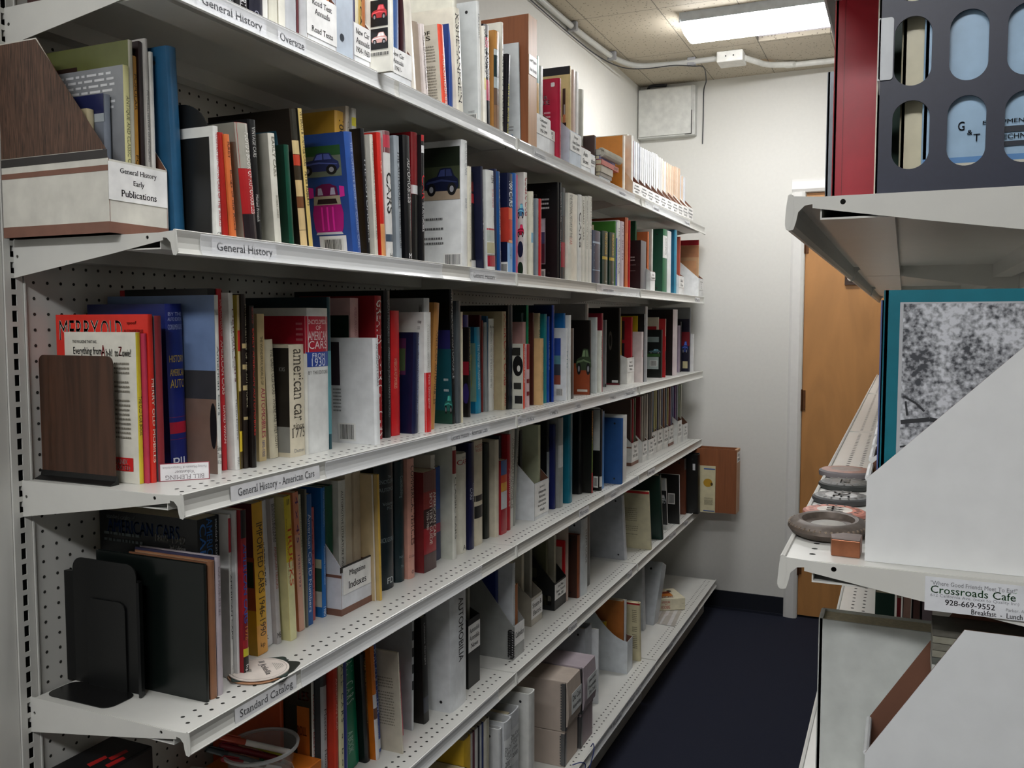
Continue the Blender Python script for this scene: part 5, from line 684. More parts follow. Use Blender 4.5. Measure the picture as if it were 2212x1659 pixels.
('S', 'pb', 0.2290, 3.1985, 0.0200, 0.2902, 0.2148, 0.0, '#b0a890', 'last magazine in the Road Tests 1989-1998 file', {'inn': 1}),
('S', 'mf', 0.2403, 3.2244, 0.0904, 0.0997, 0.2283, 0.0, '#dfe0dd', 'white Road Tests file marked 1999-2006', {'back': 0.245, 'lab': (0.05, 0.95, 0.04, 0.75), 'lt': ['Road', 'Tests', '1999-2006'], 'stripe': False}),
('S', 'pb', 0.2278, 3.2355, 0.0200, 0.2854, 0.2112, 0.0, '#3c4a6a', 'first magazine in the Road Tests 1999-2006 file', {'inn': 1}),
('S', 'pb', 0.2314, 3.2626, 0.0200, 0.2877, 0.2129, 0.0, '#8a5a3a', 'middle magazine in the Road Tests 1999-2006 file', {'inn': 1}),
('S', 'pb', 0.2343, 3.2897, 0.0200, 0.2897, 0.2144, 0.0, '#56606a', 'last magazine in the Road Tests 1999-2006 file', {'inn': 1}),
('S', 'mf', 0.2430, 3.3156, 0.1025, 0.0995, 0.2310, 0.0, '#dfe0dd', 'white Road Tests file marked 2007-2012', {'back': 0.245, 'lab': (0.05, 0.95, 0.04, 0.75), 'lt': ['Road', 'Tests', '2007-2012'], 'stripe': True}),
('S', 'pb', 0.2333, 3.3307, 0.0200, 0.2849, 0.2108, 0.0, '#a89a50', 'first magazine in the Road Tests 2007-2012 file', {'inn': 1}),
('S', 'pb', 0.2363, 3.3618, 0.0200, 0.2869, 0.2123, 0.0, '#7a2a34', 'middle magazine in the Road Tests 2007-2012 file', {'inn': 1}),
('S', 'pb', 0.2370, 3.3930, 0.0200, 0.2883, 0.2134, 0.0, '#5a5f80', 'last magazine in the Road Tests 2007-2012 file', {'inn': 1}),
('S', 'mf', 0.2615, 3.4189, 0.0936, 0.1146, 0.2495, 0.0, '#dfe0dd', 'white Road Tests file marked 2013-2017', {'back': 0.245, 'lab': (0.05, 0.95, 0.04, 0.75), 'lt': ['Road', 'Tests', '2013-2017'], 'stripe': False}),
('S', 'pb', 0.2357, 3.4310, 0.0200, 0.2841, 0.2102, 0.0, '#3a4a80', 'first magazine in the Road Tests 2013-2017 file', {'inn': 1}),
('S', 'pb', 0.2398, 3.4592, 0.0200, 0.2865, 0.2120, 0.0, '#6a3a70', 'middle magazine in the Road Tests 2013-2017 file', {'inn': 1}),
('S', 'pb', 0.2440, 3.4874, 0.0200, 0.2890, 0.2139, 0.0, '#8f90a0', 'last magazine in the Road Tests 2013-2017 file', {'inn': 1}),
('S', 'mf', 0.2654, 3.5219, 0.1100, 0.0866, 0.2500, 0.0, '#dfe0dd', 'white Road Tests file marked 2018-2020', {'back': 0.245, 'lab': (0.05, 0.95, 0.04, 0.75), 'lt': ['Road', 'Tests', '2018-2020'], 'stripe': False}),
('S', 'pb', 0.2283, 3.5395, 0.0200, 0.2798, 0.2069, 0.0, '#9fae9a', 'first magazine in the Road Tests 2018-2020 file', {'inn': 1}),
('S', 'pb', 0.2314, 3.5731, 0.0200, 0.2819, 0.2086, 0.0, '#6a8050', 'middle magazine in the Road Tests 2018-2020 file', {'inn': 1}),
('S', 'pb', 0.2347, 3.6068, 0.0200, 0.2841, 0.2103, 0.0, '#c0c0b0', 'last magazine in the Road Tests 2018-2020 file', {'inn': 1}),
('M', 'hb', 0.1861, 0.4000, 0.0118, 0.2277, 0.1730, 0.0, '#c2542a', 'orange boxed book left of the dark picture book', {}),
('M', 'hb', 0.2505, 0.4150, 0.0086, 0.2640, 0.1700, 0.0, '#d8d6d0', 'white book HOW TO RESTORE & COLLECT with dark orange cover', {'cc': '#3a3428', 'c': [('r', 0.039, 0.212, 0.2, 0.88, '#c06a28'), ('r', 0.212, 1, 0.2, 0.9, '#2a2c24'), ('t', 'ROLL', '#8a4a2c', 0.077, 0.212, 0.35, 0.42), ('t', 'LES', '#a03a34', 0.039, 0.193, 0.08, 0.15)], 't': [('HOW TO RESTORE & COLLECT', '#b02c30', 0.1, 0.98, 0.3, 0.75)]}),
('M', 'binder', 0.2670, 0.4244, 0.0200, 0.2750, 0.2090, 0.0, '#3c3f42', 'dark grey binder with paper slip reading Mascots Hood Ornaments', {'b': [(0.08, 1, '#b4b7b9')], 't': [('Mascots', '#33383a', 0.25, 0.48, 0.35, 0.7), ('Hood Ornament', '#33383a', 0.55, 0.98, 0.35, 0.7)]}),
('M', 'hb', 0.2820, 0.4452, 0.0135, 0.2873, 0.2183, 0.0, '#c23a26', 'red orange fading book with faint title', {'b': [(0.75, 1, '#d98a34')], 't': [('AMERICAN CAR', '#e8b0a0', 0.08, 0.45, 0.3, 0.7)]}),
('M', 'hb', 0.2840, 0.4595, 0.0170, 0.2905, 0.2208, 0.0, '#d2cfa6', 'pale yellow book lettered ALL CARS in black', {'t': [('A L L   C A R S', '#2c2c28', 0.02, 0.42, 0.3, 0.8), ('a  b o o k', '#2c2c28', 0.5, 0.9, 0.35, 0.65)]}),
('M', 'hb', 0.2780, 0.4773, 0.0207, 0.2888, 0.2195, 0.0, '#2a3a8a', 'slim blue book between yellow and green ones', {}),
('M', 'hb', 0.2226, 0.5635, 0.0600, 0.2465, 0.1873, -3.9, '#0c7a58', 'green book with white spaced capitals', {'t': [('A L L   C A R S', '#cfe6da', 0.02, 0.4, 0.3, 0.8), ('A BOOK', '#a8d0be', 0.65, 0.85, 0.3, 0.6)]}),
('M', 'hb', 0.2367, 0.6243, 0.0197, 0.2487, 0.1890, -3.5, '#14171a', 'black book with gold script title before the orange one', {'t': [('Toys Cars', '#c9a868', 0.03, 0.3, 0.4, 0.9), ('The Illustrated History', '#c9a868', 0.3, 0.65, 0.5, 0.8)]}),
('M', 'hb', 0.2506, 0.6448, 0.0140, 0.2633, 0.2001, -4.1, '#d8751c', 'orange and white book with small hawk picture', {'b': [(0.42, 1, '#d9d9dc'), (0.54, 0.64, '#6a4a40')], 't': [('Driving', '#f0c090', 0.1, 0.3, 0.3, 0.7)]}),
('M', 'hb', 0.2366, 0.6597, 0.0309, 0.2588, 0.1967, -3.9, '#1f48a4', 'blue book lettered POSTWAR TIN TOYS', {'b': [(0.88, 0.97, '#c9d0d8')], 't': [('POSTWAR TIN TOYS', '#c9d4ec', 0.06, 0.65, 0.3, 0.85), ('JACK HERBERT', '#c9d4ec', 0.66, 0.85, 0.3, 0.6)]}),
('M', 'pb', 0.2874, 0.6936, 0.0049, 0.2386, 0.1500, -4.3, '#cfc8b6', 'cream book with printed paragraphs on its cover', {'cc': '#c9c2b0', 'c': [('x', 0.107, 0.407, 0.26, 0.75, '#8a8474')], 't': [('The Art & Times', '#8a8474', 0.08, 0.6, 0.35, 0.6)]}),
('M', 'pb', 0.2466, 0.7235, 0.0450, 0.1595, 0.1180, -4.7, '#c83a52', 'thin pink red booklet showing past the cream book', {}),
('M', 'pb', 0.2489, 0.8014, 0.0088, 0.2843, 0.1800, 1.3, '#c4c8cb', 'white spiral booklet with a column of black circles', {'cc': '#b8bcc0', 'b': [(0.16, 0.24, '#22262a'), (0.3, 0.38, '#22262a'), (0.44, 0.52, '#22262a'), (0.58, 0.66, '#22262a')]}),
('M', 'pb', 0.2599, 0.8415, 0.0254, 0.2642, 0.1500, -2.5, '#141312', 'black book lettered Ultimate Garages', {'t': [('Ultimate Garages', '#d0d0d0', 0.06, 0.45, 0.3, 0.6), ('ULTIMATE GARAGES', '#4a4a4a', 0.1, 0.45, 0.65, 0.85)], 'b': [(0.75, 0.9, '#2c3040')], 'cc': '#1a1614'}),
('M', 'binder', 0.2919, 0.9206, 0.0871, 0.3033, 0.2600, 0.0, '#dfe3e6', 'large white ring binder hand lettered AUTOMOBILIA', {'t': [('AUTOMOBILIA', '#2a2c30', 0.08, 0.62, 0.45, 0.75)], 'cc': '#dde0e2'}),
('M', 'pb', 0.2391, 1.1190, 0.0120, 0.2700, 0.1998, 0.0, '#a9a99c', 'pale booklet standing in the black Automobilia News file', {'inn': 1}),
('M', 'mf', 0.2646, 1.0672, 0.0689, 0.1839, 0.2500, 0.0, '#17181a', 'black magazine file labelled Automobilia News', {'back': 0.26, 'lab': (0.0, 1, 0.08, 0.47), 'lt': ['Automobile', 'Automobilia', 'News'], 'side': '#101112'}),
('M', 'pb', 0.2335, 1.3070, 0.0200, 0.2600, 0.1859, 0.0, '#1b2c6e', 'dark blue folder in the grey Calendars file', {'inn': 1}),
('M', 'pb', 0.2771, 1.3301, 0.0200, 0.2700, 0.2000, 0.0, '#d5d9dd', 'white calendar reading DAVIDSON-GEBHARDT CHEVROLET in the file', {'t': [('THANK YOU FOR YOUR BUSINESS!', '#333', 0.05, 0.9, 0.62, 0.72)], 'inn': 1}),
('M', 'pb', 0.2752, 1.3532, 0.0200, 0.2000, 0.1480, 0.0, '#a8683a', 'tan papers in the grey Calendars file', {'inn': 1}),
('M', 'mf', 0.2916, 1.2999, 0.0784, 0.0972, 0.2500, 0.0, '#9a9c9a', 'grey magazine file labelled Calendars with spiral bound edge', {'back': 0.29, 'lab': (0.1, 1, 0.0, 0.6), 'lt': ['Calendars'], 'side': '#8f918e', 'coil': 1}),
('M', 'pb', 0.1882, 1.6053, 0.0200, 0.2500, 0.1700, 0.0, '#cfc8b4', 'cream magazines in the clear Steam & Electric file', {'inn': 1}),
('M', 'pb', 0.1995, 1.6471, 0.0200, 0.2600, 0.1700, 0.0, '#a8a69c', 'grey bagged magazine in the clear Steam & Electric file', {'inn': 1}),
('M', 'mf', 0.2310, 1.5796, 0.0926, 0.0906, 0.2190, 0.0, '#c2bdb2', 'clear plastic file labelled Steam & Electric', {'back': 0.2, 'lab': (0.0, 1, 0.1, 0.75), 'lt': ['Steam &', 'Electric'], 'side': '#a39c8e'}),
('M', 'pb', 0.1987, 1.7904, 0.0200, 0.2300, 0.1702, 0.0, '#6a6a50', 'dark olive magazine in the black Iron Men file', {'inn': 1}),
('M', 'pb', 0.2094, 1.8406, 0.0200, 0.2362, 0.1748, 0.0, '#c6c2ae', 'cream booklet in the black Iron Men file', {'inn': 1}),
('M', 'mf', 0.2426, 1.7563, 0.1095, 0.0923, 0.2306, 0.0, '#1c1d1d', 'black lattice file labelled Iron Men Steam Tractors 1996-2001', {'back': 0.25, 'lab': (0.0, 0.97, 0.05, 0.62), 'lt': ['Iron Men', 'Steam Tractors', '1996-2001'], 'lattice': 1}),
('M', 'hb', 0.2371, 1.8665, 0.0110, 0.2120, 0.2000, 0.0, '#c81e24', 'bright red book with a cream panel beside the black file', {'cc': '#c81e24', 'c': [('r', 0.048, 1, 0.1, 0.8, '#c9beae')]}),
('M', 'pb', 0.2446, 1.8783, 0.0060, 0.2609, 0.1931, 0.0, '#cdbcae', 'thin white book after the bright red one', {}),
('M', 'binder', 0.2691, 1.9158, 0.0258, 0.2237, 0.1900, 0.0, '#8c4a2c', 'reddish brown binder with plain spine', {'cc': '#3c2219'}),
('M', 'binder', 0.2745, 1.9426, 0.0691, 0.2733, 0.1800, 0.0, '#c9d0d4', 'white binder with faint handwritten spine', {'t': [('STEAM GUIDE', '#555', 0.15, 0.6, 0.5, 0.75)]}),
('M', 'hb', 0.2527, 2.0444, 0.0600, 0.2707, 0.2057, 0.0, '#121314', 'thin black book leaning against the white binder', {}),
('M', 'binder', 0.2787, 2.4674, 0.0300, 0.2775, 0.2400, -11.1, '#c6c9ce', 'big white binder leaning beyond a gap with marks on spine', {'cc': '#a8abb0'}),
('M', 'hb', 0.3310, 2.6717, 0.0120, 0.2635, 0.2000, -11.3, '#cdc5a6', 'cream book with red top edge and printed paragraph cover', {'cc': '#c9c2a2', 'c': [('r', 0.0, 1, 0, 0.04, '#c8262a'), ('x', 0.269, 0.538, 0.3, 0.78, '#8f8a74')]}),
('M', 'hb', 0.3310, 2.8614, 0.0300, 0.3025, 0.1700, -11.3, '#12312a', 'dark green book leaning after the cream paragraph book', {}),
('M', 'hb', 0.3046, 3.0620, 0.0200, 0.2481, 0.1600, -10.6, '#d0d2d0', 'white book with black and white car photo cover', {'cc': '#c9cbc9', 'c': [('r', 0.0, 1, 0.22, 0.9, '#2c2e2e'), ('car', 0.013, 0.244, 0.3, 0.5, '#a8acac')]}),
('M', 'hb', 0.3310, 3.1982, 0.0080, 0.2439, 0.2000, -5.9, '#d8d8d4', 'black faced book with barcode sticker and white edge', {'cc': '#121312', 'c': [('r', 0.116, 0.282, 0.38, 0.6, '#d9d9d6'), ('bar', 0.133, 0.265, 0.4, 0.58, '#222')]}),
('M', 'binder', 0.3063, 3.4230, 0.0350, 0.2867, 0.2000, -4.0, '#6a3a28', 'brown binder with grey label top near the far end', {'b': [(0.0, 0.2, '#6f6f6c')]}),
('M', 'binder', 0.3650, 3.4600, 0.0500, 0.3050, 0.2900, -4.6, '#0d0e0f', 'large black binder at the far end of the fifth shelf', {'cc': '#0b0c0c', 'c': [('r', 0.055, 0.099, 0.15, 0.26, '#c9c9c9')]}),
('B', 'pb', 0.3217, 0.7800, 0.0068, 0.2400, 0.1776, 0.0, '#4a2a34', 'first thin dark magazine left of the brown bag on the bottom shelf', {}),
('B', 'pb', 0.3220, 0.7876, 0.0060, 0.2400, 0.1776, 0.0, '#6a6a70', 'second thin dark magazine left of the brown bag on the bottom shelf', {}),
('B', 'pb', 0.3228, 0.7944, 0.0060, 0.2400, 0.1776, 0.0, '#3a2026', 'third thin dark magazine left of the brown bag on the bottom shelf', {}),
('B', 'pb', 0.3239, 0.8012, 0.0060, 0.2400, 0.1776, 0.0, '#8a8a8e', 'fourth thin dark magazine left of the brown bag on the bottom shelf', {}),
('B', 'pb', 0.3250, 0.8080, 0.0060, 0.2400, 0.1776, 0.0, '#2a2a30', 'fifth thin dark magazine left of the brown bag on the bottom shelf', {}),
('B', 'pb', 0.3259, 0.8148, 0.0060, 0.2400, 0.1776, 0.0, '#555', 'sixth thin dark magazine left of the brown bag on the bottom shelf', {}),
('B', 'pb', 0.3400, 0.8664, 0.0450, 0.2600, 0.1924, 0.0, '#1a1a18', 'black edged magazine in the bottom row left of the yellow one', {}),
('B', 'pb', 0.3300, 0.9122, 0.0378, 0.3250, 0.2405, 0.0, '#c9a42a', 'yellow magazine in the row of magazines left of the white binders', {}),
('B', 'pb', 0.3300, 0.9508, 0.0105, 0.3250, 0.2405, 0.0, '#a8a49c', 'grey magazine in the row of magazines left of the white binders', {}),
('B', 'pb', 0.3300, 0.9621, 0.0123, 0.3250, 0.2405, 0.0, '#5a3038', 'maroon magazine in the row of magazines left of the white binders', {}),
('B', 'pb', 0.3300, 0.9752, 0.0165, 0.3250, 0.2405, 0.0, '#c9c9c4', 'white magazine in the row of magazines left of the white binders', {}),
('B', 'pb', 0.3300, 0.9925, 0.0091, 0.3250, 0.2405, 0.0, '#22222a', 'black magazine in the row of magazines left of the white binders', {}),
('B', 'pb', 0.3300, 1.0024, 0.0110, 0.3250, 0.2405, 0.0, '#b4b8b8', 'silver magazine in the row of magazines left of the white binders', {}),
('B', 'pb', 0.3300, 1.0142, 0.0111, 0.3250, 0.2405, 0.0, '#36406a', 'blue magazine in the row of magazines left of the white binders', {}),
('B', 'pb', 0.3300, 1.0261, 0.0191, 0.3250, 0.2405, 0.0, '#d0cdc0', 'cream magazine in the row of magazines left of the white binders', {}),
('B', 'pb', 0.3300, 1.0460, 0.0132, 0.3250, 0.2405, 0.0, '#a7a494', 'stone magazine in the row of magazines left of the white binders', {}),
('B', 'binder', 0.3450, 1.0882, 0.0206, 0.2800, 0.2400, 0.0, '#c6c8c8', 'white ring binder with its side showing left of the 2001-2008 one', {}),
('B', 'binder', 0.3520, 1.1095, 0.0471, 0.2900, 0.2204, 0.0, '#c3c6c8', 'white binder labelled Die Cast Collectors Club 2001-2008', {'b': [(0.17, 0.55, '#dfe2e2')], 'h': [('Die Cast', '#222', 0.24, 0.28), ('Collectors', '#222', 0.285, 0.325), ('Club', '#222', 0.33, 0.365), ('2001-', '#222', 0.38, 0.43), ('2008', '#222', 0.445, 0.5)]}),
('B', 'binder', 0.3450, 1.1574, 0.0677, 0.2900, 0.2204, 0.0, '#b9bcbe', 'white binder labelled Die Cast Collectors Club 1994-2000', {'b': [(0.15, 0.5, '#c9cccc')], 'h': [('Die Cast', '#444', 0.2, 0.235), ('Collectors', '#444', 0.24, 0.275), ('Club', '#444', 0.28, 0.31), ('1994-', '#444', 0.33, 0.37), ('2000', '#444', 0.39, 0.43)]}),
('B', 'binder', 0.3600, 1.2610, 0.0422, 0.3100, 0.2700, 0.0, '#cfd0cc', 'wide white box binder left of the archive boxes', {}),
('B', 'binder', 0.3115, 1.8817, 0.0700, 0.2900, 0.2500, 0.0, '#b9bdc2', 'tall white binder standing behind the archive boxes', {}),
('B', 'pb', 0.3332, 1.9525, 0.0060, 0.2700, 0.1998, 0.0, '#d3d6d8', 'thin white board beside the tall white binder', {}),
('B', 'pb', 0.2625, 2.2595, 0.0148, 0.1875, 0.1388, 0.0, '#c9a820', 'yellow booklet in the curved white file', {'inn': 1}),
('B', 'pb', 0.2611, 2.3057, 0.0148, 0.1906, 0.1410, 0.0, '#3a4a24', 'olive booklet in the curved white file', {'inn': 1}),
('B', 'pb', 0.3279, 2.2749, 0.0148, 0.2727, 0.2000, 0.0, '#a8662e', 'brown envelope in the curved white file', {'cc': '#a8662e', 'inn': 1}),
('B', 'pb', 0.3328, 2.2903, 0.0148, 0.2734, 0.2023, 0.0, '#c9cccd', 'white papers in the curved white file', {'inn': 1}),
('B', 'mf', 0.3511, 2.2550, 0.0706, 0.1262, 0.2500, 0.0, '#cfd5d9', 'white magazine file with curved side on the bottom shelf', {'back': 0.26, 'curve': 1, 'side': '#ccd2d6'}),
('B', 'hb', 0.3630, 2.4000, 0.0200, 0.2415, 0.1700, -5.0, '#cfc6a4', 'cream book with red top edge and paragraph text on cover', {'cc': '#cbc29e', 'c': [('r', 0.0, 1, 0, 0.03, '#a01c24'), ('x', 0.072, 0.186, 0.12, 0.8, '#5a5444')]}),
('B', 'binder', 0.2823, 2.7490, 0.0400, 0.2925, 0.2400, -6.8, '#b4b8bb', 'white binder standing upright near the leaning clear one', {}),
]
def kname(k, d):
    if k == 'mf': return 'magazine_file', 'magazine file'
    if k == 'wf': return 'wooden_magazine_file', 'magazine file'
    if k == 'binder': return 'ring_binder', 'binder'
    for w_, n in (('binder', 'ring_binder'), ('magazine', 'magazine'), ('booklet', 'booklet'), ('paper issue', 'magazine_issue'), ('folder', 'paper_folder'), ('papers', 'paper_sheaf'), ('catalogue', 'catalogue'), ('envelope', 'paper_envelope'), ('calendar', 'wall_calendar'), ('annual', 'annual'), ('report', 'report'), ('card', 'paper_card'), ('board', 'paper_board')):
        if w_ in d.split() or (' ' in w_ and w_ in d): return n, {'ring_binder': 'binder', 'magazine_issue': 'magazine', 'paper_folder': 'folder', 'paper_sheaf': 'papers'}.get(n, n.replace('_', ' '))
    return ('hardback_book' if k == 'hb' else 'paperback_book'), 'book'
for sh, k, X, Y0, T, H, D, lean, col, desc, o in ROWS:
    z = DECK[sh]+FL+(.0025 if o.get('inn') else .0002)
    if k == 'bookend': continue
    nm, cat = kname(k, desc)
    if k == 'mf': r = mfile(X, Y0, z, T, H, D, col, o, nm)
    elif k == 'wf': r = wooden_file(X, Y0, z, T, H, D, o, nm)
    else: r = book(k, X, Y0, z, T, H, D, lean, col, o, nm)
    lab = desc
    suf = ' on the '+ORD[sh]+' shelf'
    if len(lab.split())+4 <= 15 and 'shelf' not in lab and ' file' not in lab.replace('magazine file', ''): lab += suf
    tag(r, lab, cat, ('magazine files on the ' if k in ('mf', 'wf') else 'papers kept in magazine files on the ' if o.get('inn') else 'books and binders on the ')+ORD[sh]+' shelf')
# ------------------------------------------------------------ room shell
def struct(name, mb, parent=None, **k): 
    o = mb.build(name, parent, **k)
    if not parent: o['kind'] = 'structure'
    return o
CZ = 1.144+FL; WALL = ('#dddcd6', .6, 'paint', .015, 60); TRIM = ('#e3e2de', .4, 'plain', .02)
XR, YB = 3.3, -3.6
m = MB(); m.box((-.25, YB-.1, -.1), (XR+.1, 3.95, 0), ('#10162a', .95, 'carpet', .35)); struct('floor', m)
m = MB(); hx0, hx1, hy0, hy1 = .655, .965, 2.96, 3.2; cm = M('#b3aa98', .8, 'ceiling')
for a, b in (((-.25, YB-.1), (hx0, 3.95)), ((hx1, YB-.1), (XR+.1, 3.95)), ((hx0, YB-.1), (hx1, hy0)), ((hx0, hy1), (hx1, 3.95))):
    m.box((a[0], a[1], CZ), (b[0], b[1], CZ+.02), cm)
m.box((hx0-.002, hy0-.002, CZ+.02), (hx1+.002, hy1+.002, CZ+.09), ('#b9b2b8', .7), open_faces=('-z',)); struct('ceiling', m)
m = MB(); m.box((-.25, YB, 0), (-.04, 3.9, CZ), WALL); struct('wall_left', m)
DX0, DX1, DZ = .817, 1.73, .542+FL
m = MB(); m.box((-.25, 3.75, 0), (DX0, 3.9, CZ), WALL); m.box((DX1, 3.75, 0), (XR+.1, 3.9, CZ), WALL); m.box((DX0, 3.75, DZ), (DX1, 3.9, CZ), WALL); struct('wall_end', m)
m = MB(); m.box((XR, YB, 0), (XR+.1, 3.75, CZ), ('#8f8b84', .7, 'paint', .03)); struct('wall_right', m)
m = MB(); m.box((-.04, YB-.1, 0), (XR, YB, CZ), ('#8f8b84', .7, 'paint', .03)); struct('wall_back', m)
m = MB(); m.box((-.04, 3.742, 0), (.752, 3.75, .098), ('#10141f', .5, 'plain', .05)); m.box((-.04, 3.736, 0), (.752, 3.742, .012), ('#151a28', .5)); struct('baseboard_end', m)
m = MB(); m.box((-.04, -.9, 0), (-.001, -.0165, 2.25), ('#d3d3cd', .4, 'plain', .02)); struct('trim_2', m)
# door
d = MB(); d.box((DX0+.004, 3.765, .012), (DX1-.004, 3.8, DZ-.004), M('#c08a52', .38, 'birch', .05)); dr = d.build('door_1'); dr['kind'] = 'structure'
for zc in (1.925, 1.13, .28):
    h = MB(); h.tube([(DX0+.001, 3.752, zc-.055), (DX0+.001, 3.752, zc+.055)], .007, ('#5c3a22', .35, 'plain', .1, 30, .6)); h.box((DX0-.012, 3.757, zc-.05), (DX0+.02, 3.764, zc+.05), ('#6a452a', .4, 'plain', .1, 30, .6)); h.build('hinge', dr)
h = MB(); h.box((1.012, 3.745, 1.71), (1.075, 3.765, 1.76), ('#3a2418', .4)); h.lathe([(0, .012), (.012, .012), (.016, .006), (.016, 0)], (0, 0, 0), ('#e8e6e0', .3), 20)
h.v = [q if i < 8 else (1.04+q[0], 3.745-q[2], 1.742+q[1]) for i, q in enumerate(h.v)]; h.build('door_latch', dr)
h = MB(); h.tube([(1.66, 3.765, .95), (1.66, 3.71, .95)], .011, ('#b59a5a', .25, 'plain', .05, 30, 1)); h.lathe([(0, .03), (.02, .027), (.03, .012), (.026, 0), (.012, -.006)], (0, 0, 0), ('#b59a5a', .25, 'plain', .05, 30, 1), 24)
h.v = [q if i < 20 else (1.66+q[0], 3.70-q[2], .95+q[1]) for i, q in enumerate(h.v)]; h.build('door_knob', dr)
m = MB()
cp = [(0, 0), (.064, 0), (.064, -.012), (.05, -.02), (.012, -.016), (0, -.01)]
x0 = DX0-.064
m.prism([(x0+a, 3.75+b) for a, b in cp], 'z', 0, DZ+.0, TRIM); m.prism([(DX1+.064-a, 3.75+b) for a, b in cp], 'z', 0, DZ, TRIM)
m.prism([(3.75+b, DZ+.064-a) for a, b in cp], 'x', x0, DX1+.064, TRIM)
m.box((DX0-.002, 3.75, 0), (DX0+.003, 3.79, DZ), TRIM); m.box((DX0, 3.75, DZ-.002), (DX1, 3.79, DZ+.004), TRIM); struct('trim_1', m)
# ------------------------------------------------------------ fluorescent fixtures
def fixture(x0, x1, y0, label, k=1.0):
    r = empty('ceiling_light', ((x0+x1)/2, y0+.132, CZ)); hl = (x1-x0)/2; b = MB()
    b.prism([(-.13, 0), (-.122, -.034), (.122, -.034), (.13, 0)], 'x', -hl, hl, ('#b9bec2', .4))
    b.box((-hl-.004, -.132, -.04), (-hl, .132, 0), ('#c4c8ca', .4)); b.box((hl, -.132, -.04), (hl+.004, .132, 0), ('#c4c8ca', .4)); b.build('housing', r)
    d = MB(); pr = [(-.116, -.034), (-.118, -.042), (-.105, -.058), (-.06, -.068), (.06, -.068), (.105, -.058), (.118, -.042), (.116, -.034)]
    d.prism(pr, 'x', -hl+.002, hl-.002, M('#f4f4f0', .5, 'lamp', round(LAMP*k, 2))); d.build('diffuser', r)
    return tag(r, label, 'ceiling light', 'fluorescent ceiling fixtures')
fixture(.42, 1.02, 2.69, 'short white fluorescent ceiling light glowing above the door end of the aisle', 1.5)
fixture(.35, 1.55, .15, 'long fluorescent ceiling light above the middle of the aisle', .75)
fixture(.35, 1.55, -2.1, 'long fluorescent ceiling light behind the viewpoint', 1.85)
# conduit, junction box, cable, wall panel
r = empty('electrical_conduit', (.0, 1, CZ)); P0 = Vector((0, 1, CZ))
PW = ('#b9bab6', .35, 'plain', .03)
def curve(pts, n=8):
    out = []; P = [Vector(p) for p in pts]; P = [2*P[0]-P[1]]+P+[2*P[-1]-P[-2]]
    for i in range(1, len(P)-2):
        for k in range(n):
            t = k/n; a, b, c, d_ = P[i-1:i+3]
            out.append(.5*((2*b)+(-a+c)*t+(2*a-5*b+4*c-d_)*t*t+(-a+3*b-3*c+d_)*t**3))
    out.append(P[-2]); return out
pth = [(-.022, -3.5, 1.124+FL), (-.022, 1.5, 1.124+FL), (-.02, 2.5, 1.124+FL), (0, 2.98, 1.124+FL), (.02, 3.15, 1.124+FL), (.07, 3.27, 1.124+FL), (.17, 3.31, 1.124+FL), (.3, 3.32, 1.124+FL), (.455, 3.31, 1.122+FL)]
t = MB(); t.tube([p-P0 for p in curve(pth)], .0125, PW, 12); t.build('pipe', r, smooth=True)
t = MB(); t.tube([p-P0 for p in curve([(.575, 3.34, 1.118+FL), (.61, 3.40, 1.116+FL), (.66, 3.5, 1.12+FL), (.76, 3.56, 1.126+FL), (.97, 3.585, 1.128+FL), (3.2, 3.6, 1.128+FL)])], .0135, ('#d5d5cf', .4), 12); t.build('pipe', r, smooth=True)
for p in ((-.015, 2.62), (.012, 3.08), (.33, 3.32)):
    s = MB(); s.box((p[0]-.02, p[1]-.012, CZ-.038-0), (p[0]+.02, p[1]+.012, CZ-.0005), ('#96979a', .4), open_faces=()); s.v = [tuple(Vector(q)-P0) for q in s.v]; s.build('clamp', r, bevel=.004)
tag(r, 'pale grey conduit pipe running along the ceiling corner and the end wall', 'pipe')
r = empty('junction_box', (.515, 3.33, CZ)); b = MB(); b.box((-.06, -.055, -.05), (.06, .055, -.0005), ('#d4d4ce', .4)); b.build('box', r, bevel=.005)
s = MB()
for a in (-.02, .015): s.box((a, -.0565, -.028), (a+.006, -.055, -.022), ('#2a2a2a', .5))
s.build('screw_hole', r)
tag(r, 'white square junction box joining two pipes on the ceiling', 'electrical box')
m = MB(); cb = [(-.03, .5, 1.10), (-.03, 1.8, 1.10), (-.028, 2.6, 1.095), (-.02, 3.0, 1.10), (.03, 3.2, 1.10), (.12, 3.27, 1.103), (.25, 3.29, 1.108), (.34, 3.31, 1.10), (.36, 3.45, 1.128), (.33, 3.66, 1.12), (.302, 3.74, 1.09), (.30, 3.745, .95), (.298, 3.745, .82)]
m.tube(curve([(a, b, c+FL) for a, b, c in cb]), .0028, ('#2b2c30', .5), 6); tag(m.build('power_cable', smooth=True), 'thin black cable following the pipe and hanging down the end wall', 'cable')
r = empty('wall_panel', (.115, 3.75, .99+FL)); b = MB(); b.box((-.152, -.052, -.128), (.152, -.0005, .128), ('#c9cac6', .4)); b.build('box', r, bevel=.003)
b = MB(); b.box((-.146, -.058, -.12), (.132, -.0525, .122), ('#d8d9d4', .35)); b.build('cover', r, bevel=.001)
b = MB(); b.box((.133, -.054, -.12), (.1365, -.0521, .0), ('#2e2e2e', .6)); b.box((.10, -.054, -.1235), (.135, -.0521, -.1205), ('#2e2e2e', .6)); b.build('gap_shadow_strip', r)
tag(r, 'blank white metal wall panel high in the far left corner', 'wall panel')
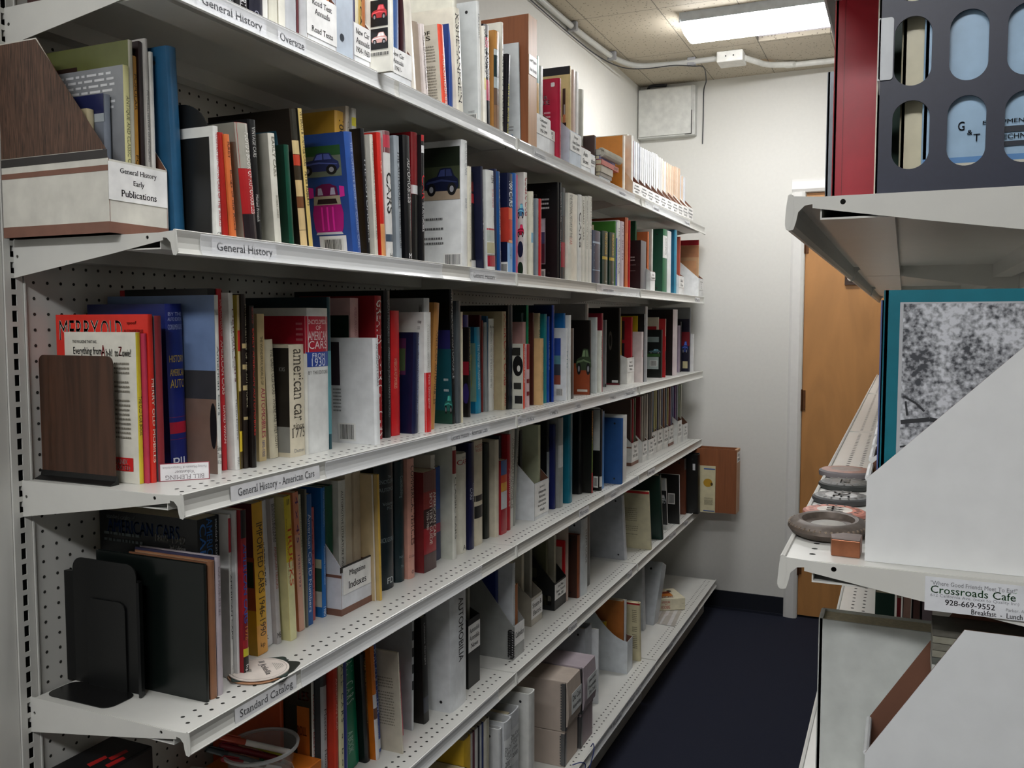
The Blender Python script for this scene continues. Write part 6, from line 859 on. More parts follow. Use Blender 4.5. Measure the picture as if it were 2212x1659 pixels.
m = MB(); m.tube(curve([(.0, 3.735, 1.10+FL), (.02, 3.72, 1.135+FL), (.07, 3.72, 1.136+FL), (.11, 3.722, 1.134+FL)]), .007, ('#2a2b30', .45), 8); tag(m.build('camera_cable_clump', smooth=True), 'dark cable bundle tucked in the ceiling corner above the wall panel', 'cable')
# ------------------------------------------------------------ shelving
W4 = 1.2192
LIP = [(.3325, 0), (.335, .0008), (.3372, -.0005), (.3362, -.004), (.3342, -.010), (.3335, -.018), (.3347, -.026), (.338, -.0322), (.3392, -.0335), (.338, -.0355), (.3352, -.0352), (.3325, -.0295), (.3305, -.018), (.3312, -.006)]
BRK = [(.002, -.003), (.30, -.0035), (.337, -.001), (.3385, -.012), (.340, -.031), (.3365, -.0368), (.331, -.0358), (.3285, -.028), (.3265, -.018), (.320, -.0115), (.3125, -.0105), (.3125, -.0145), (.21, -.031), (.002, -.062), (.002, -.046), (-.008, -.046), (-.008, -.036), (.002, -.036), (.002, -.02), (-.008, -.02), (-.008, -.01), (.002, -.01)]
def shelf(unit, xf, y0, z, part, labels, base=False, holes=True, strips=()):
    """xf(x) maps the distance from the back panel to local x; z = tip height above the unit's origin"""
    dx = .086 if base else 0; y1 = y0+W4-.002; y0 += .001
    s = MB(); tip = .335+dx
    def B(a, b, mt=STEEL): s.box((min(xf(a[0]), xf(b[0])), a[1], a[2]+z), (max(xf(a[0]), xf(b[0])), b[1], b[2]+z), mt)
    B((.012, y0+.002, -.0055), (tip-.003, y1-.002, -.003))
    if not base:
        B((.234, y0+.004, -.0265), (.305, y1-.004, -.0245)); B((.234, y0+.004, -.0245), (.2355, y1-.004, -.0055)); B((.3035, y0+.004, -.0245), (.305, y1-.004, -.0055))
        B((.014, y0+.004, -.034), (.05, y1-.004, -.032)); B((.0485, y0+.004, -.032), (.05, y1-.004, -.0055))
    s.prism([(xf(a+dx), z+b) for a, b in LIP], 'y', y0, y1, STEEL)
    if holes:
        n = int((y1-y0)/.0254)
        for i in range(n-1):
            for j, xx in enumerate((tip-.028, tip-.05)):
                yy = y0+.03+i*.0254+(.0127 if j else 0)
                if yy > y1-.02: continue
                c = [(xf(xx+.0035*cos(2*pi*k/8)), yy+.0035*sin(2*pi*k/8)) for k in range(8)]
                s.add([(a, b, z-.0028) for a, b in c], [tuple(range(8))], ('#22231f', .8)); s.add([(a, b, z-.0057) for a, b in c], [tuple(range(8))], ('#22231f', .8))
    o = s.build(part, unit)
    if not base:
        for yy, th in ((y0+.001, .0015), (y1-.0025, .0015)):
            b = MB(); cp = circ(.283, -.0095, .0028, .0028, 10); cp2 = circ(.0105, -.029, .0028, .0028, 10)
            v, f = plate(BRK, [cp, cp2], th); b.add([(xf(a), yy, z+c) for a, c, q in [(v_[0], v_[1], v_[2]) for v_ in v]], f, STEEL)
            b.v = [(xf(v_[0]), yy+v_[2], z+v_[1]) for v_ in v]
            b.build('bracket', o)
    for a, b_ in strips:
        t = MB(); t.prism([(xf(p+dx), z+q) for p, q in ((.3368, -.0015), (.3378, -.004), (.3366, -.012), (.3362, -.02), (.3375, -.028), (.3398, -.0325), (.3402, -.0335), (.3388, -.031), (.3372, -.026), (.3357, -.02), (.3358, -.012), (.3366, -.004))], 'y', a, b_, M('#f4f6f8', .06, 'glass', .35, 9)); t.build('label_holder', o)
    for tx, a, b_ in labels:
        l = MB(); sg = 1 if xf(1) > xf(0) else -1
        X0 = lambda zz: .3356+dx+ (.0012 if zz < -.026 else 0)
        l.add([(xf(X0(q)), y, z+q) for y, q in ((a, -.0315), (b_, -.0315), (b_, -.0045), (a, -.0045))]+[(xf(X0(q)-.0004), y, z+q) for y, q in ((a, -.0315), (b_, -.0315), (b_, -.0045), (a, -.0045))], [(0, 1, 2, 3), (7, 6, 5, 4)], ('#e9eaec', .5))
        g = text_geo(tx, False, True); wd = (b_-a)*.86; hh = .0165 if any(c in tx for c in 'gyp') else .0135
        l.add([(xf(.3363+dx+(.0009*(1-y) )), a+(b_-a)*.07+wd*x, z-.0275+(0 if hh > .015 else .003)+hh*y) for x, y in g[0]], g[1], ('#4c4e52', .6))
        l.build('shelf_label', o)
    return o
def bay(x, sgn, y0, label, levels, group, pegs=True):
    u = empty('shelving_unit', (x, y0, 0)); xf = lambda a: sgn*a
    p = MB(); T0 = 2.25
    p.box((min(xf(-.006), xf(0)), .018, .10), (max(xf(-.006), xf(0)), W4-.018, T0), STEEL)
    if pegs:
        for i in range(46):
            for j in range(3, 84):
                yy, zz = .036+i*.0254, .1+j*.0254-.012
                c = [(xf(.0004), yy+.0029*cos(2*pi*k/6), zz+.0029*sin(2*pi*k/6)) for k in range(6)]
                p.add(c, [tuple(range(6))], ('#2a2a26', .8))
    p.build('back_panel', u)
    for yy in (0,) if y0 < 2.3 else (0, W4):
        b = MB(); sl = [[(q[0], q[1]) for q in pill(-.0, .12+k*.0254, .0085, .0175, 2, .0015)] for k in range(83)]
        sl = [[(a+yy, c+ (FL*0) ) for a, c in h] for h in sl]
        off = (FL-.1) % .0254
        sl = [[(a, c-.12+ .1+off+.0254*1) for a, c in h] for h in sl]
        xa, xb = min(xf(0), xf(.002)), max(xf(0), xf(.002)); zc_ = [h_[0][1] for h_ in sl]; z_ = 0.0
        zs = [sum(q[1] for q in h_)/len(h_) for h_ in sl]
        b.box((xa, yy-.0155, 0), (xb, yy-.0045, T0), STEEL); b.box((xa, yy+.0045, 0), (xb, yy+.0155, T0), STEEL)
        for q in zs: b.box((xa, yy-.0045, z_), (xb, yy+.0045, q-.0088), STEEL); z_ = q+.0088
        b.box((xa, yy-.0045, z_), (xb, yy+.0045, T0), STEEL)
        b.box((min(xf(-.04), xf(-.012)), yy-.0155, 0), (max(xf(-.04), xf(-.012)), yy+.0155, T0), ('#1c1c1b', .8))
        b.box((min(xf(-.012), xf(0)), yy-.0155, 0), (max(xf(-.012), xf(0)), yy-.0145, T0), STEEL); b.box((min(xf(-.012), xf(0)), yy+.0145, 0), (max(xf(-.012), xf(0)), yy+.0155, T0), STEEL)
        b.box((min(xf(0), xf(.0045)), yy+.0165, 0), (max(xf(0), xf(.0045)), yy+.019, T0), STEEL)
        b.build('upright', u)
    for nm, z, labs, strips, hol in levels:
        base = z < -1.4
        shelf(u, xf, 0, z+FL, 'base_deck' if base else 'shelf', [(t, a-y0, b-y0) for t, a, b in labs if y0 <= a < y0+W4], base, hol, [(max(a-y0, .006), min(b-y0, W4-.006)) for a, b in strips if a < y0+W4 and b > y0])
    k = MB(); k.box((min(xf(.35), xf(.36)), .004, .0), (max(xf(.35), xf(.36)), W4-.004, .148), STEEL); k.build('kick_plate', u)
    return tag(u, label, 'shelving unit', group)
LV = [('T', .3762, [('General History', .054, .209), ('Oversize', .238, .312), ('Recreation', 1.339, 1.434), ('Reference', 2.139, 2.232), ('Annuals', 2.62, 2.72), ('Reviews', 3.2, 3.3)], [(.0, .60), (.62, 1.21), (1.24, 2.35), (2.5, 3.3)], False),
      ('G', .0206, [('General History', .074, .224), ('General History', .948, 1.091), ('General History', 1.954, 2.10), ('Parts', 3.45, 3.55)], [(.05, .8), (.94, 1.21), (1.9, 2.43)], False),
      ('A', -.3604, [('General History - American Cars', .103, .333), ('General History - American Cars', .823, 1.05), ("1920's", 1.225, 1.26), ("1930's", 1.28, 1.345), ("1940's", 1.465, 1.538), ("1950's", 1.692, 1.745), ("1960's", 2.05, 2.13), ("Muscle Cars", 2.242, 2.367)], [(.35, 1.21), (1.24, 2.4)], True),
      ('S', -.716, [('Standard Catalog', .102, .257), ('Microcars', 1.732, 1.83), ('Scooters', 2.072, 2.146), ('Station Wagons', 2.586, 2.698)], [(.27, 1.0), (2.0, 2.43)], True),
      ('M', -1.0716, [('Steam', 1.636, 1.719), ('Taxis', 2.30, 2.36), ('Tanks', 2.96, 3.095), ('Vans', 3.267, 3.348)], [(.4, 1.1)], True),
      ('B', -1.455, [('Museums', 1.835, 1.95), ('Magic Cars', 2.03, 2.2), ('Electric', 2.6, 2.7)], [(1.6, 2.4), (2.6, 3.2)], True)]
GL = 'shelving bays along the left wall'
bay(0, 1, 0, 'nearest bay of white steel shelving on the left wall, holding the General History books', LV, GL)
bay(0, 1, W4, 'middle bay of white steel shelving on the left wall', LV, GL)
bay(0, 1, 2*W4, 'far bay of white steel shelving on the left wall, next to the end wall', LV, GL)
RV = [(n, z, [], [], n in 'ASMB') for n, z, *_ in LV]; GR = 'shelving bays along the right side of the aisle'
XP = 1.175+.335
bay(XP, -1, 0, 'nearest bay of white steel shelving on the right, with discs on its shelf', RV, GR, False)
bay(XP, -1, W4, 'middle bay of white steel shelving on the right, with an empty perforated shelf', RV, GR, False)
bay(XP, -1, 2*W4, 'far bay of white steel shelving on the right, ending before the door', RV[1:], GR, False)
m = MB(); m.box((XP+.05, .02, .0), (XP+.07, 3.65, 2.3), STEEL); m.build('rear_skin_panel'); tag(bpy.data.objects['rear_skin_panel'], 'white steel sheet backing the right hand shelving', 'panel')
# ------------------------------------------------------------ things with shapes of their own
def dz(s): return DECK[s]+FL+.0002
def thing_mb(mb, name, label, cat, group=None, **k): return tag(mb.build(name, **k), label, cat, group)
def bk(k, X, Y0, z, T, H, D, col, label, cat='book', name=None, lean=0, group=None, **o):
    r = book(k, X, Y0, z, T, H, D, lean, col, o, name or ('hardback_book' if k == 'hb' else 'ring_binder' if k == 'binder' else 'paperback_book'))
    return tag(r, label, cat, group)
# wood grain magazine file at the start of the second shelf
r = mfile(.233, -.02, dz('G')+.0005, .113, .1055, .222, '#d4d2c8', dict(back=.292, wood=1, stripe=2, lab=(.0, .98, .03, .55), lt=['General History', 'Early', 'Publications']), 'magazine_file')
tag(r, 'large wood grain and white magazine file labelled General History Early Publications', 'magazine file', 'magazine files on the second shelf')
g = 'papers kept in magazine files on the second shelf'; zz = dz('G')+.0035
for n, (a, T, X, H, D, c, lab, o) in enumerate([
    (-.0165, .012, .158, .165, .13, '#c9bfa4', 'small cream booklet pack in the wood grain file', {}),
    (-.004, .013, .178, .182, .15, '#c4b894', 'thicker cream booklet behind the small pack in the wood grain file', {}),
    (.0098, .013, .196, .205, .17, '#7c8490', 'grey plastic bag holding a dark blue booklet in the wood grain file', dict(c=[('r', 0, .75, .0, .14, '#20264e'), ('r', .0, 1, .14, .2, '#a9b2b8')])),
    (.026, .011, .220, .248, .185, '#d8d49a', 'thin magazine lettered ANTIQUE AND CLASSIC CARS in the wood grain file', dict(cc='#8c8f92', t=[('ANTIQUE AND CLASSIC CARS', '#55543a', .18, .63, .2, .9)], c=[('x', .1, .95, .03, .3, '#d4d6d8'), ('r', 0, 1, .58, 1, '#c2bdb2'), ('r', .35, 1, .64, 1, '#2a4a70')])),
    (.0385, .008, .218, .288, .195, '#b8b6a4', 'tall green and brown illustrated magazine in the wood grain file', dict(cc='#5d6234', c=[('r', .55, 1, .1, 1, '#2c1a14'), ('disc', .1, .7, .12, .45, '#5a3022'), ('disc', .16, .64, .2, .42, '#b09a50')])),
    (.048, .010, .214, .268, .19, '#b5822e', 'worn ochre booklet POWER and SPEED in the wood grain file', dict(t=[('POWER and SPEED', '#33230c', .55, .95, .3, .8), ('POPULAR', '#5a3c14', .1, .3, .3, .8)])),
    (.0595, .007, .216, .292, .19, '#241517', 'dark brown booklet in the wood grain file', {}),
    (.068, .006, .220, .298, .19, '#b9b6b0', 'grey booklet PICTORIAL HISTORY OF MOTORING in the wood grain file', dict(t=[('PICTORIAL HISTORY OF MOTORING', '#44464a', .26, .62, .2, .8)])),
    (.0755, .007, .222, .280, .19, '#d2d1ca', 'plain white booklet last in the wood grain file', {})]):
    bk('pb', X, a, zz, T, H, D, c, lab, 'booklet', 'booklet', group=g, **o)
# dark file whose corner shows on the top shelf
r = mfile(.30, .012, dz('T'), .09, .11, .26, '#3a1a14', dict(back=.29, side='#3a1a14'), 'magazine_file'); tag(r, 'dark red brown magazine file at the near end of the top shelf', 'magazine file', 'magazine files on the top shelf')
# bookends
def round_plate(x0, x1, z0, z1, r, y, th, mat, cut=None):
    o = pill((x0+x1)/2, (z0+z1)/2, x1-x0, z1-z0, 8, r); o = [(a, b if b > z0+r else z0+(0 if b < z0+r*.999 else b-z0)) for a, b in o]
    o = [(x0, z0), (x1, z0)]+[p for p in pill((x0+x1)/2, (z0+z1)/2, x1-x0, z1-z0, 10, r)[:22]]
    n = len(o); return [(p[0], y+c, p[1]) for c in (-th/2, th/2) for p in o], [tuple(range(n))[::-1], tuple(range(n, 2*n))]+[(i, (i+1) % n, n+(i+1) % n, n+i) for i in range(n)]
row = [q for q in ROWS if q[1] == 'bookend'][0]
BKM = ('#0f1010', .38, 'plain', .1)
root = empty('bookend', (.16, row[3], dz('G'))); m = MB(); v, f = round_plate(-.145, .132, .0015, .212, .055, .0012, .002, BKM); m.add(v, f, BKM); m.build('plate', root)
m = MB(); m.box((-.05, .003, 0), (.12, .018, .001), BKM); m.build('base', root)
tag(root, 'black metal bookend with rounded top beside the blue binder', 'bookend')
root = empty('bookend', (.095, .030, dz('A'))); m = MB(); mt = M('#4a3022', .3, 'wood', .16, 9)
v, f = round_plate(-.08, .08, .004, .2, .011, 0, .0025, mt); m.add(v, f, mt); m.build('plate', root)
m = MB(); m.prism([(-.014, 0), (.003, 0), (.003, .005), (.0015, .014), (-.0015, .014), (-.003, .006), (-.014, .0015)], 'x', -.082, .083, BKM)
m.build('base', root); tag(root, 'wood grain metal bookend holding the first magazines on the third shelf', 'bookend')
root = empty('bookend', (.085, .078, dz('S'))); m = MB()
cut = pill(0, .085, .088, .165, 6, .014); 
v, f = round_plate(-.068, .075, .0012, .215, .02, .0, .0022, BKM); m.add(v, f, BKM)
v, f = round_plate(-.034, .052, .0012, .15, .014, -.0035, .002, BKM); m.add(v, f, ('#151616', .32, 'plain', .1))
m.prism([(-.068, .0005), (-.085, -.004), (-.098, -.010), (-.10, -.012), (-.09, .006), (-.068, .004)], 'z', .0012, .19, BKM); m.prism([(.075, .0005), (.082, -.004), (.086, -.012), (.09, -.010), (.085, .002), (.075, .004)], 'z', .0012, .19, BKM)
m.build('plate', root)
m = MB(); m.prism([(a+.002, b-.032) for a, b in pill(0, 0, .142, .062, 6, .018)], 'z', .0, .0012, ('#171717', .25, 'plain', .1)); m.build('base', root)
tag(root, 'black metal bookend with a wide flat foot on the fourth shelf', 'bookend')
# name tag lying upright on the third shelf
import_ax = Vector((.268-.216, .132-.078, 0)); L = import_ax.length; ang = math.atan2(import_ax.y, import_ax.x)
root = empty('name_tag', (.216, .078, dz('A')), (0, 0, ang)); m = MB(); m.box((0, 0, 0), (L, .0016, .0285), ('#a04a56', .4)); m.box((.0012, -.0003, .0012), (L-.0012, 0, .0273), ('#e9e8ea', .35)); m.build('card', root)
t = MB()
for s, z0, z1, wd, c in (('BILL FLEMING', .0025, .0095, .058, '#8a8488'), ('Volunteer', .0115, .0165, .03, '#8a8488'), ('Forney Museum of Transportation', .0195, .0245, .066, '#a5a0a4')):
    g_ = text_geo(s); wd = min(wd, L*.88); t.add([(L/2+wd/2-wd*a, -.0006, z1-(z1-z0)*b) for a, b in g_[0]], g_[1], (c, .5))
t.build('lettering', root); tag(root, 'white name tag standing upside down beneath the blue history book', 'name tag')
# coasters on the fourth shelf
zc = dz('S')
for i, (sq, c, dxy, lab) in enumerate([(1, '#1f2420', (.006, .012), 'black square coaster lowest under the round ones'), (0, '#b98a68', (.0, -.003), 'tan round coaster in the middle of the pile'), (1, '#2c3a34', (-.004, .006), 'dark green square coaster under the top round one'), (0, '#dcd2c8', (0, 0), 'round white printed coaster on top of the pile')]):
    root = empty('coaster', (.279+dxy[0], .229+dxy[1], zc+i*.0019), (0, 0, .3+.2*i)); m = MB()
    if sq: m.prism(pill(0, 0, .094, .094, 4, .01), 'z', 0, .0016, (c, .6))
    else: m.prism(circ(0, 0, .051, .051, 48), 'z', 0, .0016, (c, .6))
    m.build('disc', root)
    if i == 3:
        p = MB(); 
        for rr in (.047,): p.add([(a, b, .0018) for a, b in circ(0, 0, rr, rr, 48)]+[(a, b, .0018) for a, b in circ(0, 0, rr-.0008, rr-.0008, 48)], [(k, (k+1) % 48, 48+(k+1) % 48, 48+k) for k in range(48)], ('#8f8880', .6))
        gz = text_geo('Il Jolella', True)
        p.add([(.012-.0+.014*b-.01, .034-.066*a, .0019) for a, b in gz[0]], gz[1], ('#3c3a38', .6))
        p.quad([(x, y, .0018) for x, y in ((-.03, -.004), (-.014, -.007), (-.012, .007), (-.03, .004), (-.04, .001), (-.04, -.001))], ('#8c8880', .6))
        for k in range(6): p.quad([(.026+k*.0028, -.018+k*.002, .0018), (.0272+k*.0028, -.018+k*.002, .0018), (.0272+k*.0028, .018-k*.002, .0018), (.026+k*.0028, .018-k*.002, .0018)], ('#a8a29a', .6))
        p.build('print', root)
    tag(root, lab+' on the fourth shelf', 'coaster', 'coasters piled on the fourth shelf')
# stack of books lying on the top shelf
def lying(X, Y0, z, L_, T, W_, col, label, name='hardback_book', cat='book', page=None, group=None, rot=0, **o):
    """a book lying flat: spine faces the aisle, length L_ along the shelf"""
    root = empty(name, (X, Y0, z), (0, 0, rot)); m = MB(); b = .0018 if T > .01 else .0007
    m.box((-W_, 0, 0), (0, L_, b), (col, .35)); m.box((-W_, 0, T-b), (0, L_, T), (o.get('top', col), .35)); m.box((-.002, 0, b), (0, L_, T-b), (col, .35)); m.build('cover', root)
    p = MB(); p.box((-W_+.003, .002, b), (-.0022, L_-.002, T-b), page or PAGE); p.build('pages', root)
    if o.get('t'):
        q = MB(); s, c, a, b2 = o['t']; g_ = text_geo(s, True); q.add([(.0004, L_*(a+(b2-a)*x), T*(.2+.6*y)) for x, y in g_[0]], g_[1], (c, .5)); q.build('spine_print', root)
    return tag(root, label, cat, group)
zt = dz('T'); gs = 'books lying in a pile on the top shelf'
lying(.320, 1.976, zt, .125, .010, .20, '#6f7f98', 'lowest blue and white striped magazine in the pile on the top shelf', 'magazine', 'magazine', group=gs)
lying(.318, 1.976, zt+.0102, .122, .009, .20, '#b9bec4', 'pale striped magazine second from the bottom of the top shelf pile', 'magazine', 'magazine', group=gs)
lying(.320, 1.978, zt+.0194, .130, .013, .19, '#7d736a', 'taupe book third from the bottom of the top shelf pile', group=gs)
lying(.323, 1.978, zt+.0326, .135, .024, .19, '#a69c8c', 'thick beige book in the middle of the top shelf pile', group=gs)
lying(.326, 1.976, zt+.0568, .195, .017, .2, '#b04434', 'red book with cream spine in the top shelf pile', group=gs, t=('ENGINES', '#eee0c8', .7, .95))
lying(.318, 1.975, zt+.074, .180, .014, .19, '#6d6aa0', 'purple and navy book beneath the spiral notebook on the pile', group=gs, top='#252a4c', t=('AUTO HISTORY', '#d9d6ee', .1, .8))
root = empty('spiral_notebook', (.322, 1.974, zt+.0882), (radians(1.2), 0, 0)); m = MB(); m.box((-.2, 0, 0), (0, .222, .018), ('#bcb8ac', .6)); m.box((-.203, -.002, .0182), (.002, .224, .020), ('#a8a498', .5)); m.build('pages', root)
sp = MB()
for k in range(26):
    y = .006+k*.0083; sp.tube([(.0+.013*cos(a), y, .010+.014*sin(a)) for a in [2*pi*q/10 for q in range(11)]], .0018, ('#cfcbbe', .4), 6)
sp.build('spiral_binding', root); tag(root, 'beige plastic spiral bound notebook on top of the pile on the top shelf', 'notebook')
bk('pb', .20, 1.976, zt, .02, .158, .15, '#cfc8b0', 'cream booklet standing behind the pile on the top shelf'); bk('pb', .27-.062, 2.0, zt, .012, .16, .15, '#7c2430', 'maroon booklet standing behind the pile on the top shelf')
# fifth shelf: black case, orange box, tub of pens, papers
zm = dz('M')
root = empty('document_case', (.068, .08, zm)); m = MB(); m.box((-.048, -.065, 0), (.048, .065, .232), ('#101012', .5, 'plain', .2)); m.build('box', root, bevel=.004)
m = MB(); v = [(-.048, -.066), (.048, .066)]
for x, y in ((.035, -.02), (.02, .0), (.005, -.03)):
    m.quad([(x-.006, y, .2324), (x+.006, y-.004, .2324), (x+.008, y+.03, .2324), (x-.002, y+.034, .2324)], ('#b01818', .5))
m.box((-.02, -.0656, .2), (.03, -.0652, .22), ('#b01818', .5)); m.build('red_print', root); tag(root, 'black case with red printing at the near end of the fifth shelf', 'case')
root = empty('cardboard_box', (.19, .325, zm)); m = MB(); m.box((-.10, -.075, 0), (.085, .085, .118), ('#c26a1e', .5, 'plain', .08)); m.build('box', root, bevel=.002); m = MB(); m.box((-.06, -.0756, .03), (.05, -.0752, .09), ('#3a2a1c', .5)); m.build('label', root); tag(root, 'orange box under the clear plastic tub on the fifth shelf', 'box')
zt2 = zm+.1195
root = empty('plastic_tub', (.205, .318, zt2)); m = MB(); GL_ = M('#c9cfd0', .12, 'glass', .22, 12)
pr = [(0, 0), (.046, 0), (.05, .004), (.056, .04), (.061, .048), (.062, .0485), (.0625, .052), (.0605, .053), (.058, .05), (.0535, .041), (.0485, .0055), (.0, .002)]
m.lathe(pr, (0, 0, 0), GL_, 48, 1.06, 1.18); m.build('bowl', root, smooth=True)
m = MB(); m.lathe([(.0595, .0485), (.0635, .0485), (.064, .0535), (.0605, .0545), (.0585, .052)], (0, 0, 0), M('#d8dcdc', .2, 'glass', .5, 12), 48, 1.06, 1.18); m.build('rim', root, smooth=True)
tag(root, 'clear plastic tub full of pens on the fifth shelf', 'tub')
def pen(p0, p1, r, col, tipc, label):
    a, b_ = Vector(p0), Vector(p1); root = empty('pen', a); d = b_-a; m = MB(); m.tube([Vector((0, 0, 0)), d*.02, d*.62, d*.64], [r*.6, r, r, r*.9], (col, .3), 12); m.build('barrel', root, smooth=True)
    m = MB(); m.tube([d*.64, d*.66, d*.97, d], [r*.9, r*1.08, r*1.0, r*.5], (tipc, .3), 12); n_ = d.cross(Vector((0, 0, 1))).normalized(); m.tube([d*.95+Vector((0, 0, r*1.3)), d*.7+Vector((0, 0, r*1.5))], r*.25, (tipc, .3), 6); m.build('cap', root, smooth=True)
    tag(root, label, 'pen', 'pens in the clear plastic tub')
q = zt2+.006
pen((.252, .345, q+.03), (.165, .252, q+.085), .0055, '#dcd9d4', '#b0462c', 'white pen with an orange cap and red lettering in the tub')
pen((.24, .335, q+.018), (.155, .262, q+.062), .006, '#6f1422', '#7d1a28', 'dark red pen in the middle of the tub')
pen((.232, .30, q+.022), (.14, .245, q+.06), .0055, '#5c6468', '#3c4448', 'grey marker with dark script in the tub')
pen((.25, .32, q+.008), (.17, .25, q+.045), .005, '#c9c9c4', '#9a2030', 'white pen with a red cap low in the tub')
pen((.22, .36, q+.01), (.15, .285, q+.07), .004, '#b0b428', '#8c9020', 'yellow green highlighter pen in the tub')
pen((.228, .275, q+.004), (.17, .37, q+.006), .005, '#1f7a52', '#14583a', 'green pen at the bottom of the tub')
root = empty('business_card', (.205, .362, q+.005), (radians(-68), 0, radians(-12))); m = MB(); m.box((-.03, 0, 0), (.045, .055, .0005), ('#d8d4d0', .5)); m.build('card', root); m = MB(); art(m, lambda u, v_, l: (-.028+.07*u, .004+.048*v_, .0007+l*.0001), [('car', .2, .75, .12, .42, '#3a3a3c'), ('r', .15, .85, .55, .85, '#8c2a3c'), ('t', 'choose', '#ece6e0', .2, .8, .62, .8)], .8); m.build('print', root); tag(root, 'white card with a small car drawing and the word choose in the tub', 'card')
root = empty('leaflet', (.115, .262, zt2), (0, 0, .25)); m = MB(); m.box((-.04, -.03, 0), (.05, .03, .001), ('#c9c6bc', .5)); m.box((-.03, -.02, .001), (.02, .02, .0013), ('#a8884a', .5)); m.box((-.022, -.014, .0013), (.012, .014, .0016), ('#5a5040', .5)); m.build('sheet', root); tag(root, 'pale picture leaflet lying left of the plastic tub', 'leaflet')
# bottom shelf: archive boxes, leaning sleeve binder, boxed book, papers, blue cord
zb = dz('B')
def archive(X, Y0, z, T, H, D, col, lines, label, flap=True):
    root = empty('archive_box', (X, Y0, z)); m = MB(); m.box((-D, 0, 0), (-.001, T, H), (col, .75, 'plain', .05)); m.build('box', root, bevel=.0015)
    m = MB()
    if flap: m.prism([(-D, H+.0004), (.0, H+.0004), (.004, H-.002), (.009, H*.6), (.010, H*.3), (.006, H*.12), (.002, H*.1), (.002, H*.9), (0, H-.001)], 'y', .001, T-.001, (shade(col, .97), .75, 'plain', .05)); m.build('lid', root)
    e = MB()
    for yy in (0,) : 
        e.box((-.012, yy-.0012, .004), (.0012, yy, H-.004), ('#77787a', .35, 'plain', .05, 30, .8)); e.box((.0, yy-.0012, .004), (.0012, yy+.012, H-.004), ('#77787a', .35, 'plain', .05, 30, .8))
        k = 0
        while .01+k*.0085 < H-.008:
            zc_ = .01+k*.0085; e.add([(-.0135+a, -.0014, zc_+b) for a, b in circ(0, 0, .003, .003, 10)], [tuple(range(10))], ('#8f9092', .3, 'plain', .05, 30, .8)); e.add([(-.0135+a, -.0016, zc_+b) for a, b in circ(0, 0, .0016, .0016, 8)], [tuple(range(8))], ('#3c3c3e', .6)); k += 1
    e.build('metal_edge', root)
    if lines: label_plate(root, .0105, T, H*.3, H*.72, .22, .97, lines, '#dfe3e2')
    return tag(root, label, 'box', 'archive boxes on the bottom shelf')
archive(.382, 1.482, zb, .118, .108, .31, '#b2a498', [], 'lower left taupe archive box with metal edges on the bottom shelf', False)
archive(.384, 1.482, zb+.1095, .118, .155, .31, '#b2a498', ['Die Cast', 'Advertising'], 'upper archive box labelled Die Cast Advertising')
archive(.388, 1.612, zb, .118, .108, .31, '#93868a', [], 'lower right mauve grey archive box behind the taupe one', False)
archive(.39, 1.612, zb+.1095, .118, .155, .31, '#a59aa0', ['James Scarfs', 'Documents', 'Die Cast'], 'upper mauve archive box labelled Documents beside the Die Cast one')
root = empty('ring_binder', (.30, 2.835, zb), (radians(-26), 0, radians(-4))); m = MB(); SL = M('#c4c9cc', .12, 'glass', .72, 16)
m.box((-.25, 0, 0), (0, .004, .285), ('#b4b8bb', .3)); m.box((-.004, .004, 0), (0, .056, .285), ('#c4c8ca', .25)); m.box((-.25, .056, 0), (0, .06, .285), ('#b4b8bb', .3)); m.build('cover', root)
m = MB(); m.box((-.24, .006, .005), (-.012, .054, .28), PAGE); m.build('pages', root); m = MB(); m.box((.0005, .004, .004), (.0015, .056, .281), SL); m.build('clear_sleeve', root); m = MB(); m.v = []; m.lathe([(0, .0008), (.005, .0008), (.0055, 0)], (0, 0, 0), ('#1a1a1c', .4), 14); m.v = [(-.05+a, b*0-.0005-abs(c), .25+b) for a, b, c in m.v]; m.build('rivet', root)
tag(root, 'white sleeved binder tilted over at an angle on the bottom shelf', 'binder')
ax = math.atan2(3.104-3.02, .383-.258); Lb = math.hypot(.125, .084)
root = empty('boxed_book', (.258, 3.02, zb+.003), (0, 0, ax)); m = MB(); m.box((0, 0, 0), (Lb, .155, .056), ('#d6cfb4', .5)); m.build('cover', root, bevel=.002)
m = MB(); art(m, lambda u, v_, l: (Lb*u, -.0004-l*.0001, .056*v_), [('t', 'AMERICAN', '#b02a30', .5, .78, .18, .38), ('t', 'IN', '#b02a30', .6, .66, .44, .52), ('t', 'RECKONING', '#b02a30', .5, .78, .58, .86), ('x', .03, .12, .4, .55, '#a8a08a')], .37)
art(m, lambda u, v_, l: (Lb*u, .155*v_, .0564+l*.0001), [('r', .3, .85, .3, .75, '#c8762c'), ('r', .3, .6, .35, .5, '#7a2a20'), ('t', 'AMERICAN', '#b02a30', .35, .95, .76, .9), ('disc', .2, .35, .2, .35, '#1c1a18'), ('disc', .7, .85, .5, .65, '#1c1a18')], 1)
m.build('print', root); tag(root, 'cream boxed book with red lettering lying near the far end of the bottom shelf', 'book')
m = MB()
for k in range(7):
    a = k/6; m.add([(.262+.10*a, 2.87-.01*a, zb+.0006+.0012*sin(k*2.1)), (.268+.105*a+.018, 2.865-.01*a, zb+.002+.001*cos(k)), (.27+.10*a, 3.075+.02*a, zb+.002), (.255+.09*a, 3.075, zb+.0012)], [(0, 1, 2, 3)], ('#c4c2c0' if k % 2 else '#a9a49c', .3))
thing_mb(m, 'plastic_sleeve', 'crumpled clear plastic sleeve with papers under the cream boxed book', 'plastic sleeve')
m = MB(); z0 = -1.458+FL
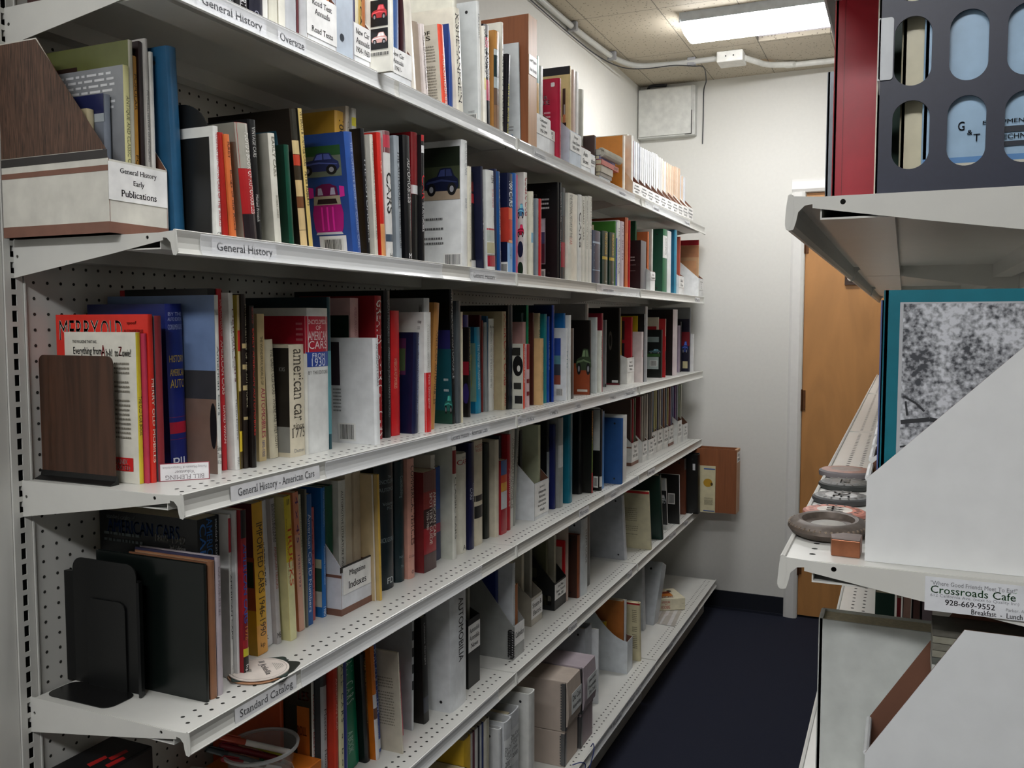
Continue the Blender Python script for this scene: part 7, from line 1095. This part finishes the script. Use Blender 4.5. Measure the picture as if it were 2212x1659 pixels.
m.tube(curve([(.415, 1.63, z0+.006), (.425, 1.625, z0+.02), (.432, 1.61, z0+.004), (.43, 1.58, z0-.03), (.428, 1.56, z0-.05)]), .0017, ('#1c2c66', .5), 6)
m.tube(curve([(.40, 1.50, z0+.004), (.424, 1.51, z0+.012), (.432, 1.53, z0-.005), (.43, 1.5, z0-.03), (.428, 1.46, z0-.045)]), .0017, ('#1c2c66', .5), 6)
thing_mb(m, 'blue_cord', 'thin blue cord hanging over the front of the bottom shelf by the archive boxes', 'cord')
m = MB(); 
root = empty('shopping_bag', (.36, .84, zb)); m = MB(); m.box((-.05, -.016, .0), (.02, .018, .2), ('#2c211c', .6, 'plain', .4)); m.lathe([(.0, .03), (.02, .026), (.032, .012), (.03, 0), (0, -.004)], (-.02, 0, .205), ('#1d1815', .6), 20, 1, .5); m.build('bag', root); tag(root, 'dark brown bag squeezed between magazines on the bottom shelf', 'bag')
# wooden file sticking out over the end of the fifth shelf, with a small card leaning on it
r = wooden_file(.537, 3.535, dz('M'), .095, .325, .42, dict(lab=(.02, .98, .04, .2), lt=['Fire', 'Trucks']), 'wooden_magazine_file'); r.name = 'wooden_magazine_file'
tag(r, 'brown wooden magazine file jutting out past the far end of the fifth shelf', 'magazine file')
root = empty('picture_card', (.434, 3.524, dz('M')+.0)); m = MB(); m.box((-.2, 0, 0), (0, .006, .238), ('#cfc6a2', .5)); m.build('card', root)
m = MB(); art(m, lambda u, v_, l: (-.06+.06*u, -.0005-l*.0001, .238*v_), [('r', .03, .97, .05, .075, '#3a5a9a'), ('disc', .25, 1, .27, .45, '#b98f2c'), ('disc', .2, .4, .35, .42, '#4a3a1c'), ('x', .2, .9, .68, .84, '#3a3a34'), ('r', .05, .97, .955, .975, '#3a5a9a')], 4); m.build('print', root)
tag(root, 'cream card with a yellow hat picture standing before the jutting wooden file', 'card')
# ------------------------------------------------------------ right hand shelving: what stands on it (fronts face -x)
def RZ(s): return DECK[s]+FL+.0002
def rbook(k, x, Y0, z, T, H, D, col, label, cat='book', name='hardback_book', c=None, cc=None, group='books on the right hand shelves', lean=0, **o):
    """x is the spine plane; the thing reaches toward +x. Covers art on the near side."""
    root = empty(name, (x, Y0, z), (radians(-lean), 0, 0)); m = MB(); b = .0025 if k != 'pb' else .0007; cc = cc or col
    m.box((0, 0, 0), (D, b, H), (cc, .35)); m.box((0, T-b, 0), (D, T, H), (cc, .35)); m.prism([(-.0015, b+.001), (0, 0), (.003, 0), (.003, T), (0, T), (-.0015, T-b-.001)], 'z', 0, H, (col, .35)); m.build('cover', root)
    p = MB(); p.box((.003, b, .003), (D-.004, T-b, H-.003), PAGE); p.build('pages', root)
    if c:
        a = MB(); art(a, lambda u, v_, l: (D*u, -.0004-l*.00012, H*v_), c, H/D); a.build('cover_print', root)
    return tag(root, label, cat, group)
rz = RZ('G')
rbook('binder', 1.192, .335, rz, .075, .305, .27, '#9c1420', 'large dark red ring binder on the upper right shelf', 'binder', 'ring_binder', cc='#a8172a', c=[('r', .955, .958, 0, 1, '#7c0f1c')])
rbook('binder', 1.158, .655, rz, .06, .295, .26, '#6f7880', 'slate grey ring binder behind the red one on the upper right shelf', 'binder', 'ring_binder', cc='#7b848c')
rbook('pb', 1.250, .22, rz, .01, .27, .2, '#d8d4c4', 'cream booklet between the red binder and the black plastic file', 'booklet', 'booklet')
# black plastic lattice file
root = empty('magazine_file', (1.259, .028, rz+.0035)); m = MB(); NB = ('#20263a', .42, 'plain', .06, 200)
hs = []
for i, x in enumerate((.0290, .0795, .130, .180)):
    for j, zc_ in enumerate((.0565, .1395, .2225)): hs.append(pill(x-.001*j*0, zc_, .0345, .0685, 10))
out = pill(.15, .150, .302, .312, 4, .006)
v, f = plate(out, hs, .003); m.add([(a, .0+c, b) for a, b, c in v], f, NB); v, f = plate(out, hs, .003); m.add([(a, .088+c, b) for a, b, c in v], f, NB)
m.box((-.001, .0, -.004), (.302, .088, .0), NB); m.box((-.001, .0015, .0), (.002, .0865, .306), NB); m.build('body', root)
m = MB(); m.prism(pill(.004, .144, .0135, .062, 4, .003), 'y', -.0030, -.0022, ('#c9ced2', .35)); m.box((-.0035, -.003, .113), (-.0012, .06, .175), ('#c9ced2', .35)); m.build('label', root)
tag(root, 'dark navy plastic magazine file with oval holes on the upper right shelf', 'magazine file')
rbook('pb', 1.279, .045, rz+.002, .008, .29, .24, '#d4cdb0', 'cream folder inside the dark plastic file', 'folder', 'paper_folder', c=None)
rbook('pb', 1.300, .034, rz+.002, .008, .29, .24, '#9fc0dc', 'light blue technical equipment brochure inside the dark plastic file', 'brochure', 'brochure', c=[
    ('r', 0, 1, 0, .36, '#b5b6b4'), ('x', .0, .9, .03, .32, '#5c5f60'), ('r', 0, 1, .885, .905, '#5a8fc8'), ('r', 0, 1, .905, 1, '#d6d4c4'), ('t', 'G', '#3c4452', .845, .87, .765, .795), ('t', '&', '#3c4452', .815, .835, .795, .812), ('t', 'T', '#3c4452', .787, .812, .81, .835),
    ('t', 'EQUIPMENT', '#3a4450', .608, .779, .768, .784), ('r', 0, .7, .792, .812, '#1c2634'), ('t', 'TECHNICAL', '#3a4450', .555, .722, .818, .834), ('r', 0, .7, .842, .858, '#1c2634'), ('r', .1, .62, .66, .74, '#7a7468')])
rbook('pb', 1.262, .10, rz+.002, .008, .28, .2, '#1c5a42', 'dark green folder at the back of the dark plastic file', 'folder', 'paper_folder')
# discs, block
rz = RZ('A')
def disc(x, y, r, h, cols, label, name='grille_badge', text=None, tilt=.0):
    root = empty(name, (x, y, rz)); m = MB()
    n = len(cols); 
    m.lathe([(0, h), (r*.55, h*.98)], (0, 0, 0), (cols[0], .4, 'plain', .3, 60), 48); m.lathe([(r*.55, h*.98), (r*.9, h*.9)], (0, 0, 0), (cols[1], .45, 'plain', .25, 90), 48); m.lathe([(r*.9, h*.9), (r*.985, h*.72), (r, h*.5), (r*.985, h*.1), (r*.9, 0), (0, 0)], (0, 0, 0), (cols[2], .4, 'plain', .15), 48)
    m.build('disc', root, smooth=True)
    if text:
        p = MB(); 
        for s, c, u0, u1, v0, v1 in text:
            g_ = text_geo(s, True); p.add([(-r*.62+(v0+(v1-v0)*b)*1.24*r, r*.62-(u0+(u1-u0)*a)*1.24*r, h+.0006) for a, b in g_[0]], g_[1], (c, .5))
        for k in range(16):
            a = 2*pi*k/16; p.quad([((r*(.66 if q < 2 else .82))*cos(a+da), (r*(.66 if q < 2 else .82))*sin(a+da), h*.99+.0004) for q, da in ((0, -.05), (1, .05), (2, .04), (3, -.04))], (text[0][1], .5))
        p.build('raised_lettering', root)
    return tag(root, label, 'badge', 'round badges in a row on the right hand shelf')
# old wheel shaped ornament: rope edged ring
root = empty('wheel_ornament', (1.211, .138, rz)); m = MB(); MG = ('#5a5048', .5, 'plain', .3, 80, .3)
m.lathe([(0, .010), (.020, .0105), (.027, .012), (.030, .018), (.034, .019), (.040, .0165), (.045, .013), (.046, .009), (.042, .003), (.036, 0), (0, 0)], (0, 0, 0), MG, 56, 1, 1.3); m.lathe([(0, .0112), (.020, .0112)], (0, 0, 0), ('#8a8880', .35, 'plain', .2, 60, .4), 40, 1, 1.3); m.build('ring', root, smooth=True)
m = MB()
for k in range(44):
    a = 2*pi*k/44; c = Vector((.0435*cos(a), .0435*1.3*sin(a), .0115)); d = Vector((-sin(a), cos(a)*1.3, .5)).normalized()*.0035; m.tube([c-d, c+d], .0022, ('#77695a', .5, 'plain', .2, 80, .3), 6)
m.build('rope_edge', root); tag(root, 'old bronze wheel shaped ornament with rope edge nearest on the right shelf', 'ornament')
disc(1.211, .248, .040, .008, ['#c9c4ba', '#b9705c', '#a86a5c'], 'orange red and white round badge reading AAA', text=[('AAA', '#3a3634', .1, .9, .3, .72)])
disc(1.213, .346, .039, .010, ['#b4b6b4', '#6a6c6a', '#3a3b3c'], 'black and white round badge with bold letters', text=[('SAE', '#26282a', .12, .88, .28, .75)])
disc(1.212, .462, .039, .010, ['#4a4d4a', '#3c3f3c', '#2f3230'], 'dark pewter round badge with raised relief', text=[('CLUB', '#6a6c66', .15, .85, .35, .65)])
disc(1.207, .575, .043, .012, ['#7a6a62', '#8a5a48', '#6f6a6c'], 'glossy brown domed round badge farthest along the right shelf')
root = empty('copper_block', (1.2365, .045, rz)); m = MB(); m.prism([(-.0145, -.012), (.0145, -.014), (.0155, .016), (-.004, .018), (-.0165, .006)], 'z', 0, .018, ('#9a6244', .35, 'plain', .15, 80, .5)); m.prism([(-.0145, -.012), (.0145, -.014), (.0155, .016), (-.004, .018), (-.0165, .006)], 'z', .0182, .0196, ('#6c5f5a', .5, 'plain', .2, 120, .3)); m.build('block', root, bevel=.0008)
tag(root, 'small copper coloured block with a grey top beside the white file', 'block')
# white cardboard files on the right, diagonal cut facing the viewer
def rfile(x, Y0, z, T, F, B, D, col, label, name='magazine_file', diag=.9, inner='#6f4a38', group='white magazine files on the right hand shelves'):
    root = empty(name, (x, Y0, z)); t = .0024; pr = [(D, 0), (0, 0), (0, F), (D*diag, B), (D, B)]; m = MB()
    m.prism(pr, 'y', 0, t/2, (col, .5, 'plain', .03)); m.prism(pr, 'y', t/2+.0001, t, (inner, .7)); m.prism(pr, 'y', T-t, T-t/2-.0001, (inner, .7)); m.prism(pr, 'y', T-t/2, T, (col, .5))
    m.box((0, t, 0), (t/2, T-t, F), (col, .5)); m.box((t/2+.0001, t, 0), (t, T-t, F), (inner, .7)); m.box((t, t, 0), (D-t, T-t, t), (inner, .7)); m.box((D-t, t, 0), (D, T-t, B), (inner, .7))
    # folded top edge of the front wall
    m.tube([(.0012, t, F), (.0012, T/2, F+.0006), (.0012, T-t, F)], .0032, (col, .5), 8)
    m.build('body', root); return tag(root, label, 'magazine file', group)
rfile(1.256, .024, rz, .095, .088, .30, .235, '#e2e4e4', 'big white cardboard file nearest on the right, cut on a slant')
for k in range(4): rfile(1.256, .122+k*.098, rz, .095, .094+.002*k, .28, .235, '#e2e4e4', ['second', 'third', 'fourth', 'fifth'][k]+' white cardboard file along the right hand shelf, behind the big one')
rbook('hb', 1.269, .034, rz+.003, .012, .282, .19, '#0c6f80', 'teal book with a grey tree photograph on its cover in the big white file', c=[('r', 0, .925, .045, 1, '#b9bcc0')])
ph = MB(); D = .19; Hh = .282; PHM = M('#888888', .5, 'photo', .1, 140)
ph.add([(1.269+.0175, .0333, rz+.003+.004), (1.269+D-.001, .0333, rz+.007), (1.269+D-.001, .0333, rz+.003+Hh*.95), (1.269+.0175, .0333, rz+.003+Hh*.95)], [(0, 1, 2, 3)], PHM)
def br(pts, w_): 
    for (a, b), (c, d) in zip(pts, pts[1:]):
        n_ = Vector((-(d-b), c-a)).normalized()*w_; ph.add([(1.269+a+n_.x, .0331, rz+b+n_.y), (1.269+a-n_.x, .0331, rz+b-n_.y), (1.269+c-n_.x, .0331, rz+d-n_.y), (1.269+c+n_.x, .0331, rz+d+n_.y)], [(0, 1, 2, 3)], ('#2c2e32', .6))
br([(.018, .148), (.045, .152), (.06, .150)], .0022); br([(.02, .105), (.035, .118), (.052, .126), (.057, .14)], .0018); br([(.052, .126), (.048, .108), (.034, .09), (.026, .07)], .0012); br([(.02, .175), (.032, .168), (.04, .16)], .001); br([(.022, .17), (.024, .155)], .001); br([(.018, .122), (.04, .127)], .001)
for k in range(6): ph.add([(1.269+.075+.001*k, .0330, rz+.132-.004*k), (1.269+.11, .0330, rz+.134-.004*k), (1.269+.11, .0330, rz+.1335-.004*k), (1.269+.075+.001*k, .0330, rz+.1315-.004*k)], [(0, 1, 2, 3)], ('#5c5e62', .6))
tb = [o_ for o_ in bpy.data.objects if o_.get('label', '').startswith('teal book with a grey tree')][0]
ph.v = [(a-1.269, b-.034, c-rz-.003) for a, b, c in ph.v]; ph.build('cover_photograph', tb)
rbook('pb', 1.266, .048, rz+.003, .006, .272, .18, '#5a6a9a', 'blue edged magazine behind the teal book in the big white file', 'magazine', 'magazine'); rbook('pb', 1.267, .056, rz+.003, .006, .266, .18, '#5a3a6a', 'purple edged magazine farther back in the big white file', 'magazine', 'magazine'); rbook('pb', 1.266, .064, rz+.003, .006, .262, .18, '#b0a84a', 'yellow green magazine at the back of the big white file', 'magazine', 'magazine')
# notice taped to the lower right shelf bracket
root = empty('paper_notice', (1.314, -.0015, -.4005+FL)); m = MB(); m.box((0, -.0006, 0), (.135, 0, .0345), ('#dfe2e6', .4)); m.build('paper', root); t = MB()
for s, c, x0_, x1_, z0_, z1_, b_ in (('"Where Good Friends Meet To Eat!"', '#77797c', .005, .081, .0265, .031, 0), ('Crossroads Cafe', '#5f9a6c', .005, .080, .0185, .0262, 1), ('612 California Ave. (next to Quality Inn)', '#8a8c90', .005, .083, .0140, .0178, 0), ('928-669-9552', '#4a4c50', .0185, .0625, .0075, .0130, 1), ('Parker, AZ', '#8a8c90', .072, .090, .0075, .011, 0), ('Breakfast  -  Lunch  -  Dinner', '#3a3c40', .042, .112, .001, .0062, 1)):
    g_ = text_geo(s, bool(b_)); t.add([(x0_+(x1_-x0_)*a, -.0009, z0_+(z1_-z0_)*b+.0) for a, b in g_[0]], g_[1], (c, .5))
t.add([(.0790, -.0009, .0262), (.0800, -.0009, .0274), (.0806, -.0009, .0272), (.0796, -.0009, .0260)], [(0, 1, 2, 3)], ('#5f9a6c', .5)); t.build('lettering', root)
tag(root, 'white paper notice for a cafe taped to the lower right shelf edge', 'notice')
# fourth level on the right
rz = RZ('S')
rfile(1.262, .006, rz, .092, .155, .30, .235, '#dcdfe0', 'white cardboard file at the bottom right corner with a brown inside', diag=.38)
rbook('binder', 1.206, .115, rz, .045, .258, .24, '#c4c8c4', 'plain white vinyl binder sticking out behind the bottom right file', 'binder', 'ring_binder')
rbook('hb', 1.322, .020, rz+.003, .02, .232, .15, '#3a7ab4', 'pale blue book with a blue spine in the bottom right file', cc='#b4bccc', c=[('r', .0, .97, .02, .97, '#bcc4d2')])
tb = [o_ for o_ in bpy.data.objects if o_.get('label', '').startswith('pale blue book with a blue spine')][0]
m = MB(); m.add([(.022, -.0012, .19), (.032, -.0012, .19), (.026, -.0012, .18)], [(0, 1, 2)], ('#b04a56', .5)); m.add([(.0235, -.0014, .1892), (.0305, -.0014, .1892), (.0262, -.0014, .182)], [(0, 1, 2)], ('#d9d2da', .5)); m.build('triangle_mark', tb)
for k in range(7):
    root = empty('magazine', (1.324, .043, rz+.233+k*.0076)); m = MB(); c = ['#a9a99c', '#c2c4be', '#5f625c', '#8e8c7e', '#77756a', '#8a887a', '#5c5a52'][k]; m.box((0, 0, 0), (.17, .05, .0068), (c, .5, 'plain', .2, 90)); m.build('cover', root)
    tag(root, ['lowest', 'second lowest', 'third lowest', 'middle', 'third highest', 'second highest', 'topmost'][k]+' magazine in the pile under the cafe notice', 'magazine', 'magazines piled under the cafe notice')
for k, (x, T, c, H, lab) in enumerate([(1.262, .024, '#0f3328', .245, 'dark green'), (1.289, .005, '#8a2028', .24, 'thin red'), (1.297, .009, '#b08a7c', .243, 'dusty pink'), (1.309, .008, '#6a4a44', .24, 'red brown'), (1.32, .012, '#8f7f86', .238, 'mauve')]):
    root = empty('hardback_book', (x, .30+k*.002, rz)); m = MB(); m.prism([(0, 0), (T, 0), (T, .16), (0, .16)], 'z', 0, H, (c, .4)); m.build('cover', root); p = MB(); p.box((.001, -.0, H), (T-.001, .158, H+.0005), PAGE); p.build('pages', root)
    tag(root, lab+' book standing in the shadow beyond the white binder on the right', 'book', 'books in the shadow of the right hand shelving')
